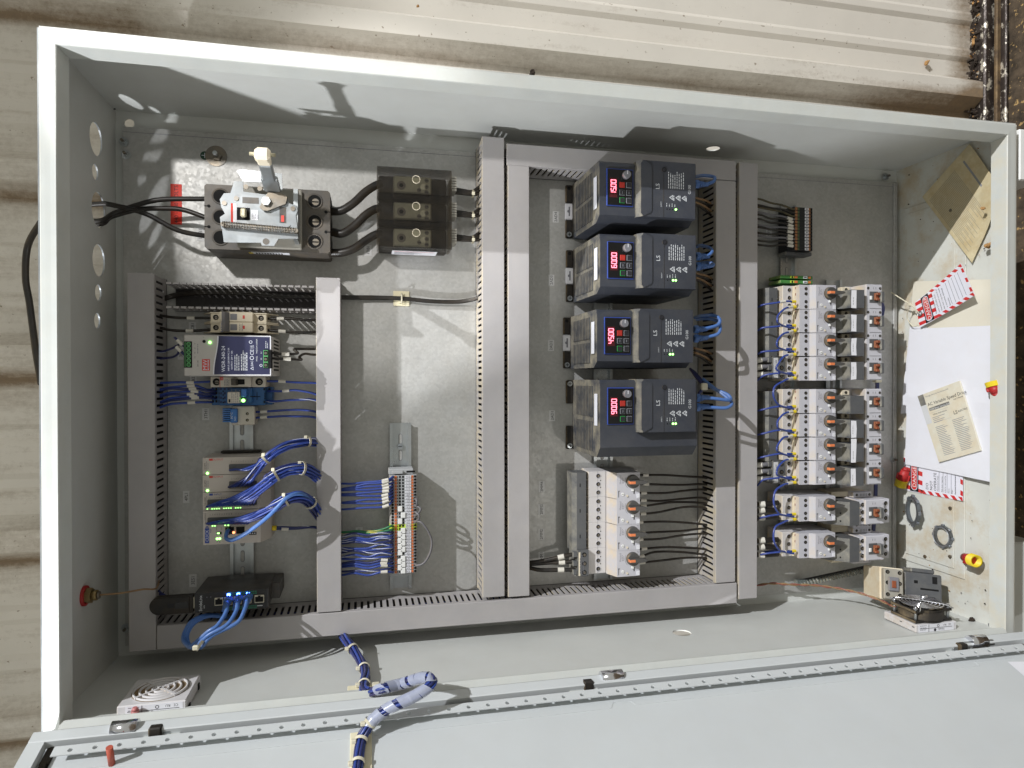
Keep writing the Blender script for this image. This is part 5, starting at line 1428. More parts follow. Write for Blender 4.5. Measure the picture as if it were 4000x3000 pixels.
# -------- left bay: wires either side of the row of devices
z6 = lambda x, y, w: tuple(at(600 + x / 3.352, 1180 + y / 3.352, w=w))
GL, GR = 'wires from the left duct to the devices', 'wires from the devices to the second duct'
def lw(label, pts, mat, mk_=(), group=GL, r=1.75, stripe=None): return wire(label, [z6(*p) for p in pts], r, mat, mk_, group, stripe)
lw('upper black wire entering the twin breaker from the left duct', [(20, 150, 34), (70, 172, 36), (300, 200, 40), (520, 210, 42), (740, 208, 42)], 'wire_black', [(.72, '302')], r=2.1)
lw('lower black wire entering the twin breaker from the left duct', [(20, 315, 34), (70, 335, 36), (250, 372, 40), (520, 370, 42), (740, 360, 42)], 'wire_black', [(.72, '301')], r=2.1)
lw('upper black wire leaving the twin breaker to the right', [(1440, 215, 40), (1600, 222, 42), (1800, 226, 42), (2000, 230, 40), (2170, 230, 36)], 'wire_black', [(.35, '302')], GR, 2.1)
lw('lower black wire leaving the twin breaker to the right', [(1440, 362, 40), (1600, 378, 42), (1850, 392, 42), (2050, 390, 40), (2170, 380, 36)], 'wire_black', [(.35, '301')], GR, 2.1)
lw('upper black wire of the power supply with a shiny white marker', [(1530, 660, 100), (1650, 674, 100), (1780, 682, 96), (1880, 662, 80), (1840, 630, 70), (1920, 606, 60), (2050, 608, 50), (2170, 612, 44)], 'wire_black', [(.22, '301')], GR, 1.9)
lw('lower black wire of the power supply with a shiny white marker', [(1530, 736, 100), (1660, 740, 100), (1820, 750, 94), (1930, 752, 80), (1900, 720, 70), (1980, 682, 60), (2080, 684, 50), (2170, 690, 44)], 'wire_black', [(.22, '302')], GR, 1.9)
lw('blue wire looping to the power supply output, upper one', [(30, 650, 36), (130, 655, 40), (280, 590, 60), (330, 540, 80), (270, 460, 95), (320, 500, 104), (400, 580, 106)], 'wire_deep', [(.9, '325')], stripe='wire_white')
lw('blue wire looping to the power supply output, lower one', [(30, 740, 36), (130, 745, 40), (270, 715, 60), (330, 650, 84), (290, 580, 98), (340, 620, 104), (400, 690, 106)], 'wire_deep', [(.84, '325')])
lw('blue wire entering the single breaker from the left', [(20, 1062, 34), (100, 1066, 36), (300, 1052, 42), (520, 1046, 44), (740, 1040, 44)], 'wire_blue', [(.72, '324')])
lw('blue wire leaving the single breaker to the right', [(1430, 1036, 42), (1650, 1034, 42), (1850, 1045, 42), (2170, 1060, 38)], 'wire_blue', [(.40, '324')], GR)
for i, (yl, ym, ye, x) in enumerate([(1145, 1105, 1140, 760), (1150, 1135, 1165, 800), (1225, 1165, 1195, 740), (1230, 1205, 1205, 790), (1310, 1228, 1230, 740), (1312, 1258, 1262, 800), (1392, 1318, 1310, 740)]):
    lw('%s blue wire from the top of the fan of wires entering the relay' % ORD[i], [(20, yl - 6, 34), (80, yl, 38), (220, (yl + ym) / 2 - 14 + 8 * (i % 2), 42), (420, ym + 6 * (i % 3), 44), (560, ym, 44), (x - 60, ye, 40), (x + 20, ye, 34)], 'wire_deep' if i % 2 else 'wire_blue', [(.60 + .02 * (i % 3), '61%d' % (4 + i % 3))])
lw('upper blue wire leaving the relay to the right', [(1490, 1165, 36), (1680, 1170, 42), (1850, 1158, 46), (2000, 1170, 46), (2090, 1195, 44), (2170, 1225, 40)], 'wire_blue', [(.28, '339')], GR)
lw('white and blue striped wire leaving the relay to the right', [(1480, 1296, 36), (1600, 1302, 42), (1750, 1290, 46), (1900, 1272, 46), (2050, 1276, 44), (2170, 1290, 40)], 'wire_blue', (), GR, stripe='wire_white')
lw('upper blue wire leaving the thermostat', [(1300, 1440, 28), (1450, 1437, 34), (1700, 1420, 40), (1900, 1412, 42), (2050, 1422, 42), (2170, 1450, 38)], 'wire_blue', [(.22, '339')], GR)
lw('lower blue wire leaving the thermostat', [(1300, 1516, 28), (1450, 1512, 34), (1700, 1500, 40), (1900, 1500, 42), (2060, 1510, 42), (2170, 1530, 38)], 'wire_blue', [(.22, '324')], GR)

# -------- controller wire bundles
z7 = lambda x, y, w: Vector(at(700 + x / 3.687, 1720 + y / 3.687, w=w))
def ring_off(i, n, rad):
    if i < 6 or n <= 7: a = 2 * math.pi * i / min(n, 6); rr = rad * .42
    else: a = 2 * math.pi * (i - 6) / max(1, n - 6) + .3; rr = rad * .92
    return rr * math.cos(a), rr * math.sin(a)
def fan(label, ends, mids, ties, n, rad):
    t = thing('wire_bundle', label, 'wire bundle', tuple(ends[0]), 'tied blue bundles from the controller')
    j = random.Random(n)
    P0 = smooth_path(mids, 6)
    fr = off_frames(P0)
    for i, e in enumerate(ends):
        a, b_ = ring_off(i, n, rad)
        q = [P0[k] + fr[k][0] * (a + j.uniform(-.5, .5)) + fr[k][1] * (b_ + j.uniform(-.5, .5)) for k in range(0, len(P0), 3)]
        lift = (e + q[0]) / 2 + Vector((j.uniform(-2, 2), -3, 7))
        lift2 = e * .8 + q[0] * .2 + Vector((0, 0, 7))
        mb = MB(); mb.tube([e + Vector((-2, 0, -4)), e + Vector((-.5, .5, 3)), lift2, lift] + q, 1.55, 'wire_blue' if j.random() < .8 else 'wire_deep', 7, res=4)
        if i % 5 == 1: strand(mb, smooth_path([lift2, lift] + q, 4), 2.0, 1.1, .7, 'wire_white', .06, 5)
        mb.build('wire', t)
        if i < len(ends): 
            pass
    for k in ties:
        d = (P0[min(k + 1, len(P0) - 1)] - P0[max(k - 1, 0)]).normalized(); mb = MB()
        sd = d.orthogonal().normalized(); up = d.cross(sd)
        mb.X = Matrix(((sd.x, up.x, d.x, P0[k].x), (sd.y, up.y, d.y, P0[k].y), (sd.z, up.z, d.z, P0[k].z), (0, 0, 0, 1)))
        mb.ring(0, 0, -1.6, rad + 1.3, rad + 2.3, 3.2, 'tie', 'z', 20); mb.X = None
        h = P0[k] + Vector((-.3, .9, .55)).normalized() * (rad + 2.6); mb.box(h.x - 2.4, h.y - 2.4, h.z - 1.5, h.x + 2.4, h.y + 2.4, h.z + 2, 'tie', .6)
        mb.build('cable_tie', t)
    return t
fan('short tied bundle of blue wires from the two output modules', [z7(745, 430, 80), z7(790, 428, 80)] + [z7(730 + 42 * i, 672 - 4 * i, 80) for i in range(9)],
    [z7(1180, 330, 98), z7(1245, 270, 100), z7(1400, 150, 98), z7(1600, 60, 88), z7(1850, 18, 74), z7(1975, 34, 58), z7(2080, 70, 42)], (6, 24), 11, 6.0)
fan('wider tied bundle of blue wires from the input module', [z7(420 + 44 * i, 952 - 2 * i, 80) for i in range(16)],
    [z7(1280, 580, 104), z7(1390, 500, 104), z7(1560, 425, 98), z7(1770, 402, 88), z7(1900, 450, 76), z7(1985, 520, 60), z7(2080, 600, 42)], (6, 18), 16, 8.2)
fan('lowest tied bundle of blue wires from the processor module', [z7(420 + 44 * i, 1198, 80) for i in range(14)],
    [z7(1380, 950, 104), z7(1540, 855, 106), z7(1680, 812, 102), z7(1800, 830, 94), z7(1890, 900, 84), z7(1965, 1010, 66), z7(2060, 1130, 42)], (6, 24), 14, 7.6)
def boot(mb, p, d, r=5.2, L_=14, mat='cat_blue'):
    d = Vector(d).normalized(); sd = d.orthogonal().normalized(); up = d.cross(sd)
    mb.X = Matrix(((sd.x, up.x, d.x, p[0]), (sd.y, up.y, d.y, p[1]), (sd.z, up.z, d.z, p[2]), (0, 0, 0, 1)))
    mb.box(-r, -r * .9, -8, r, r * .9, 1, mat, 1.2)
    for i in range(4): mb.cyl(0, 0, 1.5 + i * (L_ - 3) / 4, r * (.95 - .1 * i), (L_ - 3) / 6, mat, n=12)
    mb.cyl(0, 0, 0, r * .62, L_, mat, n=10); mb.X = None
P = [z7(725, 1300, 76), z7(700, 1310, 86), z7(672, 1380, 96), z7(690, 1428, 100), z7(760, 1436, 102), z7(920, 1360, 106), z7(1100, 1240, 112), z7(1300, 1080, 116), z7(1440, 940, 117), z7(1560, 830, 116), z7(1700, 770, 108), z7(1850, 820, 96), z7(1960, 930, 76), z7(2060, 1080, 46)]
def jackend(mb, PP):
    boot(mb, tuple(z7(725, 1300, 76)), (0, -.15, 1), 5.0, 10, 'bezel')
wire('grey-blue network cable curling out of the processor module jack', [tuple(p) for p in P], 2.9, 'cat_blue', cat='cable', extra=jackend, name='network_cable')
for k, (nm, d) in enumerate((('upper', -8), ('lower', 8))):
    wire('%s blue wire from the grey power plug under the controller bundles' % nm, [tuple(z7(1340, 1262 + d, 40)), tuple(z7(1500, 1268 + d, 38)), tuple(z7(1700, 1258 + d * 1.2, 36)), tuple(z7(1900, 1250 + d, 36)), tuple(z7(2020, 1264 + d, 36))], 1.7, 'wire_deep', [(.3, '324')] if k else (), 'wires of the controller power plug', 'wire_white' if not k else None)

# -------- patch cables from the router, tied and looping under the lower duct cover
z8 = lambda x, y, w: Vector(at(540 + x / 2.765, 2180 + y / 2.765, w=w))
tiep = z8(648, 935, 150)
for i, (x, y, nm) in enumerate([(965, 470, 'left'), (1075, 455, 'middle'), (1180, 440, 'right')]):
    s = (i - 1)
    pts = [z8(x, y, 100), z8(x - 6, y + 30, 118), z8(x - 24, y + 110, 134), z8(x - 110 - 6 * s, y + 260, 148), z8(770 + 20 * s, 820 + 18 * s, 152), tiep + Vector((3 * s, -2.5 * s, 2 * s)), z8(560 + 10 * s, 960 + 8 * s, 146), z8(505 + 20 * s, 900 + 4 * s, 132), z8(520 + 22 * s, 800, 118), z8(600 + 18 * s, 690 + 8 * s, 104), z8(740 + 10 * s, 625 + 10 * s, 88), z8(900, 630 + 10 * s, 66), z8(1010, 650 + 6 * s, 40)]
    wire('%s light blue network cable from the router, looping back into the lower duct' % nm, [tuple(p) for p in pts], 2.9, 'cat_blue', cat='cable', group='network cables of the router',
         extra=lambda mb, PP, x=x, y=y: boot(mb, tuple(z8(x, y, 101)), (-.1, -.5, 1), 5.4, 18), name='network_cable')
mb = MB(); mb.X = Matrix.Translation(tiep) @ Euler((1.15, .0, -.6)).to_matrix().to_4x4(); mb.ring(0, 0, -2, 8.4, 9.6, 4, 'tie', 'x', 20); mb.X = None
mb.box(tiep.x - 5, tiep.y - 4, tiep.z + 7, tiep.x + 3, tiep.y + 3, tiep.z + 12, 'tie', 1.5); single(mb, 'cable_tie', 'white cable tie gathering the three router network cables', 'cable tie', tuple(tiep))
t = wire('blue cable slipping out of the left duct behind the dongle', [tuple(z8(200, 335, 40)), tuple(z8(250, 390, 46)), tuple(z8(330, 430, 56)), tuple(z8(420, 440, 64)), tuple(z8(590, 425, 60))], 3, 'wire_deep', cat='cable', name='network_cable')

# ================================================================== LETTERED TERMINAL STRIP
r3 = lambda x, y, w=48: at(1280 + x / 2.886, 1780 + y / 2.886, w=w)
NUM = ['516', '515', '514', '513', '512', '511', '608', '607', '606', '337', '336', '335', '334', '333', '332', '331', 'GND', 'GND'] + ['325'] * 8 + ['324'] * 6
top = r3(870, 221); bot = r3(870, 1324); pit = (top.y - bot.y) / 32
ux = lambda px: r3(px, 800).x
def terminal_mesh(t, y1, body, lever):
    y0 = y1 - pit + .25; mb = MB(); a, b_ = ux(700), ux(1010)
    mb.prism([(a, 10), (a, 40), (a + 3, 48), (b_ - 2, 48), (b_, 40), (b_, 10)], y0, y1, body, 'y'); ym = (y0 + y1) / 2
    mb.cyl(ux(733), ym, 48.02, 2.1, .3, 'hole', n=10); mb.cyl(ux(788), ym, 48.02, .9, .3, 'hole', n=8); mb.cyl(ux(987), ym, 48.02, 2.1, .3, 'hole', n=10)
    for x in (815, 850): mb.box(ux(x - 11), y0 + .7, 48.02, ux(x + 11), y1 - .7, 48.3, 'hole')
    mb.build('housing', t)
    for x0, x1 in ((755, 780), (946, 966)):
        m = MB(); m.box(ux(x0), y0 + .5, 48.02, ux(x1), y1 - .5, 49.2, lever, .3); m.box(ux(x0 + 6), ym - .4, 49.25, ux(x1 - 6), ym + .4, 49.4, 'brown_plastic'); m.build('release_lever', t)
def term_label(t, y1, s):
    y0 = y1 - pit + .25; m = MB(); m.box(ux(878), y0 + .35, 48.05, ux(939), y1 - .35, 49.4, 'sticker', .3); m.text(s, ux(908), (y0 + y1) / 2, 49.5, 4.0, 'ink', rot=180); m.build('number_tag', t)
GT = 'terminals of the numbered strip'
proto = {}
cnt = {}
for i, s in enumerate(NUM):
    y1 = top.y - pit * i; body = 'tb_lime' if s == 'GND' else 'tb_grey'
    cnt[s] = cnt.get(s, 0) + 1
    if NUM.count(s) == 1: lab = 'grey spring terminal numbered %s in the middle strip' % s
    elif s == 'GND': lab = '%s yellow-green GND terminal in the middle strip' % ('upper', 'lower')[cnt[s] - 1]
    else: lab = '%s from the top of the grey terminals numbered %s' % (ORD[cnt[s] - 1], s)
    lab = lab
    if body not in proto:
        t = thing('terminal', lab, 'terminal', ((ux(700) + ux(1010)) / 2, y1 - pit / 2, 10), GT); terminal_mesh(t, y1, body, 'tb_orange'); proto[body] = t; kids = list(t.children)
    else:
        t = dup(proto[body], ((ux(700) + ux(1010)) / 2, y1 - pit / 2, 10), lab)
        for ch in list(t.children):
            if ch.name.startswith('number_tag'): bpy.data.objects.remove(ch)
    term_label(t, y1, s)
mb = MB(); a = r3(690, 162); b_ = r3(1000, 216)
mb.box(a.x, b_.y + .3, 10, b_.x - 4, a.y, 40, 'tb_grey', 1); mb.box(a.x + 6, b_.y + 2, 40, a.x + 22, a.y - 2, 47, 'tb_grey', .6); mb.box(a.x + 28, b_.y + 3, 40.05, a.x + 42, a.y - 3, 40.4, 'hole')
single(mb, 'end_bracket', 'grey end bracket closing the top of the numbered terminal strip', 'end bracket', (a.x, a.y, 10))
mb = MB(); a = r3(700, 1326, 44); b_ = r3(950, 1358, 44)
mb.box(a.x, b_.y, 10, b_.x, a.y - .2, 40, 'tb_grey', 1)
single(mb, 'end_bracket', 'grey end bracket closing the bottom of the numbered terminal strip', 'end bracket', (a.x, a.y, 10))
BR = [(815, 597), (850, 668), (815, 737), (815, 880), (850, 843), (850, 912), (815, 953), (850, 980), (815, 1022), (850, 1052), (815, 1090), (850, 1155), (815, 1188), (850, 1222), (815, 1258), (850, 1293)]
cl, cr = 0, 0
for x, y in BR:
    c = r3(x, y); mb = MB(); mb.box(c.x - 3.6, c.y - pit * .88, 48.4, c.x + 3.6, c.y + pit * .88, 51, 'white', .6)
    if x == 815: cl += 1; lab = '%s white bridge from the top in the left slot row of the strip' % ORD[cl - 1]
    else: cr += 1; lab = '%s white bridge from the top in the right slot row of the strip' % ORD[cr - 1]
    single(mb, 'jumper_bridge', lab, 'jumper', (c.x, c.y, 48), 'white bridges in the terminal strip')
GB = 'wires into the numbered strip'
for i, (yl, ym) in enumerate(zip([315, 372, 378, 384, 438, 446, 525, 535, 598], [283, 303, 338, 370, 403, 447, 490, 525, 577])):
    yt = 238 + 34.45 * i; s = NUM[i]
    wire('blue wire with white marker %s, %s from the top of the strip' % (s, ORD[i]), [tuple(r3(110, yl, 40)), tuple(r3(165, yl, 44)), tuple(r3(290, (yl * 2 + ym) / 3 + 8, 48)), tuple(r3(440, ym + 10, 52)), tuple(r3(600, ym, 56)), tuple(r3(690, (ym + yt) / 2, 57)), tuple(r3(728, yt, 52)), tuple(r3(737, yt, 46))], 1.75, 'wire_blue', [(.66, s)], GB)
for k in range(2):
    wire('%s of the two green and yellow earth wires at the strip' % ('upper', 'lower')[k], [tuple(r3(110, 862 + 8 * k, 36)), tuple(r3(200, 858 + 8 * k, 40)), tuple(r3(330, 848 + 16 * k, 42)), tuple(r3(460, 862 + 6 * k, 44)), tuple(r3(620, 838 + 14 * k, 52)), tuple(r3(715, 800 + 30 * k, 54)), tuple(r3(735, 793 + 33 * k, 46))], 1.8, 'wire_green', (), GB, 'wire_yellow')
yl = [918, 955, 975, 1000, 1045, 1075, 1100, 1145, 1165, 1210, 1225, 1250, 1300, 1345]
j = random.Random(4)
for i in range(14):
    yt = 860 + 34.3 * i; y0 = yl[i]; s = NUM[18 + i]
    mk_ = [(.62, s)] if i in (9, 10, 11, 13) else ()
    lab = ('blue wire with white marker, %s up from the bottom of the strip' % ORD[13 - i]) if mk_ else ('blue wire with white stripe, %s below the green wires at the strip' % ORD[i])
    wire(lab, [tuple(r3(105, y0 + j.uniform(-20, 20), 34)), tuple(r3(165, y0, 42)), tuple(r3(300, (y0 + yt) / 2 + j.uniform(-12, 30), 50)), tuple(r3(460, (y0 + yt * 2) / 3 + j.uniform(8, 34), 55)), tuple(r3(600, yt + j.uniform(4, 18), 58)), tuple(r3(695, yt + 8, 57)), tuple(r3(728, yt + 2, 52)), tuple(r3(737, yt, 46))], 1.75, 'wire_blue' if i % 3 else 'wire_deep', mk_, GB, None if mk_ else 'wire_white')
GJ = 'grey jumper wires on the right of the strip'
for k, (ya, yb, xx) in enumerate([(490, 575, 1010), (560, 675, 1040), (640, 750, 1026)]):
    wire('%s small grey jumper loop on the right of the strip' % ('upper', 'middle', 'lower')[k], [tuple(r3(985, ya, 46)), tuple(r3(992, ya + 2, 56)), tuple(r3(xx, (ya + yb) / 2 - 20, 62)), tuple(r3(xx - 4, (ya + yb) / 2 + 22, 60)), tuple(r3(990, yb, 54)), tuple(r3(985, yb, 46))], 2.0, 'wire_grey', (), GJ)
wire('large grey jumper wire bowing out to the right of the strip', [tuple(r3(985, 745, 46)), tuple(r3(1005, 742, 56)), tuple(r3(1060, 760, 60)), tuple(r3(1130, 850, 62)), tuple(r3(1170, 970, 62)), tuple(r3(1150, 1100, 62)), tuple(r3(1085, 1210, 60)), tuple(r3(1010, 1242, 56)), tuple(r3(985, 1215, 46))], 1.9, 'wire_grey', (), GJ)

# ================================================================== DRIVE AND SWITCH WIRING
z9 = lambda x, y, w: tuple(at(2000 + x / 2.765, 1780 + y / 2.765, w=w))
G = 'black feed wires of the middle busbar'
for nm, s, pts in [('upper', '103', [(150, 1150, 30), (210, 1158, 34), (340, 1140, 42), (560, 1084, 50), (680, 1058, 52)]), ('middle', '102', [(150, 1165, 30), (210, 1170, 34), (400, 1162, 42), (560, 1148, 48), (680, 1140, 52)]), ('lowest', '101', [(150, 1195, 30), (210, 1215, 34), (320, 1240, 42), (560, 1234, 50), (680, 1232, 52)])]:
    wire('%s thick black feed wire with marker %s at the middle switches' % (nm, s), [z9(*p) for p in pts], 3.5, 'wire_black', [(.74, s)], G)
outs = [[(1310, 203), (1440, 210), (1650, 212), (1850, 222), (2070, 242), (2200, 268)], [(1310, 310), (1440, 312), (1650, 312), (1850, 312), (2050, 302), (2200, 328)], [(1310, 405), (1420, 404), (1650, 398), (1850, 382), (2050, 368), (2200, 388)],
        [(1310, 487), (1420, 488), (1600, 488), (1850, 470), (2050, 454), (2200, 496)], [(1310, 544), (1420, 543), (1600, 520), (1750, 505), (2050, 514), (2200, 552)], [(1310, 634), (1410, 626), (1600, 600), (1850, 560), (2050, 560), (2200, 612)],
        [(1310, 722), (1380, 722), (1600, 715), (1800, 722), (2070, 746), (2200, 772)], [(1310, 844), (1400, 838), (1600, 826), (1850, 806), (2070, 790), (2200, 812)], [(1310, 918), (1380, 912), (1600, 892), (1850, 862), (2070, 840), (2200, 866)],
        [(1310, 1020), (1420, 1008), (1650, 984), (1850, 990), (2060, 1010), (2200, 1040)], [(1310, 1100), (1400, 1082), (1550, 1046), (1800, 1044), (2060, 1066), (2200, 1100)], [(1310, 1175), (1400, 1156), (1650, 1125), (1850, 1110), (2050, 1102), (2200, 1130)]]
for i, pts in enumerate(outs):
    ww = [46, 46, 42, 38, 34, 34]
    wire('%s black wire from the top of the dozen leaving the middle switches' % ORD[i], [z9(p[0], p[1], w) for p, w in zip(pts, ww)], 2.0, 'wire_black', [(.2, '2%d%d' % (4 - i // 3, 3 - i % 3))], 'black wires leaving the middle switches')
z5 = lambda x, y, w: Vector(at(2200 + x / 3.16, 600 + y / 3.16, w=w))
r6 = lambda x, y, w: Vector(at(2600 + x / 1.58, 975 + y / 1.58, w=w))
G = 'light blue network cables of the drives'
def patch(label, b0, pts):
    wire(label, [tuple(p) for p in [b0] + pts], 2.8, 'cat_blue', group=G, cat='cable', extra=lambda mb, PP: boot(mb, tuple(b0), (1, .05, -.05), 5.6, 17), name='network_cable')
patch('dusty network cable curling up behind the uppermost drive', z5(1672, 378, 118), [z5(1760, 375, 116), z5(1850, 345, 112), z5(1872, 305, 106), z5(1820, 275, 96), z5(1720, 272, 84), z5(1640, 285, 70)])
patch('upper network cable of the second drive, curling back up', z5(1688, 1270, 118), [z5(1770, 1265, 118), z5(1825, 1225, 114), z5(1825, 1180, 106), z5(1780, 1150, 92), z5(1690, 1140, 76), z5(1640, 1150, 66)])
patch('lower network cable of the second drive with a bright bend', z5(1688, 1392, 118), [z5(1770, 1392, 118), z5(1850, 1385, 112), z5(1840, 1350, 104), z5(1780, 1340, 90), z5(1700, 1350, 76)])
patch('upper network cable of the third drive, looping upward', r6(200, 492, 118), [r6(260, 486, 120), r6(325, 465, 122), r6(332, 430, 116), r6(290, 405, 100), r6(215, 408, 82), r6(180, 420, 70)])
patch('lower network cable of the third drive, looping upward', r6(200, 548, 118), [r6(260, 542, 120), r6(325, 520, 124), r6(338, 480, 116), r6(320, 440, 104), r6(250, 425, 86), r6(190, 430, 72)])
patch('upper network cable of the largest drive, ending at a sharp bend', r6(210, 915, 118), [r6(290, 918, 124), r6(380, 925, 128), r6(405, 922, 122), r6(380, 895, 110), r6(300, 855, 92), r6(240, 820, 74)])
patch('lower network cable of the largest drive, ending at a sharp bend', r6(210, 972, 118), [r6(290, 978, 124), r6(380, 975, 130), r6(408, 945, 124), r6(370, 905, 110), r6(290, 850, 90), r6(230, 800, 72)])
for i, (x, y, nm) in enumerate([(1640, 560, 'uppermost'), (1650, 1490, 'second'), (1650, 2420, 'third')]):
    t = thing('wire_bundle', 'dusty brown motor wires leaving the %s drive for the duct' % nm, 'wire bundle', tuple(z5(x, y, 90)), 'dusty motor wires of the drives')
    for k in range(4):
        mb = MB(); mb.tube([z5(x - 30, y + 28 * k - 20, 96), z5(x + 40, y + 30 * k, 80), z5(x + 120, y + 42 * k + 20, 62), z5(x + 190, y + 48 * k + 60, 46), z5(x + 260, y + 50 * k + 90, 34)], 2.1, ('wire_brown', 'wire_black')[k % 2], 7)
        mb.build('wire', t)
t = thing('wire_bundle', 'tied dark wires rising from the largest drive with white ties', 'wire bundle', tuple(r6(200, 800, 80)))
for k in range(5):
    mb = MB(); mb.tube([r6(150 + 6 * k, 735 + 4 * k, 40), r6(190 + 8 * k, 790 + 5 * k, 64), r6(225, 840 + 6 * k, 80), r6(205, 890, 88)], 2.2, 'wire_deep', 7); mb.build('wire', t)
mb = MB(); p = r6(232, 846, 84); mb.box(p.x - 6, p.y - 6, p.z, p.x + 6, p.y + 6, p.z + 6, 'tie', 1.5); mb.build('cable_tie', t)

# right-hand column control wires: one from the duct and one looping down to the next switch
q1 = lambda x, y, w: tuple(at(2950 + x / 3.687, 1080 + y / 3.687, w=w))
for i in range(10):
    y0 = (ys[i][0] if i < 8 else (1941, 2085)[i - 8] + 0); d = (y0 - 1111) * 3.687
    yy = lambda y: y + d
    pos = LBL[i]
    def fer(mb, PP): e = PP[-1]; mb.tube([e - Vector((5, 0, 0)), e + Vector((3, 0, 0))], 2.6, 'yellow', 8, res=1)
    wire('blue wire from duct to yellow sleeve, switch ' + pos, [q1(-40, yy(450 if i not in (3, 7) else 500), 40), q1(30, yy(435 if i not in (3, 7) else 480), 50), q1(120, yy(402), 62), q1(300, yy(375), 72), q1(440, yy(365), 76), q1(560, yy(362), 74)], 1.7, 'wire_blue', [(.74, '4%02d' % i)], 'control wires of the right-hand switches', extra=fer)
    if i < 9:
        nx = ((ys + [(0, 0)])[i + 1][0] if i + 1 < 8 else (1941, 2085)[i + 1 - 8]); dn_ = (nx - 1111) * 3.687
        far = (nx - y0) > 100; b = 60 if not far else 130
        wire('blue jumper curving from yellow sleeve, switch ' + pos, [q1(560, yy(438), 74), q1(470, yy(452), 78), q1(400, yy(480), 82), q1(330 - (b if far else 0) * .3, yy(560), 86), q1(310 - (b if far else 0) * .4, (yy(600) + dn_ + 330) / 2, 88), q1(340, dn_ + 340, 84), q1(430, dn_ + 372, 78), q1(556, dn_ + 400, 74)], 1.8, 'wire_blue', [(.1, '4%02d' % (i + 1))], 'control wires of the right-hand switches', extra=lambda mb, PP: mb.tube([PP[0] - Vector((5, 0, 0)), PP[0] + Vector((3, 0, 0))], 3.0, 'yellow', 8, res=1))
for k, (ix, lab) in enumerate([(3, 'fourth'), (7, 'eighth'), (8, 'ninth'), (9, 'lowest')]):
    y0 = (ys[ix][0] if ix < 8 else (1941, 2085)[ix - 8]); d = (y0 - 1389) * 3.687 + (30 if ix >= 8 else 0)
    for m_, y in enumerate((1205, 1308, 1412)):
        x1 = 215 if ix < 8 else 330
        wire('%s thick dark wire with white marker feeding the %s switch' % (('upper', 'middle', 'lower')[m_], lab), [q1(-50, y + d + 6 - 40 * 0, 40), q1(20, y + d + 4, 48), q1(110, y + d - (4 if ix < 8 else 0), 54), q1(x1, y + d - 12, 56)], 4.0 if ix < 8 else 4.6, 'wire_grey' if ix < 8 else 'wire_black', [(.5 if ix < 8 else .62, '%d0%d' % (3 if ix < 8 else 4, 3 - m_))], 'thick feed wires of the right-hand column')
# blue bundle running down behind the contactors
t = thing('wire_bundle', 'dark blue wires running down behind the right side of the contactors', 'wire bundle', q1(1800, 600, 20))
for k in range(4):
    mb = MB(); o = (k - 1.5) * 9
    mb.tube([q1(1790, 330, 44), q1(1840 + o, 440, 30), q1(1810 + o, 620, 16), q1(1770 + o, 850, 12), q1(1760 + o, 1500, 12), q1(1740 + o, 2200, 12), q1(1735 + o, 3100, 12), q1(1700 + o, 3700, 12)], 2.1, 'wire_deep', 7); mb.build('wire', t)
for y in (475, 1505, 2860):
    mb = MB(); p = Vector(q1(1790 if y < 800 else 1750, y, 18)); mb.box(p.x - 7, p.y - 3, p.z - 4, p.x + 7, p.y + 3, p.z + 6, 'yellow' if y > 2000 else 'tie', 1.2); mb.build('cable_tie', t)
t = thing('wire_bundle', 'blue wires emerging from the duct beside the lowest right-hand switch', 'wire bundle', q1(0, 3950, 30))
for k in range(4):
    mb = MB(); mb.tube([q1(-60, 4010 + 18 * k, 30), q1(60, 3985 + 12 * k, 40), q1(260, 3950 + 8 * k, 44), q1(480, 3930 + 8 * k, 40), q1(760, 3930 + 8 * k, 20), q1(980, 3900, 14)], 2, 'wire_deep' if k % 2 else 'wire_blue', 7); mb.build('wire', t)

# small terminal strip high in the right bay
k3 = lambda x, y, w=46: at(2600 + x / 1.58, y / 1.58, w=w)
tt, tb_ = k3(850, 1281), k3(850, 1548); n = 13; pp = (tt.y - tb_.y) / n
kx = lambda x: k3(x, 1400).x
pt = None
for i in range(n):
    y1 = tt.y - pp * i; y0 = y1 - pp + .3; lab = '%s from the top of the small dusty terminals high in the right bay' % ORD[i]
    if pt is None:
        t = pt = thing('terminal', lab, 'terminal', (kx(850), y1 - pp / 2, 10), 'small terminals in the right bay'); mb = MB(); ym = (y0 + y1) / 2
        mb.prism([(kx(770), 10), (kx(775), 36), (kx(792), 46), (kx(906), 46), (kx(908), 36), (kx(908), 10)], y0, y1, 'tb_dark', 'y')
        mb.box(kx(797), y0 + .5, 46.05, kx(812), y1 - .5, 47, 'tb_dusty_orange', .2); mb.box(kx(882), y0 + .5, 46.05, kx(892), y1 - .5, 46.8, 'tb_dusty_orange', .2); mb.box(kx(815), y0 + .6, 46.05, kx(825), y1 - .6, 46.5, 'tb_dusty_green'); mb.cyl(kx(900), ym, 46.05, 1.5, .3, 'hole', n=8); mb.cyl(kx(790), ym, 44.5, 1.5, .6, 'hole', n=8); mb.build('housing', t)
        mb = MB(); mb.box(kx(858), y0 + .6, 46.05, kx(881), y1 - .6, 47.2, 'sticker', .2); mb.box(kx(864), ym - 1, 47.25, kx(874), ym + 1, 47.4, 'ink_grey'); mb.build('number_tag', t)
    else: dup(pt, (kx(850), y1 - pp / 2, 10), lab)
mb = MB(); a = k3(735, 1552, 30); b_ = k3(895, 1582, 30); mb.box(a.x, b_.y, 9, b_.x, a.y, 34, 'dark_grey', 1.2); mb.box(a.x + 20, b_.y + 3, 34, a.x + 36, a.y - 3, 40, 'dark_grey', 1)
single(mb, 'end_bracket', 'dusty grey end bracket below the small terminals in the right bay', 'end bracket', (a.x, a.y, 9))
j = random.Random(8)
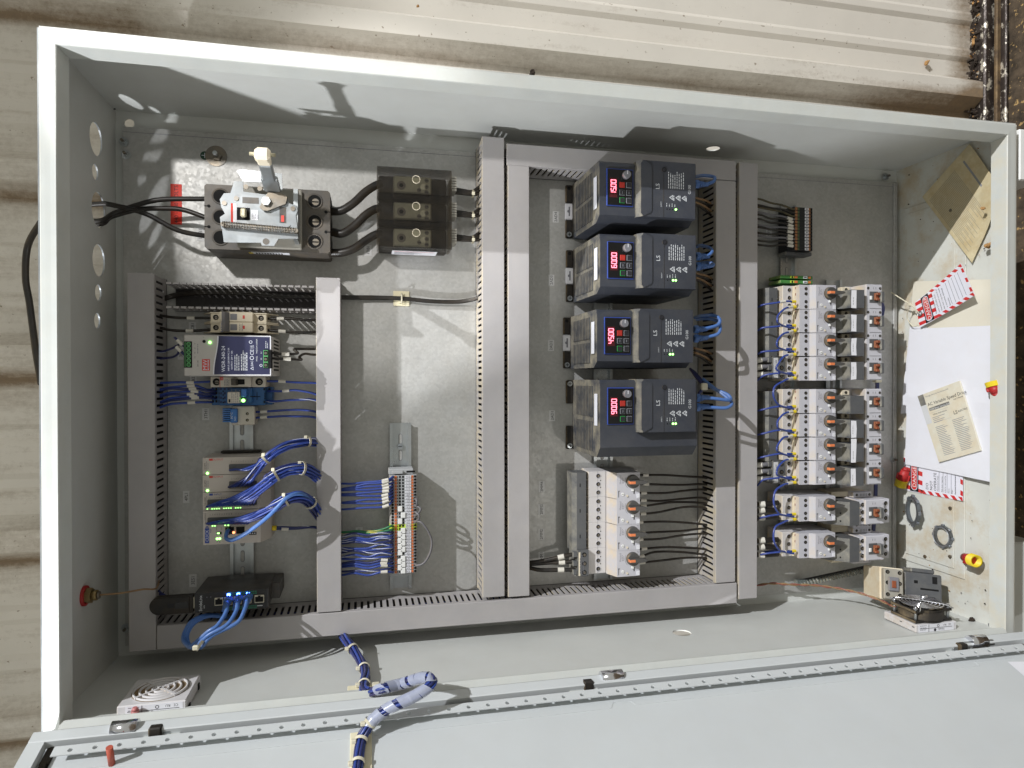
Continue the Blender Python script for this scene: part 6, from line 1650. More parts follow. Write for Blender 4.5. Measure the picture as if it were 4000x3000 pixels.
for i in range(12):
    yt = 1292 + 20.5 * i; yl_ = 1235 + 25 * i + j.uniform(-8, 8)
    mat = 'wire_dusty' if i in (0, 2) else ('wire_black' if i % 3 else 'wire_grey')
    wire('%s from the top of the dusty wires reaching the small right-bay terminals' % ORD[i], [tuple(k3(545, yl_ - 5, 34)), tuple(k3(590, yl_, 42)), tuple(k3(650, yl_ + 6 + (yt - yl_) * .25, 46)), tuple(k3(720, yl_ + (yt - yl_) * .6 - 4, 50)), tuple(k3(775, yt - 2, 52)), tuple(k3(795, yt, 46))], 1.8, mat, [(.78, '')] if i > 2 else (), 'dusty wires of the small terminals')
for k, lab in ((0, 'upper'), (1, 'lower')):
    a = at(2600 + 708 / 1.58, 975 + (157 + 29 * k) / 1.58, w=46); b_ = at(2600 + 908 / 1.58, 975 + (185 + 29 * k) / 1.58, w=46); t = thing('terminal', '%s green and yellow earth terminal above the right switch column' % lab, 'terminal', ((a.x + b_.x) / 2, (a.y + b_.y) / 2, 10), 'green earth terminals')
    L_ = b_.x - a.x; ym = (a.y + b_.y) / 2; mb = MB(); mb.box(a.x, b_.y + .4, 10, b_.x, a.y, 46, 'tb_gn', .6); mb.box(a.x + L_ * .3, b_.y + 1.4, 46.05, a.x + L_ * .42, a.y - 1, 46.5, 'tb_lime'); mb.box(a.x + L_ * .43, b_.y + 1.4, 46.05, a.x + L_ * .52, a.y - 1, 47, 'tb_orange'); mb.box(a.x + L_ * .86, b_.y + 1.4, 46.05, a.x + L_ * .93, a.y - 1, 47, 'tb_orange'); mb.cyl(a.x + L_ * .36, ym, 46.55, 1.8, .3, 'hole', n=10)
    mb.build('housing', t); mb = MB(); mb.box(a.x + L_ * .7, b_.y + 1.2, 46.05, a.x + L_ * .82, a.y - 1, 47.2, 'sticker'); mb.box(a.x + L_ * .72, ym - .8, 47.25, a.x + L_ * .8, ym + .8, 47.4, 'ink'); mb.build('number_tag', t)
# wires lying in the lower duct, seen through its slots
t = thing('wire_bundle', 'blue wires lying inside the long lower duct, glimpsed through its slots', 'wire bundle', (330, -786, 20))
for k in range(6):
    mb = MB(); jj = random.Random(k); mb.tube([(90 + 130 * i, -778 - jj.uniform(0, 14), 14 + jj.uniform(0, 26)) for i in range(7)], 2.6, 'wire_blue' if k % 2 else 'wire_deep', 7); mb.build('wire', t)
# ================================================================== DOOR HARNESS
g4 = lambda x, y: (1280 + x / 2.91, 2430 + y / 2.91)
def spine(name, label, path, n, rad, r, wrap=None, ties=(), mats=('wire_blue', 'wire_deep')):
    P = smooth_path(path, 8); t = thing(name, label, 'cable bundle', tuple(P[0]))
    for k in range(n):
        mb = MB(); strand(mb, P, 2 * math.pi * k / n, rad, r, mats[k % len(mats)], .012); mb.build('wire', t)
    if wrap:
        mb = MB(); a, b_, rw_, pitch = wrap; sub = P[a:b_]; fr = off_frames(sub); s = 0; q = []
        fine = []
        for i in range(len(sub) - 1):
            for k in range(6): fine.append((sub[i].lerp(sub[i + 1], k / 6), fr[i][0], fr[i][1]))
        vs = []; fs = []; wd = pitch * .43
        for i, (p, e1, e2) in enumerate(fine):
            if i: s += (p - fine[i - 1][0]).length
            tt_ = (fine[min(i + 1, len(fine) - 1)][0] - fine[max(0, i - 1)][0]).normalized()
            for m_ in range(3): pass
        # ribbon: many short turns of a helical band
        L_ = [0]
        for i in range(1, len(fine)): L_.append(L_[-1] + (fine[i][0] - fine[i - 1][0]).length)
        def pos(x):
            x = max(0, min(x, L_[-1] - 1e-4)); lo = 0
            while lo < len(L_) - 2 and L_[lo + 1] < x: lo += 1
            f = (x - L_[lo]) / max(1e-6, L_[lo + 1] - L_[lo]); p = fine[lo][0].lerp(fine[lo + 1][0], f); return p, fine[lo][1], fine[lo][2]
        N_ = int(L_[-1] / pitch * 22)
        for i in range(N_ + 1):
            ang = 2 * math.pi * i / 22; x = (i / 22 + .22 * math.sin(i / 22 * 1.7)) * pitch
            for e in (-wd, wd):
                p, e1, e2 = pos(x + e); vs.append(p + (e1 * math.cos(ang) + e2 * math.sin(ang)) * rw_)
        mb.add(vs, [(2 * i, 2 * i + 1, 2 * i + 3, 2 * i + 2) for i in range(N_)], 'spiral', True); mb.build('spiral_wrap', t)
    for i in ties:
        p = P[i]; d = (P[i + 1] - P[i - 1]).normalized(); sd = d.orthogonal().normalized(); up = d.cross(sd); mb = MB()
        mb.X = Matrix(((sd.x, up.x, d.x, p.x), (sd.y, up.y, d.y, p.y), (sd.z, up.z, d.z, p.z), (0, 0, 0, 1))); R_ = rad + r + .6
        mb.ring(0, 0, -1.8, R_, R_ + 1.1, 3.6, 'tie', 'z', 20); mb.X = None
        h = p + Vector((-.9, .25, .35)).normalized() * (R_ + 2); mb.box(h.x - 3, h.y - 2.4, h.z - 2, h.x + 3, h.y + 2.4, h.z + 3, 'tie', .8); mb.build('cable_tie', t)
    return t
pv = lambda x, y, v: Vector(at(*g4(x, y), v=v))
path = [Vector(at(*g4(150, 120), w=20)), pv(195, 185, -806), pv(275, 290, -812), pv(350, 400, -818), pv(405, 500, -821), pv(432, 600, -821), pv(418, 690, -820), pv(418, 770, -819), pv(470, 800, -818)]
spine('wire_bundle', 'tied blue wire bundle dropping from the lower duct along the lower wall', path, 6, 4.6, 2.2, None, (17, 34, 50))
mb = MB(); p = pv(400, 762, -824); mb.box(p.x - 20, p.y - 2, p.z - 8, p.x + 24, p.y + 3, p.z + 10, 'mount_cream', 1); p = pv(550, 752, -822); mb.box(p.x - 5, p.y - 1, p.z - 5, p.x + 5, p.y + 7, p.z + 5, 'tie', 1.2)
single(mb, 'cable_mount', 'cream cable mount under the blue bundle behind the lower cabinet lip', 'cable mount', tuple(p))
def pd(x, y, z): a = at_door(*g4(x, y), z); return DX @ Vector((a[0], a[1], z))
path = [pv(500, 800, -816), pv(640, 752, -806), Vector(at(*g4(830, 705), w=246)), Vector(at(*g4(1000, 652), w=268)), Vector(at(*g4(1110, 628), w=284)), Vector(at(*g4(1185, 655), w=296)), Vector(at(*g4(1165, 725), w=304)),
        Vector(at(*g4(1020, 825), w=308)), Vector(at(*g4(850, 905), w=310)), Vector(at(*g4(700, 975), w=308)), pd(580, 1055, 34), pd(490, 1140, 26), pd(430, 1235, 20), pd(385, 1320, 15), pd(362, 1450, 14), pd(345, 1600, 14), pd(335, 1760, 14), pd(330, 1900, 14)]
spine('door_harness', 'blue wire harness in clear spiral wrap looping from cabinet to door', path, 6, 4.3, 2.1, (4, 98, 7.4, 15), (89, 106, 120))
mb = MB(); mb.X = DX
a = at_door(*g4(258, 1275), 6); b_ = at_door(*g4(500, 1275), 6); c = at_door(*g4(480, 1659), 6)
mb.box(a[0], a[1], 6.1, b_[0], a[1] + 60, 8.6, 'mount_cream', .6); mb.box(a[0] - 1, a[1] + 61, 6.1, b_[0] + 1, a[1] + 140, 8.6, 'mount_cream', .6); mb.X = None
single(mb, 'cable_mount', 'pair of cream adhesive mounts under the harness on the door', 'cable mount', tuple(DX @ Vector((a[0], a[1], 6))))

# ================================================================== LOWER WALL: filters, fan, loose contactor
vw = lambda w: -HB + (HB - H_) * (w + 8) / (D_ + 5)
def c7(x, y): return (x / 1.58, 1950 + y / 1.58)
def c9(x, y): return (2600 + x / 1.58, 1950 + y / 1.58)
# exhaust filter near the holed wall
w1 = 222.0; yT = at(*c7(1150, 1240), w=w1).y
u0, u1 = at(*c7(718, 1280), w=w1).x, at(*c7(1150, 1240), w=w1).x
w0 = at(*c7(1228, 1080), v=yT).z
t = thing('filter_fan', 'dusty square filter with round grille on the lower wall, label facing out', 'filter', ((u0 + u1) / 2, vw(180), (w0 + w1) / 2))
mb = MB(); mb.box(u0, vw(w1) + .3, w0, u1, yT, w1, 'filter_plastic', 1.5); mb.box(u1 + .05, yT - 14, w0 + 12, u1 + 1.5, yT - 6, w0 + 18, 'hole'); mb.box(u1 + .05, yT - 22, w1 - 16, u1 + 1.5, yT - 10, w1 - 8, 'hole'); mb.build('housing', t)
cu, cw = (u0 + u1) / 2, (w0 + w1) / 2; rr = min(u1 - u0, w1 - w0) * .44
mb = MB(); mb.cyl(cw, 0, 0, 1, 1, 'filter_brown') if False else None
mb.cyl(cu, yT + .05, cw, rr, .4, 'filter_brown', 'y', 36)
mb.build('filter_mat', t)
mb = MB()
for k in range(4): mb.ring(cu, yT + .5, cw, rr * (.28 + .22 * k) - 1.2, rr * (.28 + .22 * k) + 1.2, 2.2, 'filter_plastic', 'y', 36)
for a in (45, 135): mb.X = Matrix.Translation((cu, yT + .5, cw)) @ Matrix.Rotation(R(a), 4, 'Y'); mb.box(-rr, 0, -1.6, rr, 2.4, 1.6, 'filter_plastic'); 
mb.X = None; mb.build('grille', t)
def fan_label(x0, x1, yt, w, par):
    mb = MB(); h = 12.5; y0 = yt - 1.2                          # print reads upside down in the photograph
    mb.box(x0, y0 - h, w + .05, x1, y0, w + .4, 'sticker'); z = w + .5; L_ = x1 - x0
    mb.text('hawa', x0 + L_ * .64, y0 - h * .80, z, 5.6, 'ink', rot=180); mb.cyl(x0 + L_ * .46, y0 - h * .80, z, 2.4, .1, 'ink', n=16)
    mb.text('CE', x0 + L_ * .88, y0 - h * .26, z, 4.4, 'ink', rot=180); mb.text('RU', x0 + L_ * .74, y0 - h * .26, z, 4.4, 'ink', rot=180); mb.ring(x0 + L_ * .55, y0 - h * .28, z, 1.5, 2.2, .1, 'ink', n=16)
    mb.box(x0 + 2, y0 - h * .56, z, x1 - 4, y0 - h * .51, z + .1, 'ink'); mb.box(x0 + L_ * .28, y0 - h, z, x0 + L_ * .29, y0, z + .1, 'ink')
    for i in range(3): mb.lines(x0 + 3, y0 - 1.5 - i * 3.4, z, 1, L_ * .2, 2, .9, 'ink_grey', rot=0)
    mb.build('rating_label', par)
fan_label(u0 + 10, u1 - 4, yT, w1, t)
p = Vector(at(0 + 1450 / 2.765, 2400 + 1050 / 2.765, w=232)); mb = MB()
mb.cyl(p.x, p.y - 16, 229, 4.6, 16, 'flint', 'y', 14); mb.cyl(p.x, p.y, 229, 4.6, 4, 'flint', 'y', 14, r2=2.5)
single(mb, 'stud_cap', 'pinkish capped stud in front of the dusty filter label', 'stud', (p.x, p.y - 16, 229))

# intake filter with fan at the far end
w1 = 200.0; a = at(*c9(1545, 775), w=w1); b_ = at(*c9(1797, 757), w=w1); vT = (a.y + b_.y) / 2; u0, u1 = a.x, b_.x
w0 = at(*c9(1325, 692), v=vT).z
t = thing('filter_fan', 'filter with black fan and wire guard standing at the far lower corner', 'fan', ((u0 + u1) / 2, vw(150), (w0 + w1) / 2))
mb = MB(); mb.box(u0, vw(w1) + .2, w0, u1, vT, w1, 'filter_plastic', 1.2); mb.box(u0 - .8, vw(w1) + 8, w0 + 36, u0 - .05, vT - 4, w0 + 40, 'hole'); mb.box(u0 - .8, vw(w1) + 8, w0 + 62, u0 - .05, vT - 4, w0 + 66, 'hole'); mb.build('housing', t)
fan_label(u0 + 5, u1 - 6, vT + 1, w1, t)
fu0, fu1, fw0, fw1 = u0 + 3, u1 - 6, w0 + 12, w1 - 4; fv = at(*c9(1545, 692), w=fw1).y
cu, cw, rr = (fu0 + fu1) / 2, (fw0 + fw1) / 2, (fu1 - fu0) * .46
mb = MB()
for y in (vT + 1, fv - 4): 
    sq = [(fu0, fw0), (fu1, fw0), (fu1, fw1), (fu0, fw1)]
    holed_sheet(mb, sq, [circle(cu, cw, rr * .98, 32)], y, y + 4, lambda q, a_: (q[0], a_, q[1]), 'fan_black')
mb.ring(cu, vT + 5, cw, rr * .98, rr * 1.03, fv - vT - 9, 'fan_black', 'y', 36)
mb.build('fan_frame', t)
mb = MB(); mb.cyl(cu, vT + 4, cw, rr * .36, fv - vT - 10, 'fan_black', 'y', 20)
for k in range(7): mb.X = Matrix.Translation((cu, (vT + fv) / 2, cw)) @ Matrix.Rotation(R(k * 360 / 7), 4, 'Y') @ Matrix.Rotation(R(38), 4, 'X'); mb.box(rr * .34, -.8, -8, rr * .93, .8, 8, 'fan_black')
mb.X = None; mb.build('impeller', t)
mb = MB()
for k in range(6): 
    r_ = rr * (.2 + .16 * k); mb.tube([(cu + r_ * math.cos(2 * math.pi * i / 36), fv + 5, cw + r_ * math.sin(2 * math.pi * i / 36)) for i in range(37)], 1.15, 'chrome', 6, res=1)
for sx, sz in ((1, 1), (1, -1)): 
    e = rr * 1.0; mb.tube([(cu - sx * e, fv + 2, cw - sz * e), (cu - sx * rr * .72, fv + 6, cw - sz * rr * .72), (cu, fv + 7, cw), (cu + sx * rr * .72, fv + 6, cw + sz * rr * .72), (cu + sx * e, fv + 2, cw + sz * e)], 1.2, 'chrome', 6)
mb.build('wire_guard', t)
for x in (fu0 + 4, fu1 - 4):
    for z in (fw0 + 4, fw1 - 4): mb = MB(); mb.cyl(x, vT + .1, z, 2.2, fv - vT + 2, 'zinc', 'y', 10); mb.cyl(x, fv + 2.2, z, 4.4, 4.5, 'chrome', 'y', 12, r2=2.5); mb.build('corner_screw', t)
# twisted red and black fan leads
pts = [Vector(at(*c9(560, 533), w=12)), Vector(at(*c9(650, 520), w=18)), Vector(at(*c9(770, 527), w=24)), Vector(at(*c9(920, 532), w=34)), Vector(at(*c9(1050, 548), w=50)), Vector(at(*c9(1180, 575), w=76)), Vector(at(*c9(1290, 610), w=104)), Vector(at(*c9(1360, 640), w=120)), Vector((fu0 + 2, fv - 8, fw0 + 6))]
P = smooth_path(pts, 8); t = thing('fan_lead', 'twisted red and black fan lead trailing along the lower wall', 'cable', tuple(P[0]))
for k, m_ in enumerate(('wire_red', 'wire_brown')): mb = MB(); strand(mb, P, math.pi * k, 1.3, 1.25, m_, .16); mb.build('wire', t)

# loose contactor dropped in the corner
X0 = at(*c9(1440, 520), w=95)
rot = Euler((R(-12), R(-20), R(-5)), 'XYZ').to_matrix()
t = thing('contactor', 'dusty spare contactor lying loose against the gland plate behind the fan', 'contactor', tuple(X0), rot=rot)
def lb(*a): mb.box(*[X0[i % 3] + v for i, v in enumerate(a[:6])], a[6], a[7] if len(a) > 7 else 1)
mb = MB(); lb(-46, -30, -40, -6, 26, 34, 'cream', 2); lb(-44, -28, 34, -12, 24, 46, 'breaker_light', 1.5)  # front face in a darker grey, its shade put into the colour
for v in (-20, 0, 18): mb.hole(X0.x - 38, X0.y + v, X0.z + 46.1, 3.4, screw='steel'); mb.hole(X0.x - 18, X0.y + v, X0.z + 46.1, 3.4, screw='steel')
mb.build('housing', t)
mb = MB(); lb(-5.8, -32, -36, 56, 22, 36, 'dark_grey', 2); lb(12, 22.1, -20, 52, 30, 20, 'dark_grey', 2)
for w in (-10, 14): mb.box(X0.x + 18, X0.y - 20, X0.z + 36.05, X0.x + 44, X0.y - 17, X0.z + 36.4, 'hole')
mb.box(X0.x + 10, X0.y + 4, X0.z + 36.05, X0.x + 16, X0.y + 9, X0.z + 36.4, 'hole'); mb.box(X0.x + 2, X0.y - 24, X0.z + 36.05, X0.x + 14, X0.y - 20, X0.z + 36.4, 'brown_plastic'); mb.box(X0.x + 40, X0.y + 6, X0.z + 36.05, X0.x + 48, X0.y + 18, X0.z + 36.4, 'hole')
mb.box(X0.x + 20, X0.y - 6, X0.z + 36.05, X0.x + 50, X0.y - 3, X0.z + 36.4, 'hole'); mb.build('dark_block', t)
mb = MB(); mb.box(X0.x - 38, X0.y - 14, X0.z + 46.05, X0.x - 20, X0.y + 10, X0.z + 50, 'knob_grey', 1.5); mb.box(X0.x - 33, X0.y - 8, X0.z + 50.05, X0.x - 26, X0.y + 4, X0.z + 52, 'brown_plastic', .5); mb.build('armature_window', t)
# strip of clear hanging label holders lying askew on the plate
a, b_ = Vector(at(*c9(820, 508), w=8)), Vector(at(*c9(1240, 418), w=30)); t_ = MB(); n = 22; dv = (b_ - a)
t_.tube([a, b_], 3.2, 'tb_dark', 6, res=1); sd = Vector((dv.y, -dv.x, 0)).normalized()
for i in range(n):
    p = a + dv * (i + .5) / n; q = p + sd * 8 + Vector((0, 0, 6)); t_.tube([p, (p + q) / 2 + Vector((0, 0, 2)), q], 2.6, 'clear_plastic', 6, res=2)
t_.box(a.x - 8, a.y - 9, 4, a.x + 14, a.y + 4, 14, 'clear_plastic', 2)
single(t_, 'terminal_strip', 'clear plastic terminal strip lying askew at the foot of the plate', 'terminal strip', tuple(a))

# ================================================================== LOWER END OF THE CABINET (right of the photograph): papers and tags
EU = W_ - 4.3                                   # face of the gland plate
ee = lambda x, y, u=EU: at(x, y, u=u)
def sheet(name, label, cat, corners, u, mat, th=.5, curl=None, print_=None, n=10):
    """thin sheet lying on the end wall; corners (v,w) run round; curl(s,t) lifts it off the wall"""
    A, B, C, D = [Vector((c[0], c[1])) for c in corners]; mb = MB(); vs = []
    def pt(s, t_): return (A * (1 - s) + B * s) * (1 - t_) + (D * (1 - s) + C * s) * t_
    for k in (0, 1):
        for i in range(n + 1):
            for j in range(n + 1):
                s, t_ = i / n, j / n; p = pt(s, t_); l = curl(s, t_) if curl else 0
                vs.append((u - l - (th if k else 0), p.x, p.y))
    N1 = (n + 1) ** 2; fs = []
    for i in range(n):
        for j in range(n):
            a = i * (n + 1) + j; q = (a, a + 1, a + n + 2, a + n + 1); fs.append(tuple(k + N1 for k in q)); fs.append(tuple(reversed(q)))
    for i in range(n):
        for a, c in ((i * (n + 1), (i + 1) * (n + 1)), ((i + 1) * (n + 1) + n, i * (n + 1) + n), (i + 1, i), (n * (n + 1) + i, n * (n + 1) + i + 1)): fs.append((a, c, c + N1, a + N1))
    mb.add(vs, fs, mat)
    o = single(mb, name, label, cat, (u, (A.x + C.x) / 2, (A.y + C.y) / 2))
    return o, pt, (lambda s, t_: u - (curl(s, t_) if curl else 0) - th - .12)
def on(mb, pt, uu, pts, mat, lift=0.0):
    if len(pts) == 4:
        ls = max(math.hypot(pts[1][0] - pts[0][0], pts[1][1] - pts[0][1]), .01); lt = max(math.hypot(pts[3][0] - pts[0][0], pts[3][1] - pts[0][1]), .01)
        a, b_ = max(1, int(ls * 16)), max(1, int(lt * 16)); vs = []
        for i in range(a + 1):
            for k in range(b_ + 1):
                f, g = i / a, k / b_; s = (pts[0][0] * (1 - f) + pts[1][0] * f) * (1 - g) + (pts[3][0] * (1 - f) + pts[2][0] * f) * g; t_ = (pts[0][1] * (1 - f) + pts[1][1] * f) * (1 - g) + (pts[3][1] * (1 - f) + pts[2][1] * f) * g
                p = pt(s, t_); vs.append((uu(s, t_) - lift, p.x, p.y))
        mb.add(vs, [(i * (b_ + 1) + k, (i + 1) * (b_ + 1) + k, (i + 1) * (b_ + 1) + k + 1, i * (b_ + 1) + k + 1) for i in range(a) for k in range(b_)], mat); return
    vs = []
    for s, t_ in pts: p = pt(s, t_); vs.append((uu(s, t_) - lift, p.x, p.y))
    c = (sum(p[0] for p in pts) / len(pts), sum(p[1] for p in pts) / len(pts)); p = pt(*c); vs.append((uu(*c) - lift, p.x, p.y)); n = len(pts)
    mb.add(vs, [(i, (i + 1) % n, n) for i in range(n)], mat)
def on_text(mb, pt, uu, txt, s, t_, size, mat, ds=(1, 0), align='c', lift=.1):
    """text set on a sheet: ds = reading direction in (s,t)"""
    v0 = Vector(pt(s, t_)); v1 = Vector(pt(s + ds[0] * .02, t_ + ds[1] * .02)); d = (v1 - v0).normalized(); up = Vector((-d.y, d.x))
    # seen from inside the cabinet: u axis points away, (v up, w towards the viewer's right)
    vs, fs, w, h = glyphs(txt); ox = {'c': -w / 2, 'l': 0, 'r': -w}[align]; out = []
    for a, b_ in vs:
        p = v0 + d * ((a + ox) * size) - up * ((b_ - .36) * size) * SGN; ss, tt_ = inv(pt, p, s, t_); out.append((uu(ss, tt_) - lift, p.x, p.y))
    mb.add(out, fs, mat)
SGN = 1
def inv(pt, p, s, t_):
    for k in range(3):
        q = pt(s, t_); es = (pt(s + .01, t_) - q) / .01; et = (pt(s, t_ + .01) - q) / .01; d = p - q; det = es.x * et.y - es.y * et.x
        s += (d.x * et.y - d.y * et.x) / det; t_ += (es.x * d.y - es.y * d.x) / det
    return s, t_
def P2(x, y, off=0): q = ee(x, y); return (q.y, q.z)
C3 = lambda x, y: P2(2600 + x / 1.58, y / 1.58)
C6 = lambda x, y: P2(2600 + x / 1.58, 975 + y / 1.58)
Q3 = lambda x, y: P2(3450 + x / 4.016, 980 + y / 4.016)
Q4 = lambda x, y: P2(3450 + x / 4.016, 1650 + y / 4.016)
# dirty instruction sheet leaning in the corner
o, pt, uu = sheet('instruction_sheet', 'dirt-stained instruction sheet lying diagonally, half in shadow', 'paper', [C3(1588, 1215), C3(1880, 888), C3(2100, 1180), C3(1895, 1622)], EU, 'paper_dirty', .6, lambda s, t_: 1 + 14 * max(0, s - .45) * t_ ** 2)
mb = MB()
for i in range(26):
    s = .06 + i * .022; on(mb, pt, uu, [(s, .10), (s + .008, .10), (s + .008, .9 - .1 * (i % 3)), (s, .9 - .1 * (i % 3))], 'print_soft')
on(mb, pt, uu, [(.78, .12), (.81, .12), (.81, .62), (.78, .62)], 'print_grey'); mb.build('print', o)
# large old paper under the tags, stained
sheet('paper_sheet', 'stained cream paper under the upper danger tag', 'paper', [Q3(500, 480), Q3(1905, 440), Q3(1900, 1215), Q3(420, 1240)], EU, 'paper_warm', .4, lambda s, t_: .3 + 3 * (1 - s) * (1 - t_))
sheet('paper_sheet', 'narrow white paper edge slipping out behind the big white paper', 'paper', [Q3(430, 1190), Q3(700, 1190), C6(1560, 1010), C6(1455, 1012)], EU - .8, 'paper', .4, lambda s, t_: .4)
o, pt, uu = sheet('paper_sheet', 'large blank white folded paper carrying the small booklet', 'paper', [C6(1515, 490), C6(2088, 466), C6(2085, 1445), C6(1487, 1325)], EU - 2.0, 'paper', .9, lambda s, t_: 1.0 + 9 * max(0, t_ - .82) * 5 * max(0, s - .5) + 1.1 * math.sin(7 * t_ + 2 * s) * (.3 + s) * .5 + (.9 * max(0, 1 - abs(t_ - .5) / .03)))
o2 = uu
# booklet
bc = [C6(1578, 905), C6(1835, 810), C6(1968, 1240), C6(1710, 1312)]
o, pt, uu = sheet('booklet', 'small stained quick start booklet titled AC Variable Speed Drive', 'booklet', bc, EU - 4.8, 'booklet', 3.4, None)
mb = MB()
on(mb, pt, uu, [(0, 0), (.14, 0), (.14, .16), (0, .16)], 'dark_grey'); on(mb, pt, uu, [(0, .16), (.14, .16), (.14, .44), (0, .44)], 'label_grey')
on_text(mb, pt, uu, 'AC Variable Speed Drive', .17, .17, 8.4, 'ink', (1, 0), 'l'); on_text(mb, pt, uu, 'The right choice for the ultimate yield', .17, .05, 3.4, 'ink_grey', (1, 0), 'l')
on(mb, pt, uu, [(.17, .225), (.66, .225), (.66, .27), (.17, .27)], 'dark_grey'); on_text(mb, pt, uu, 'G100 Quick Starting Guide', .19, .25, 4.2, 'white', (1, 0), 'l', .25); on_text(mb, pt, uu, "User's Manual", .98, .22, 3.6, 'ink', (1, 0), 'r')
on_text(mb, pt, uu, 'Safety Instructions', .22, .33, 4.2, 'ink', (1, 0), 'l'); on_text(mb, pt, uu, 'LS', .68, .40, 9, 'ink', (1, 0), 'l'); on_text(mb, pt, uu, 'ELECTRIC', .79, .40, 4.6, 'ink', (1, 0), 'l')
j = random.Random(2)
for i in range(24):
    t_ = .37 + i * .024
    if t_ < .46 or t_ > .5: on(mb, pt, uu, [(.18, t_), (.18 + j.uniform(.15, .32), t_), (.18 + j.uniform(.15, .3), t_ + .008), (.18, t_ + .008)], 'print_grey')
    if t_ > .48: on(mb, pt, uu, [(.60, t_), (.60 + j.uniform(.18, .34), t_), (.60 + j.uniform(.18, .34), t_ + .008), (.60, t_ + .008)], 'print_grey')
for a, c in (((.17, .30), (.6, .302)), ((.17, .45), (.6, .452))): on(mb, pt, uu, [(a[0], a[1]), (c[0], a[1]), (c[0], c[1]), (a[0], c[1])], 'print_grey')
mb.build('print', o)

def danger_tag(label, corners, u, curl, lines_, sc=1.0, name='danger_tag', flip=False):
    o, pt, uu = sheet(name, label, 'tag', corners, u, 'tag_white', .5, curl, n=16); o['group'] = 'danger tags'
    mb = MB()
    # s runs along the tag (eyelet end to foot), t across it
    for i in range(6):                          # hazard stripes round the edge
        s = .30 + i * .125
        for t0, t1 in ((0.0, .10), (.90, 1.0)):
            d = .05; on(mb, pt, uu, [(s, t0), (s + .065, t0), (min(1, s + .065 + d), t1), (min(1, s + d), t1)], 'tag_red')
    for k in range(4):
        t_ = .02 + k * .26; on(mb, pt, uu, [(0, t_), (0, min(1, t_ + .13)), (.34, min(1, t_ + .13 + .10)), (.34, min(1, t_ + .10))], 'tag_red')
    for k in range(3):
        t_ = .12 + k * .3; on(mb, pt, uu, [(.96, t_), (1, t_ + .03), (1, t_ + .16), (.96, t_ + .13)], 'tag_red')
    on(mb, pt, uu, [(.12, .02), (.27, .02), (.27, .98), (.12, .98)], 'bezel', .12)
    n = 10
    def cap(m_, r0, r1, lift):
        o_ = [(.195 + r0 * math.cos(R(a)) , 1 - m_ - .11 + .11 * math.sin(R(a))) for a in range(0, 181, 18)] + [(.195 + r0 * math.cos(R(a)), m_ + .11 + .11 * math.sin(R(a))) for a in range(180, 361, 18)]
        return o_
    on(mb, pt, uu, cap(.05, .058, 0, 0), 'wire_white', .22); on(mb, pt, uu, cap(.07, .048, 0, 0), 'tag_red', .32)
    on_text(mb, pt, uu, 'DANGER', .197, .5, 11.5 * sc, 'white', (0, -1), 'c', .42)
    for s, txt, size, al in lines_: on_text(mb, pt, uu, txt, s, .86 if al == 'l' else .5, size * sc, 'ink', (0, -1), al, .12)
    for i in range(5): on(mb, pt, uu, [(.62 + i * .065, .14), (.626 + i * .065, .14), (.626 + i * .065, .86), (.62 + i * .065, .86)], 'ink_grey', .1)
    mb.build('print', o); return o, pt, uu
t1 = [Q3(560, 810), Q3(1330, 200), Q3(1590, 700), Q3(640, 1205)]
tag1, pt1, uu1 = danger_tag('dirty red and white danger tag with wire tie, lying across the papers', t1, EU - 5, lambda s, t_: 3 + 10 * (s - .2) ** 2 + 5 * t_ * s, [(.33, 'The energy source has', 4.2, 'l'), (.38, 'been LOCKED OUT.', 4.2, 'l'), (.43, 'Unauthorized removal of', 4.2, 'l'), (.48, 'this lock / tag may result', 4.2, 'l'), (.53, 'in immediate discharge', 4.2, 'l'), (.585, 'Remarks:', 4.2, 'l')])
mb = MB(); p = Vector(Q3(650, 985)); mb.ring(EU - 11, p.x, p.y, 3, 5, 1.2, 'zinc', 'x', 20); mb.build('eyelet', tag1)
pts = [Vector((EU - 12, *Q3(650, 985))), Vector((EU - 22, *Q3(600, 860))), Vector((EU - 18, *Q3(510, 960))), Vector((EU - 14, *Q3(475, 1060))), Vector((EU - 10, *Q3(530, 1180))), Vector((EU - 10, *Q3(620, 1170)))]
mb = MB(); mb.tube(pts, 1.0, 'tie', 6); mb.tube([Vector((EU - 22, *Q3(600, 860))), Vector((EU - 30, *Q3(330, 655)))], 1.1, 'tie', 6, res=1)
p = Vector((EU - 22, *Q3(580, 845))); mb.box(p.x - 3, p.y - 3, p.z - 3, p.x + 2, p.y + 3, p.z + 3, 'tie', .8); mb.build('tie_strap', tag1)
t2 = [Q4(240, 560), Q4(1255, 820), Q4(1255, 1235), Q4(400, 1075)]
t2 = [Q4(330, 540), Q4(1262, 640), Q4(1262, 1235), Q4(330, 1060)]
danger_tag('clean red and white danger tag tucked under the big white paper', t2, EU - .3, lambda s, t_: .5, [(.42, 'DO', 8, 'l'), (.49, 'NOT', 8, 'l'), (.555, 'OPERATE', 8, 'l'), (.60, 'Maintenance Dept.', 3.8, 'l'), (.67, 'This lock / tag may', 3.8, 'l'), (.72, 'only be removed by', 3.8, 'l'), (.78, 'Name', 3.6, 'l'), (.83, 'Dept', 3.6, 'l'), (.88, 'Expected Completion', 3.6, 'l')])

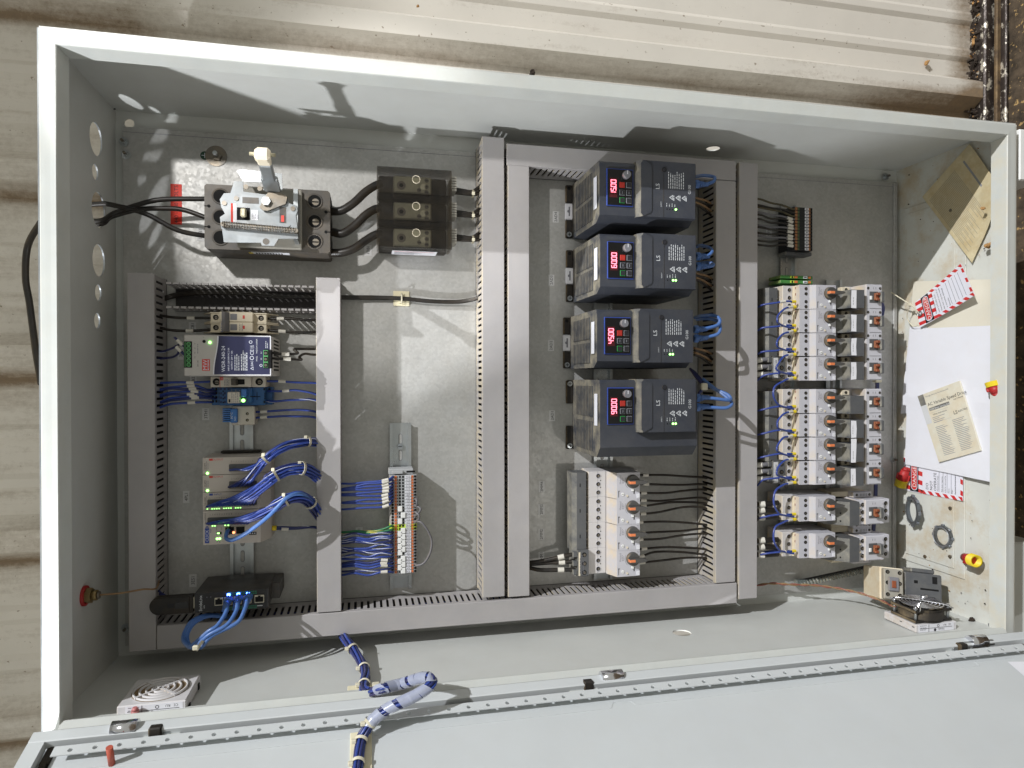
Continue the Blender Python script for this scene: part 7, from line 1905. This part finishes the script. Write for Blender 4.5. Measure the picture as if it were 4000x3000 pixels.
# push-in wire connectors lying about, red nose and yellow skirt
def nut(label, a, b_, u, tilt=0):
    A, B = Vector((u, *a)), Vector((u - tilt, *b_)); d = (B - A); L_ = d.length; d.normalize(); sd = d.orthogonal().normalized(); up = d.cross(sd)
    t = thing('wire_connector', label, 'wire connector', tuple(A), 'red and yellow wire connectors')
    M_ = Matrix(((sd.x, up.x, d.x, A.x), (sd.y, up.y, d.y, A.y), (sd.z, up.z, d.z, A.z), (0, 0, 0, 1)))
    mb = MB(); mb.X = M_; mb.cyl(0, 0, 0, 7, L_ * .6, 'nut_red', n=16, r2=9.5); mb.cyl(0, 0, -5, 3.5, 5, 'nut_red', n=14, r2=7); mb.box(-11.5, -2, L_ * .25, 11.5, 2, L_ * .6, 'nut_red', 1); mb.build('red_nose', t)
    mb = MB(); mb.X = M_; mb.ring(0, 0, L_ * .6, 7.6, 10.6, L_ * .4, 'yellow', 'z', 20); mb.cyl(0, 0, L_ * .62, 7.5, .6, 'nut_red', n=16); mb.build('yellow_skirt', t)
nut('red and yellow wire connector resting on the lower danger tag', Q4(430, 745), Q4(360, 1000), EU - 12, 2)
nut('red and yellow wire connector at the edge of the white paper, yellow upward', C6(2080, 890), C6(2060, 815), EU - 13, 2)
nut('red and yellow wire connector lying alone below the metal rings', (ee(3300 + 1540 / 3.16, 2150 + 80 / 3.16).y, ee(3300 + 1540 / 3.16, 2150 + 85 / 3.16).z), (ee(3300 + 1745 / 3.16, 2150 + 125 / 3.16).y, ee(3300 + 1745 / 3.16, 2150 + 125 / 3.16).z), EU - 11, 9)
# conduit locknuts
def locknut(label, x, y, r, u, tilt):
    q = ee(x, y, u); t = MB(); n = 8
    t.X = Matrix.Translation(q) @ Euler(tilt).to_matrix().to_4x4()
    t.ring(0, 0, 0, r * .78, r, 6, 'lock_zinc', 'x', 40)
    for i in range(n): t.X = Matrix.Translation(q) @ Euler(tilt).to_matrix().to_4x4() @ Matrix.Rotation(2 * math.pi * i / n, 4, 'X'); t.box(.6, r * .96, -r * .13, 5.4, r * 1.13, r * .13, 'lock_zinc', .6)
    t.X = None; single(t, 'conduit_locknut', label, 'locknut', tuple(q), 'conduit locknuts')
locknut('large grey conduit locknut propped at the edge of the gland plate', 3450 + 440 / 4.016, 1650 + 1385 / 4.016, 27, EU - 13, (0, R(-22), 0))
locknut('smaller grey conduit locknut lying on the gland plate', 3300 + 640 / 1.58 * 0 + 376, 1950 + 230 / 1.58, 19, EU - 6, (0, 0, 0)) if False else locknut('smaller grey conduit locknut lying flat on the gland plate', 2600 + 1702 / 1.58, 1950 + 230 / 1.58, 19.5, EU - 6.3, (0, 0, 0))
# mud crumbs and a dead insect
clod('mud_crumb', 'tan mud crumb lying on the lit part of the dirty sheet', 'mud crumb', 2600 + 1960 / 1.58, 1290 / 1.58, 5, 'crumb', u=EU - 18, seed=12)
clod('mud_crumb', 'larger tan mud crumb at the low corner of the dirty sheet', 'mud crumb', 2600 + 1990 / 1.58, 1520 / 1.58, 8, 'crumb', u=EU - 9, seed=13)
clod('mud_crumb', 'grey pebble near the front corner of the lower end', 'pebble', 2600 + 2005 / 1.58, 1950 + 780 / 1.58, 6, 'lock_zinc', u=EU - 4, seed=14)
clod('dead_insect', 'brown insect remains beside the fan corner', 'insect', 2600 + 1885 / 1.58, 1950 + 742 / 1.58, 7, 'bark', u=EU - 4, seed=15)
mb = MB(); j = random.Random(21)
for i in range(120):
    v = j.uniform(-820, -15); w = j.uniform(8, 235); s = j.uniform(.35, 1.2); mb.X = Matrix.Translation((EU + .6 if True else 0, v, w)) @ Euler((j.uniform(0, 3), j.uniform(0, 3), 0)).to_matrix().to_4x4(); mb.box(-s, -s, -s * .7, s, s * .7, s * .7, 'crumb' if j.random() < .4 else 'bark', s * .3)
mb.X = None
single(mb, 'crumbs', 'scattered brown dirt crumbs over the lower end of the cabinet', 'dirt', (EU, -400, 120), kind='stuff')

# ================================================================== PANEL LIGHT THROUGH THE HOLED WALL
q = at(515 / 1.58, 1950 + 597 / 1.58, u=0); t = thing('pilot_fitting', 'pilot light fitting with red gasket ring through the holed wall', 'pilot light', tuple(q))
mb = MB(); mb.ring(.2, q.y, q.z, 9, 13.5, 3.5, 'nut_red', 'x', 26); mb.build('gasket_ring', t)
mb = MB(); mb.cyl(3.8, q.y, q.z, 10.5, 7, 'brass', 'x', 6, smooth=False); mb.cyl(11, q.y, q.z, 7, 6, 'brass', 'x', 16); mb.cyl(17, q.y, q.z, 5, 3, 'steel', 'x', 14); mb.build('brass_nut', t)
mb = MB(); mb.cyl(-14, q.y, q.z, 15, 11.8, 'chrome', 'x', 22, r2=17); mb.build('lens_bezel', t)
P = [q + Vector((20, 0, 0)), q + Vector((45, 0, -2)), q + Vector((70, 1, -10)), q + Vector((82, -4, -30)), Vector((62, q.y - 8, 6))]
mb = MB(); mb.tube(P, 1.3, 'wire_brown', 6); mb.build('wire', t)
# white board and pale strip standing beyond the lower end
mb = MB(); mb.box(1418, -86, 40, 1470, -2, 232, 'white', 2)
single(mb, 'white_bracket', 'white painted bracket beside the cabinet foot at the torn wall', 'bracket', (1440, -40, 120))
mb = MB(); mb.box(1418, -1000, 30, 1500, -690, 200, 'paint_rim', 3)
single(mb, 'pale_block', 'pale painted block beyond the lower corner of the cabinet', 'block', (1450, -800, 100))

EA, EB, EC, EE, EW = 42, 112, 19500, 6, .46
# ================================================================== LIGHT
def lamp(name, pos, energy, color, radius, aim_dir, half, blend=.02):
    l = bpy.data.lights.new(name, 'SPOT'); l.energy = energy; l.color = color; l.shadow_soft_size = radius
    l.spot_size = R(half * 2); l.spot_blend = blend
    o = bpy.data.objects.new(name, l); COL.objects.link(o)
    d = PM3 @ Vector(aim_dir).normalized()
    o.rotation_euler = d.to_track_quat('-Z', 'Y').to_euler(); o.location = PM3 @ (Vector(pos) * .001)
    return o
def cut(tan_, half):            # a floodlight whose cut-off lies at slope tan_ towards the holed end
    a = math.atan(tan_) + R(half); return (math.sin(a), 0, -math.cos(a))
def aim(ua, va): return (math.tan(R(ua)), math.tan(R(va)) / math.cos(R(ua)), -1)
lamp('work_lamp', (-209, 173, 1100), EA, (1, .98, .96), .02, aim(27, -12), 14.8, .45)
lamp('low_work_lamp', (-640, -1380, 772), EB, (.95, .97, 1), .028, cut(.80, 88), 88)
lamp('high_work_lamp', (-14200, 10400, 10000), EC, (.965, .98, 1), .10, cut(1.419, 88), 88, .002)
lamp('side_fill_lamp', (1000, -750, 1150), EE, (1, .96, .90), .02, (-300, 125, -1150), 9, .8)  # added narrow fill light, brightens the plate beside the middle switches
w = bpy.data.worlds.new('World'); SC.world = w; w.use_nodes = True
bg = w.node_tree.nodes['Background']; bg.inputs[0].default_value = (.98, .97, .87, 1); bg.inputs[1].default_value = EW

# ================================================================== CAMERA
cam = bpy.data.cameras.new('camera'); co = bpy.data.objects.new('camera', cam); COL.objects.link(co)
cam.sensor_fit = 'HORIZONTAL'; cam.sensor_width = 36; cam.lens = CF / 4000 * 36; cam.clip_start = .01; cam.clip_end = 100
m3 = PM3 @ CM.transposed()
m4 = m3.to_4x4(); m4.translation = PM3 @ (CAMP * .001); co.matrix_world = m4
SC.camera = co
SC.render.resolution_x, SC.render.resolution_y = 1024, 768
vs_ = SC.view_settings; vs_.view_transform = 'Standard'; vs_.look = 'None'; vs_.exposure = 0; vs_.gamma = 1
SC.render.engine = 'CYCLES'; SC.cycles.max_bounces = 8; SC.cycles.use_denoising = True
bpy.data.scenes.remove(_ts)
for o in bpy.data.objects:
    if '_loc' in o: del o['_loc']
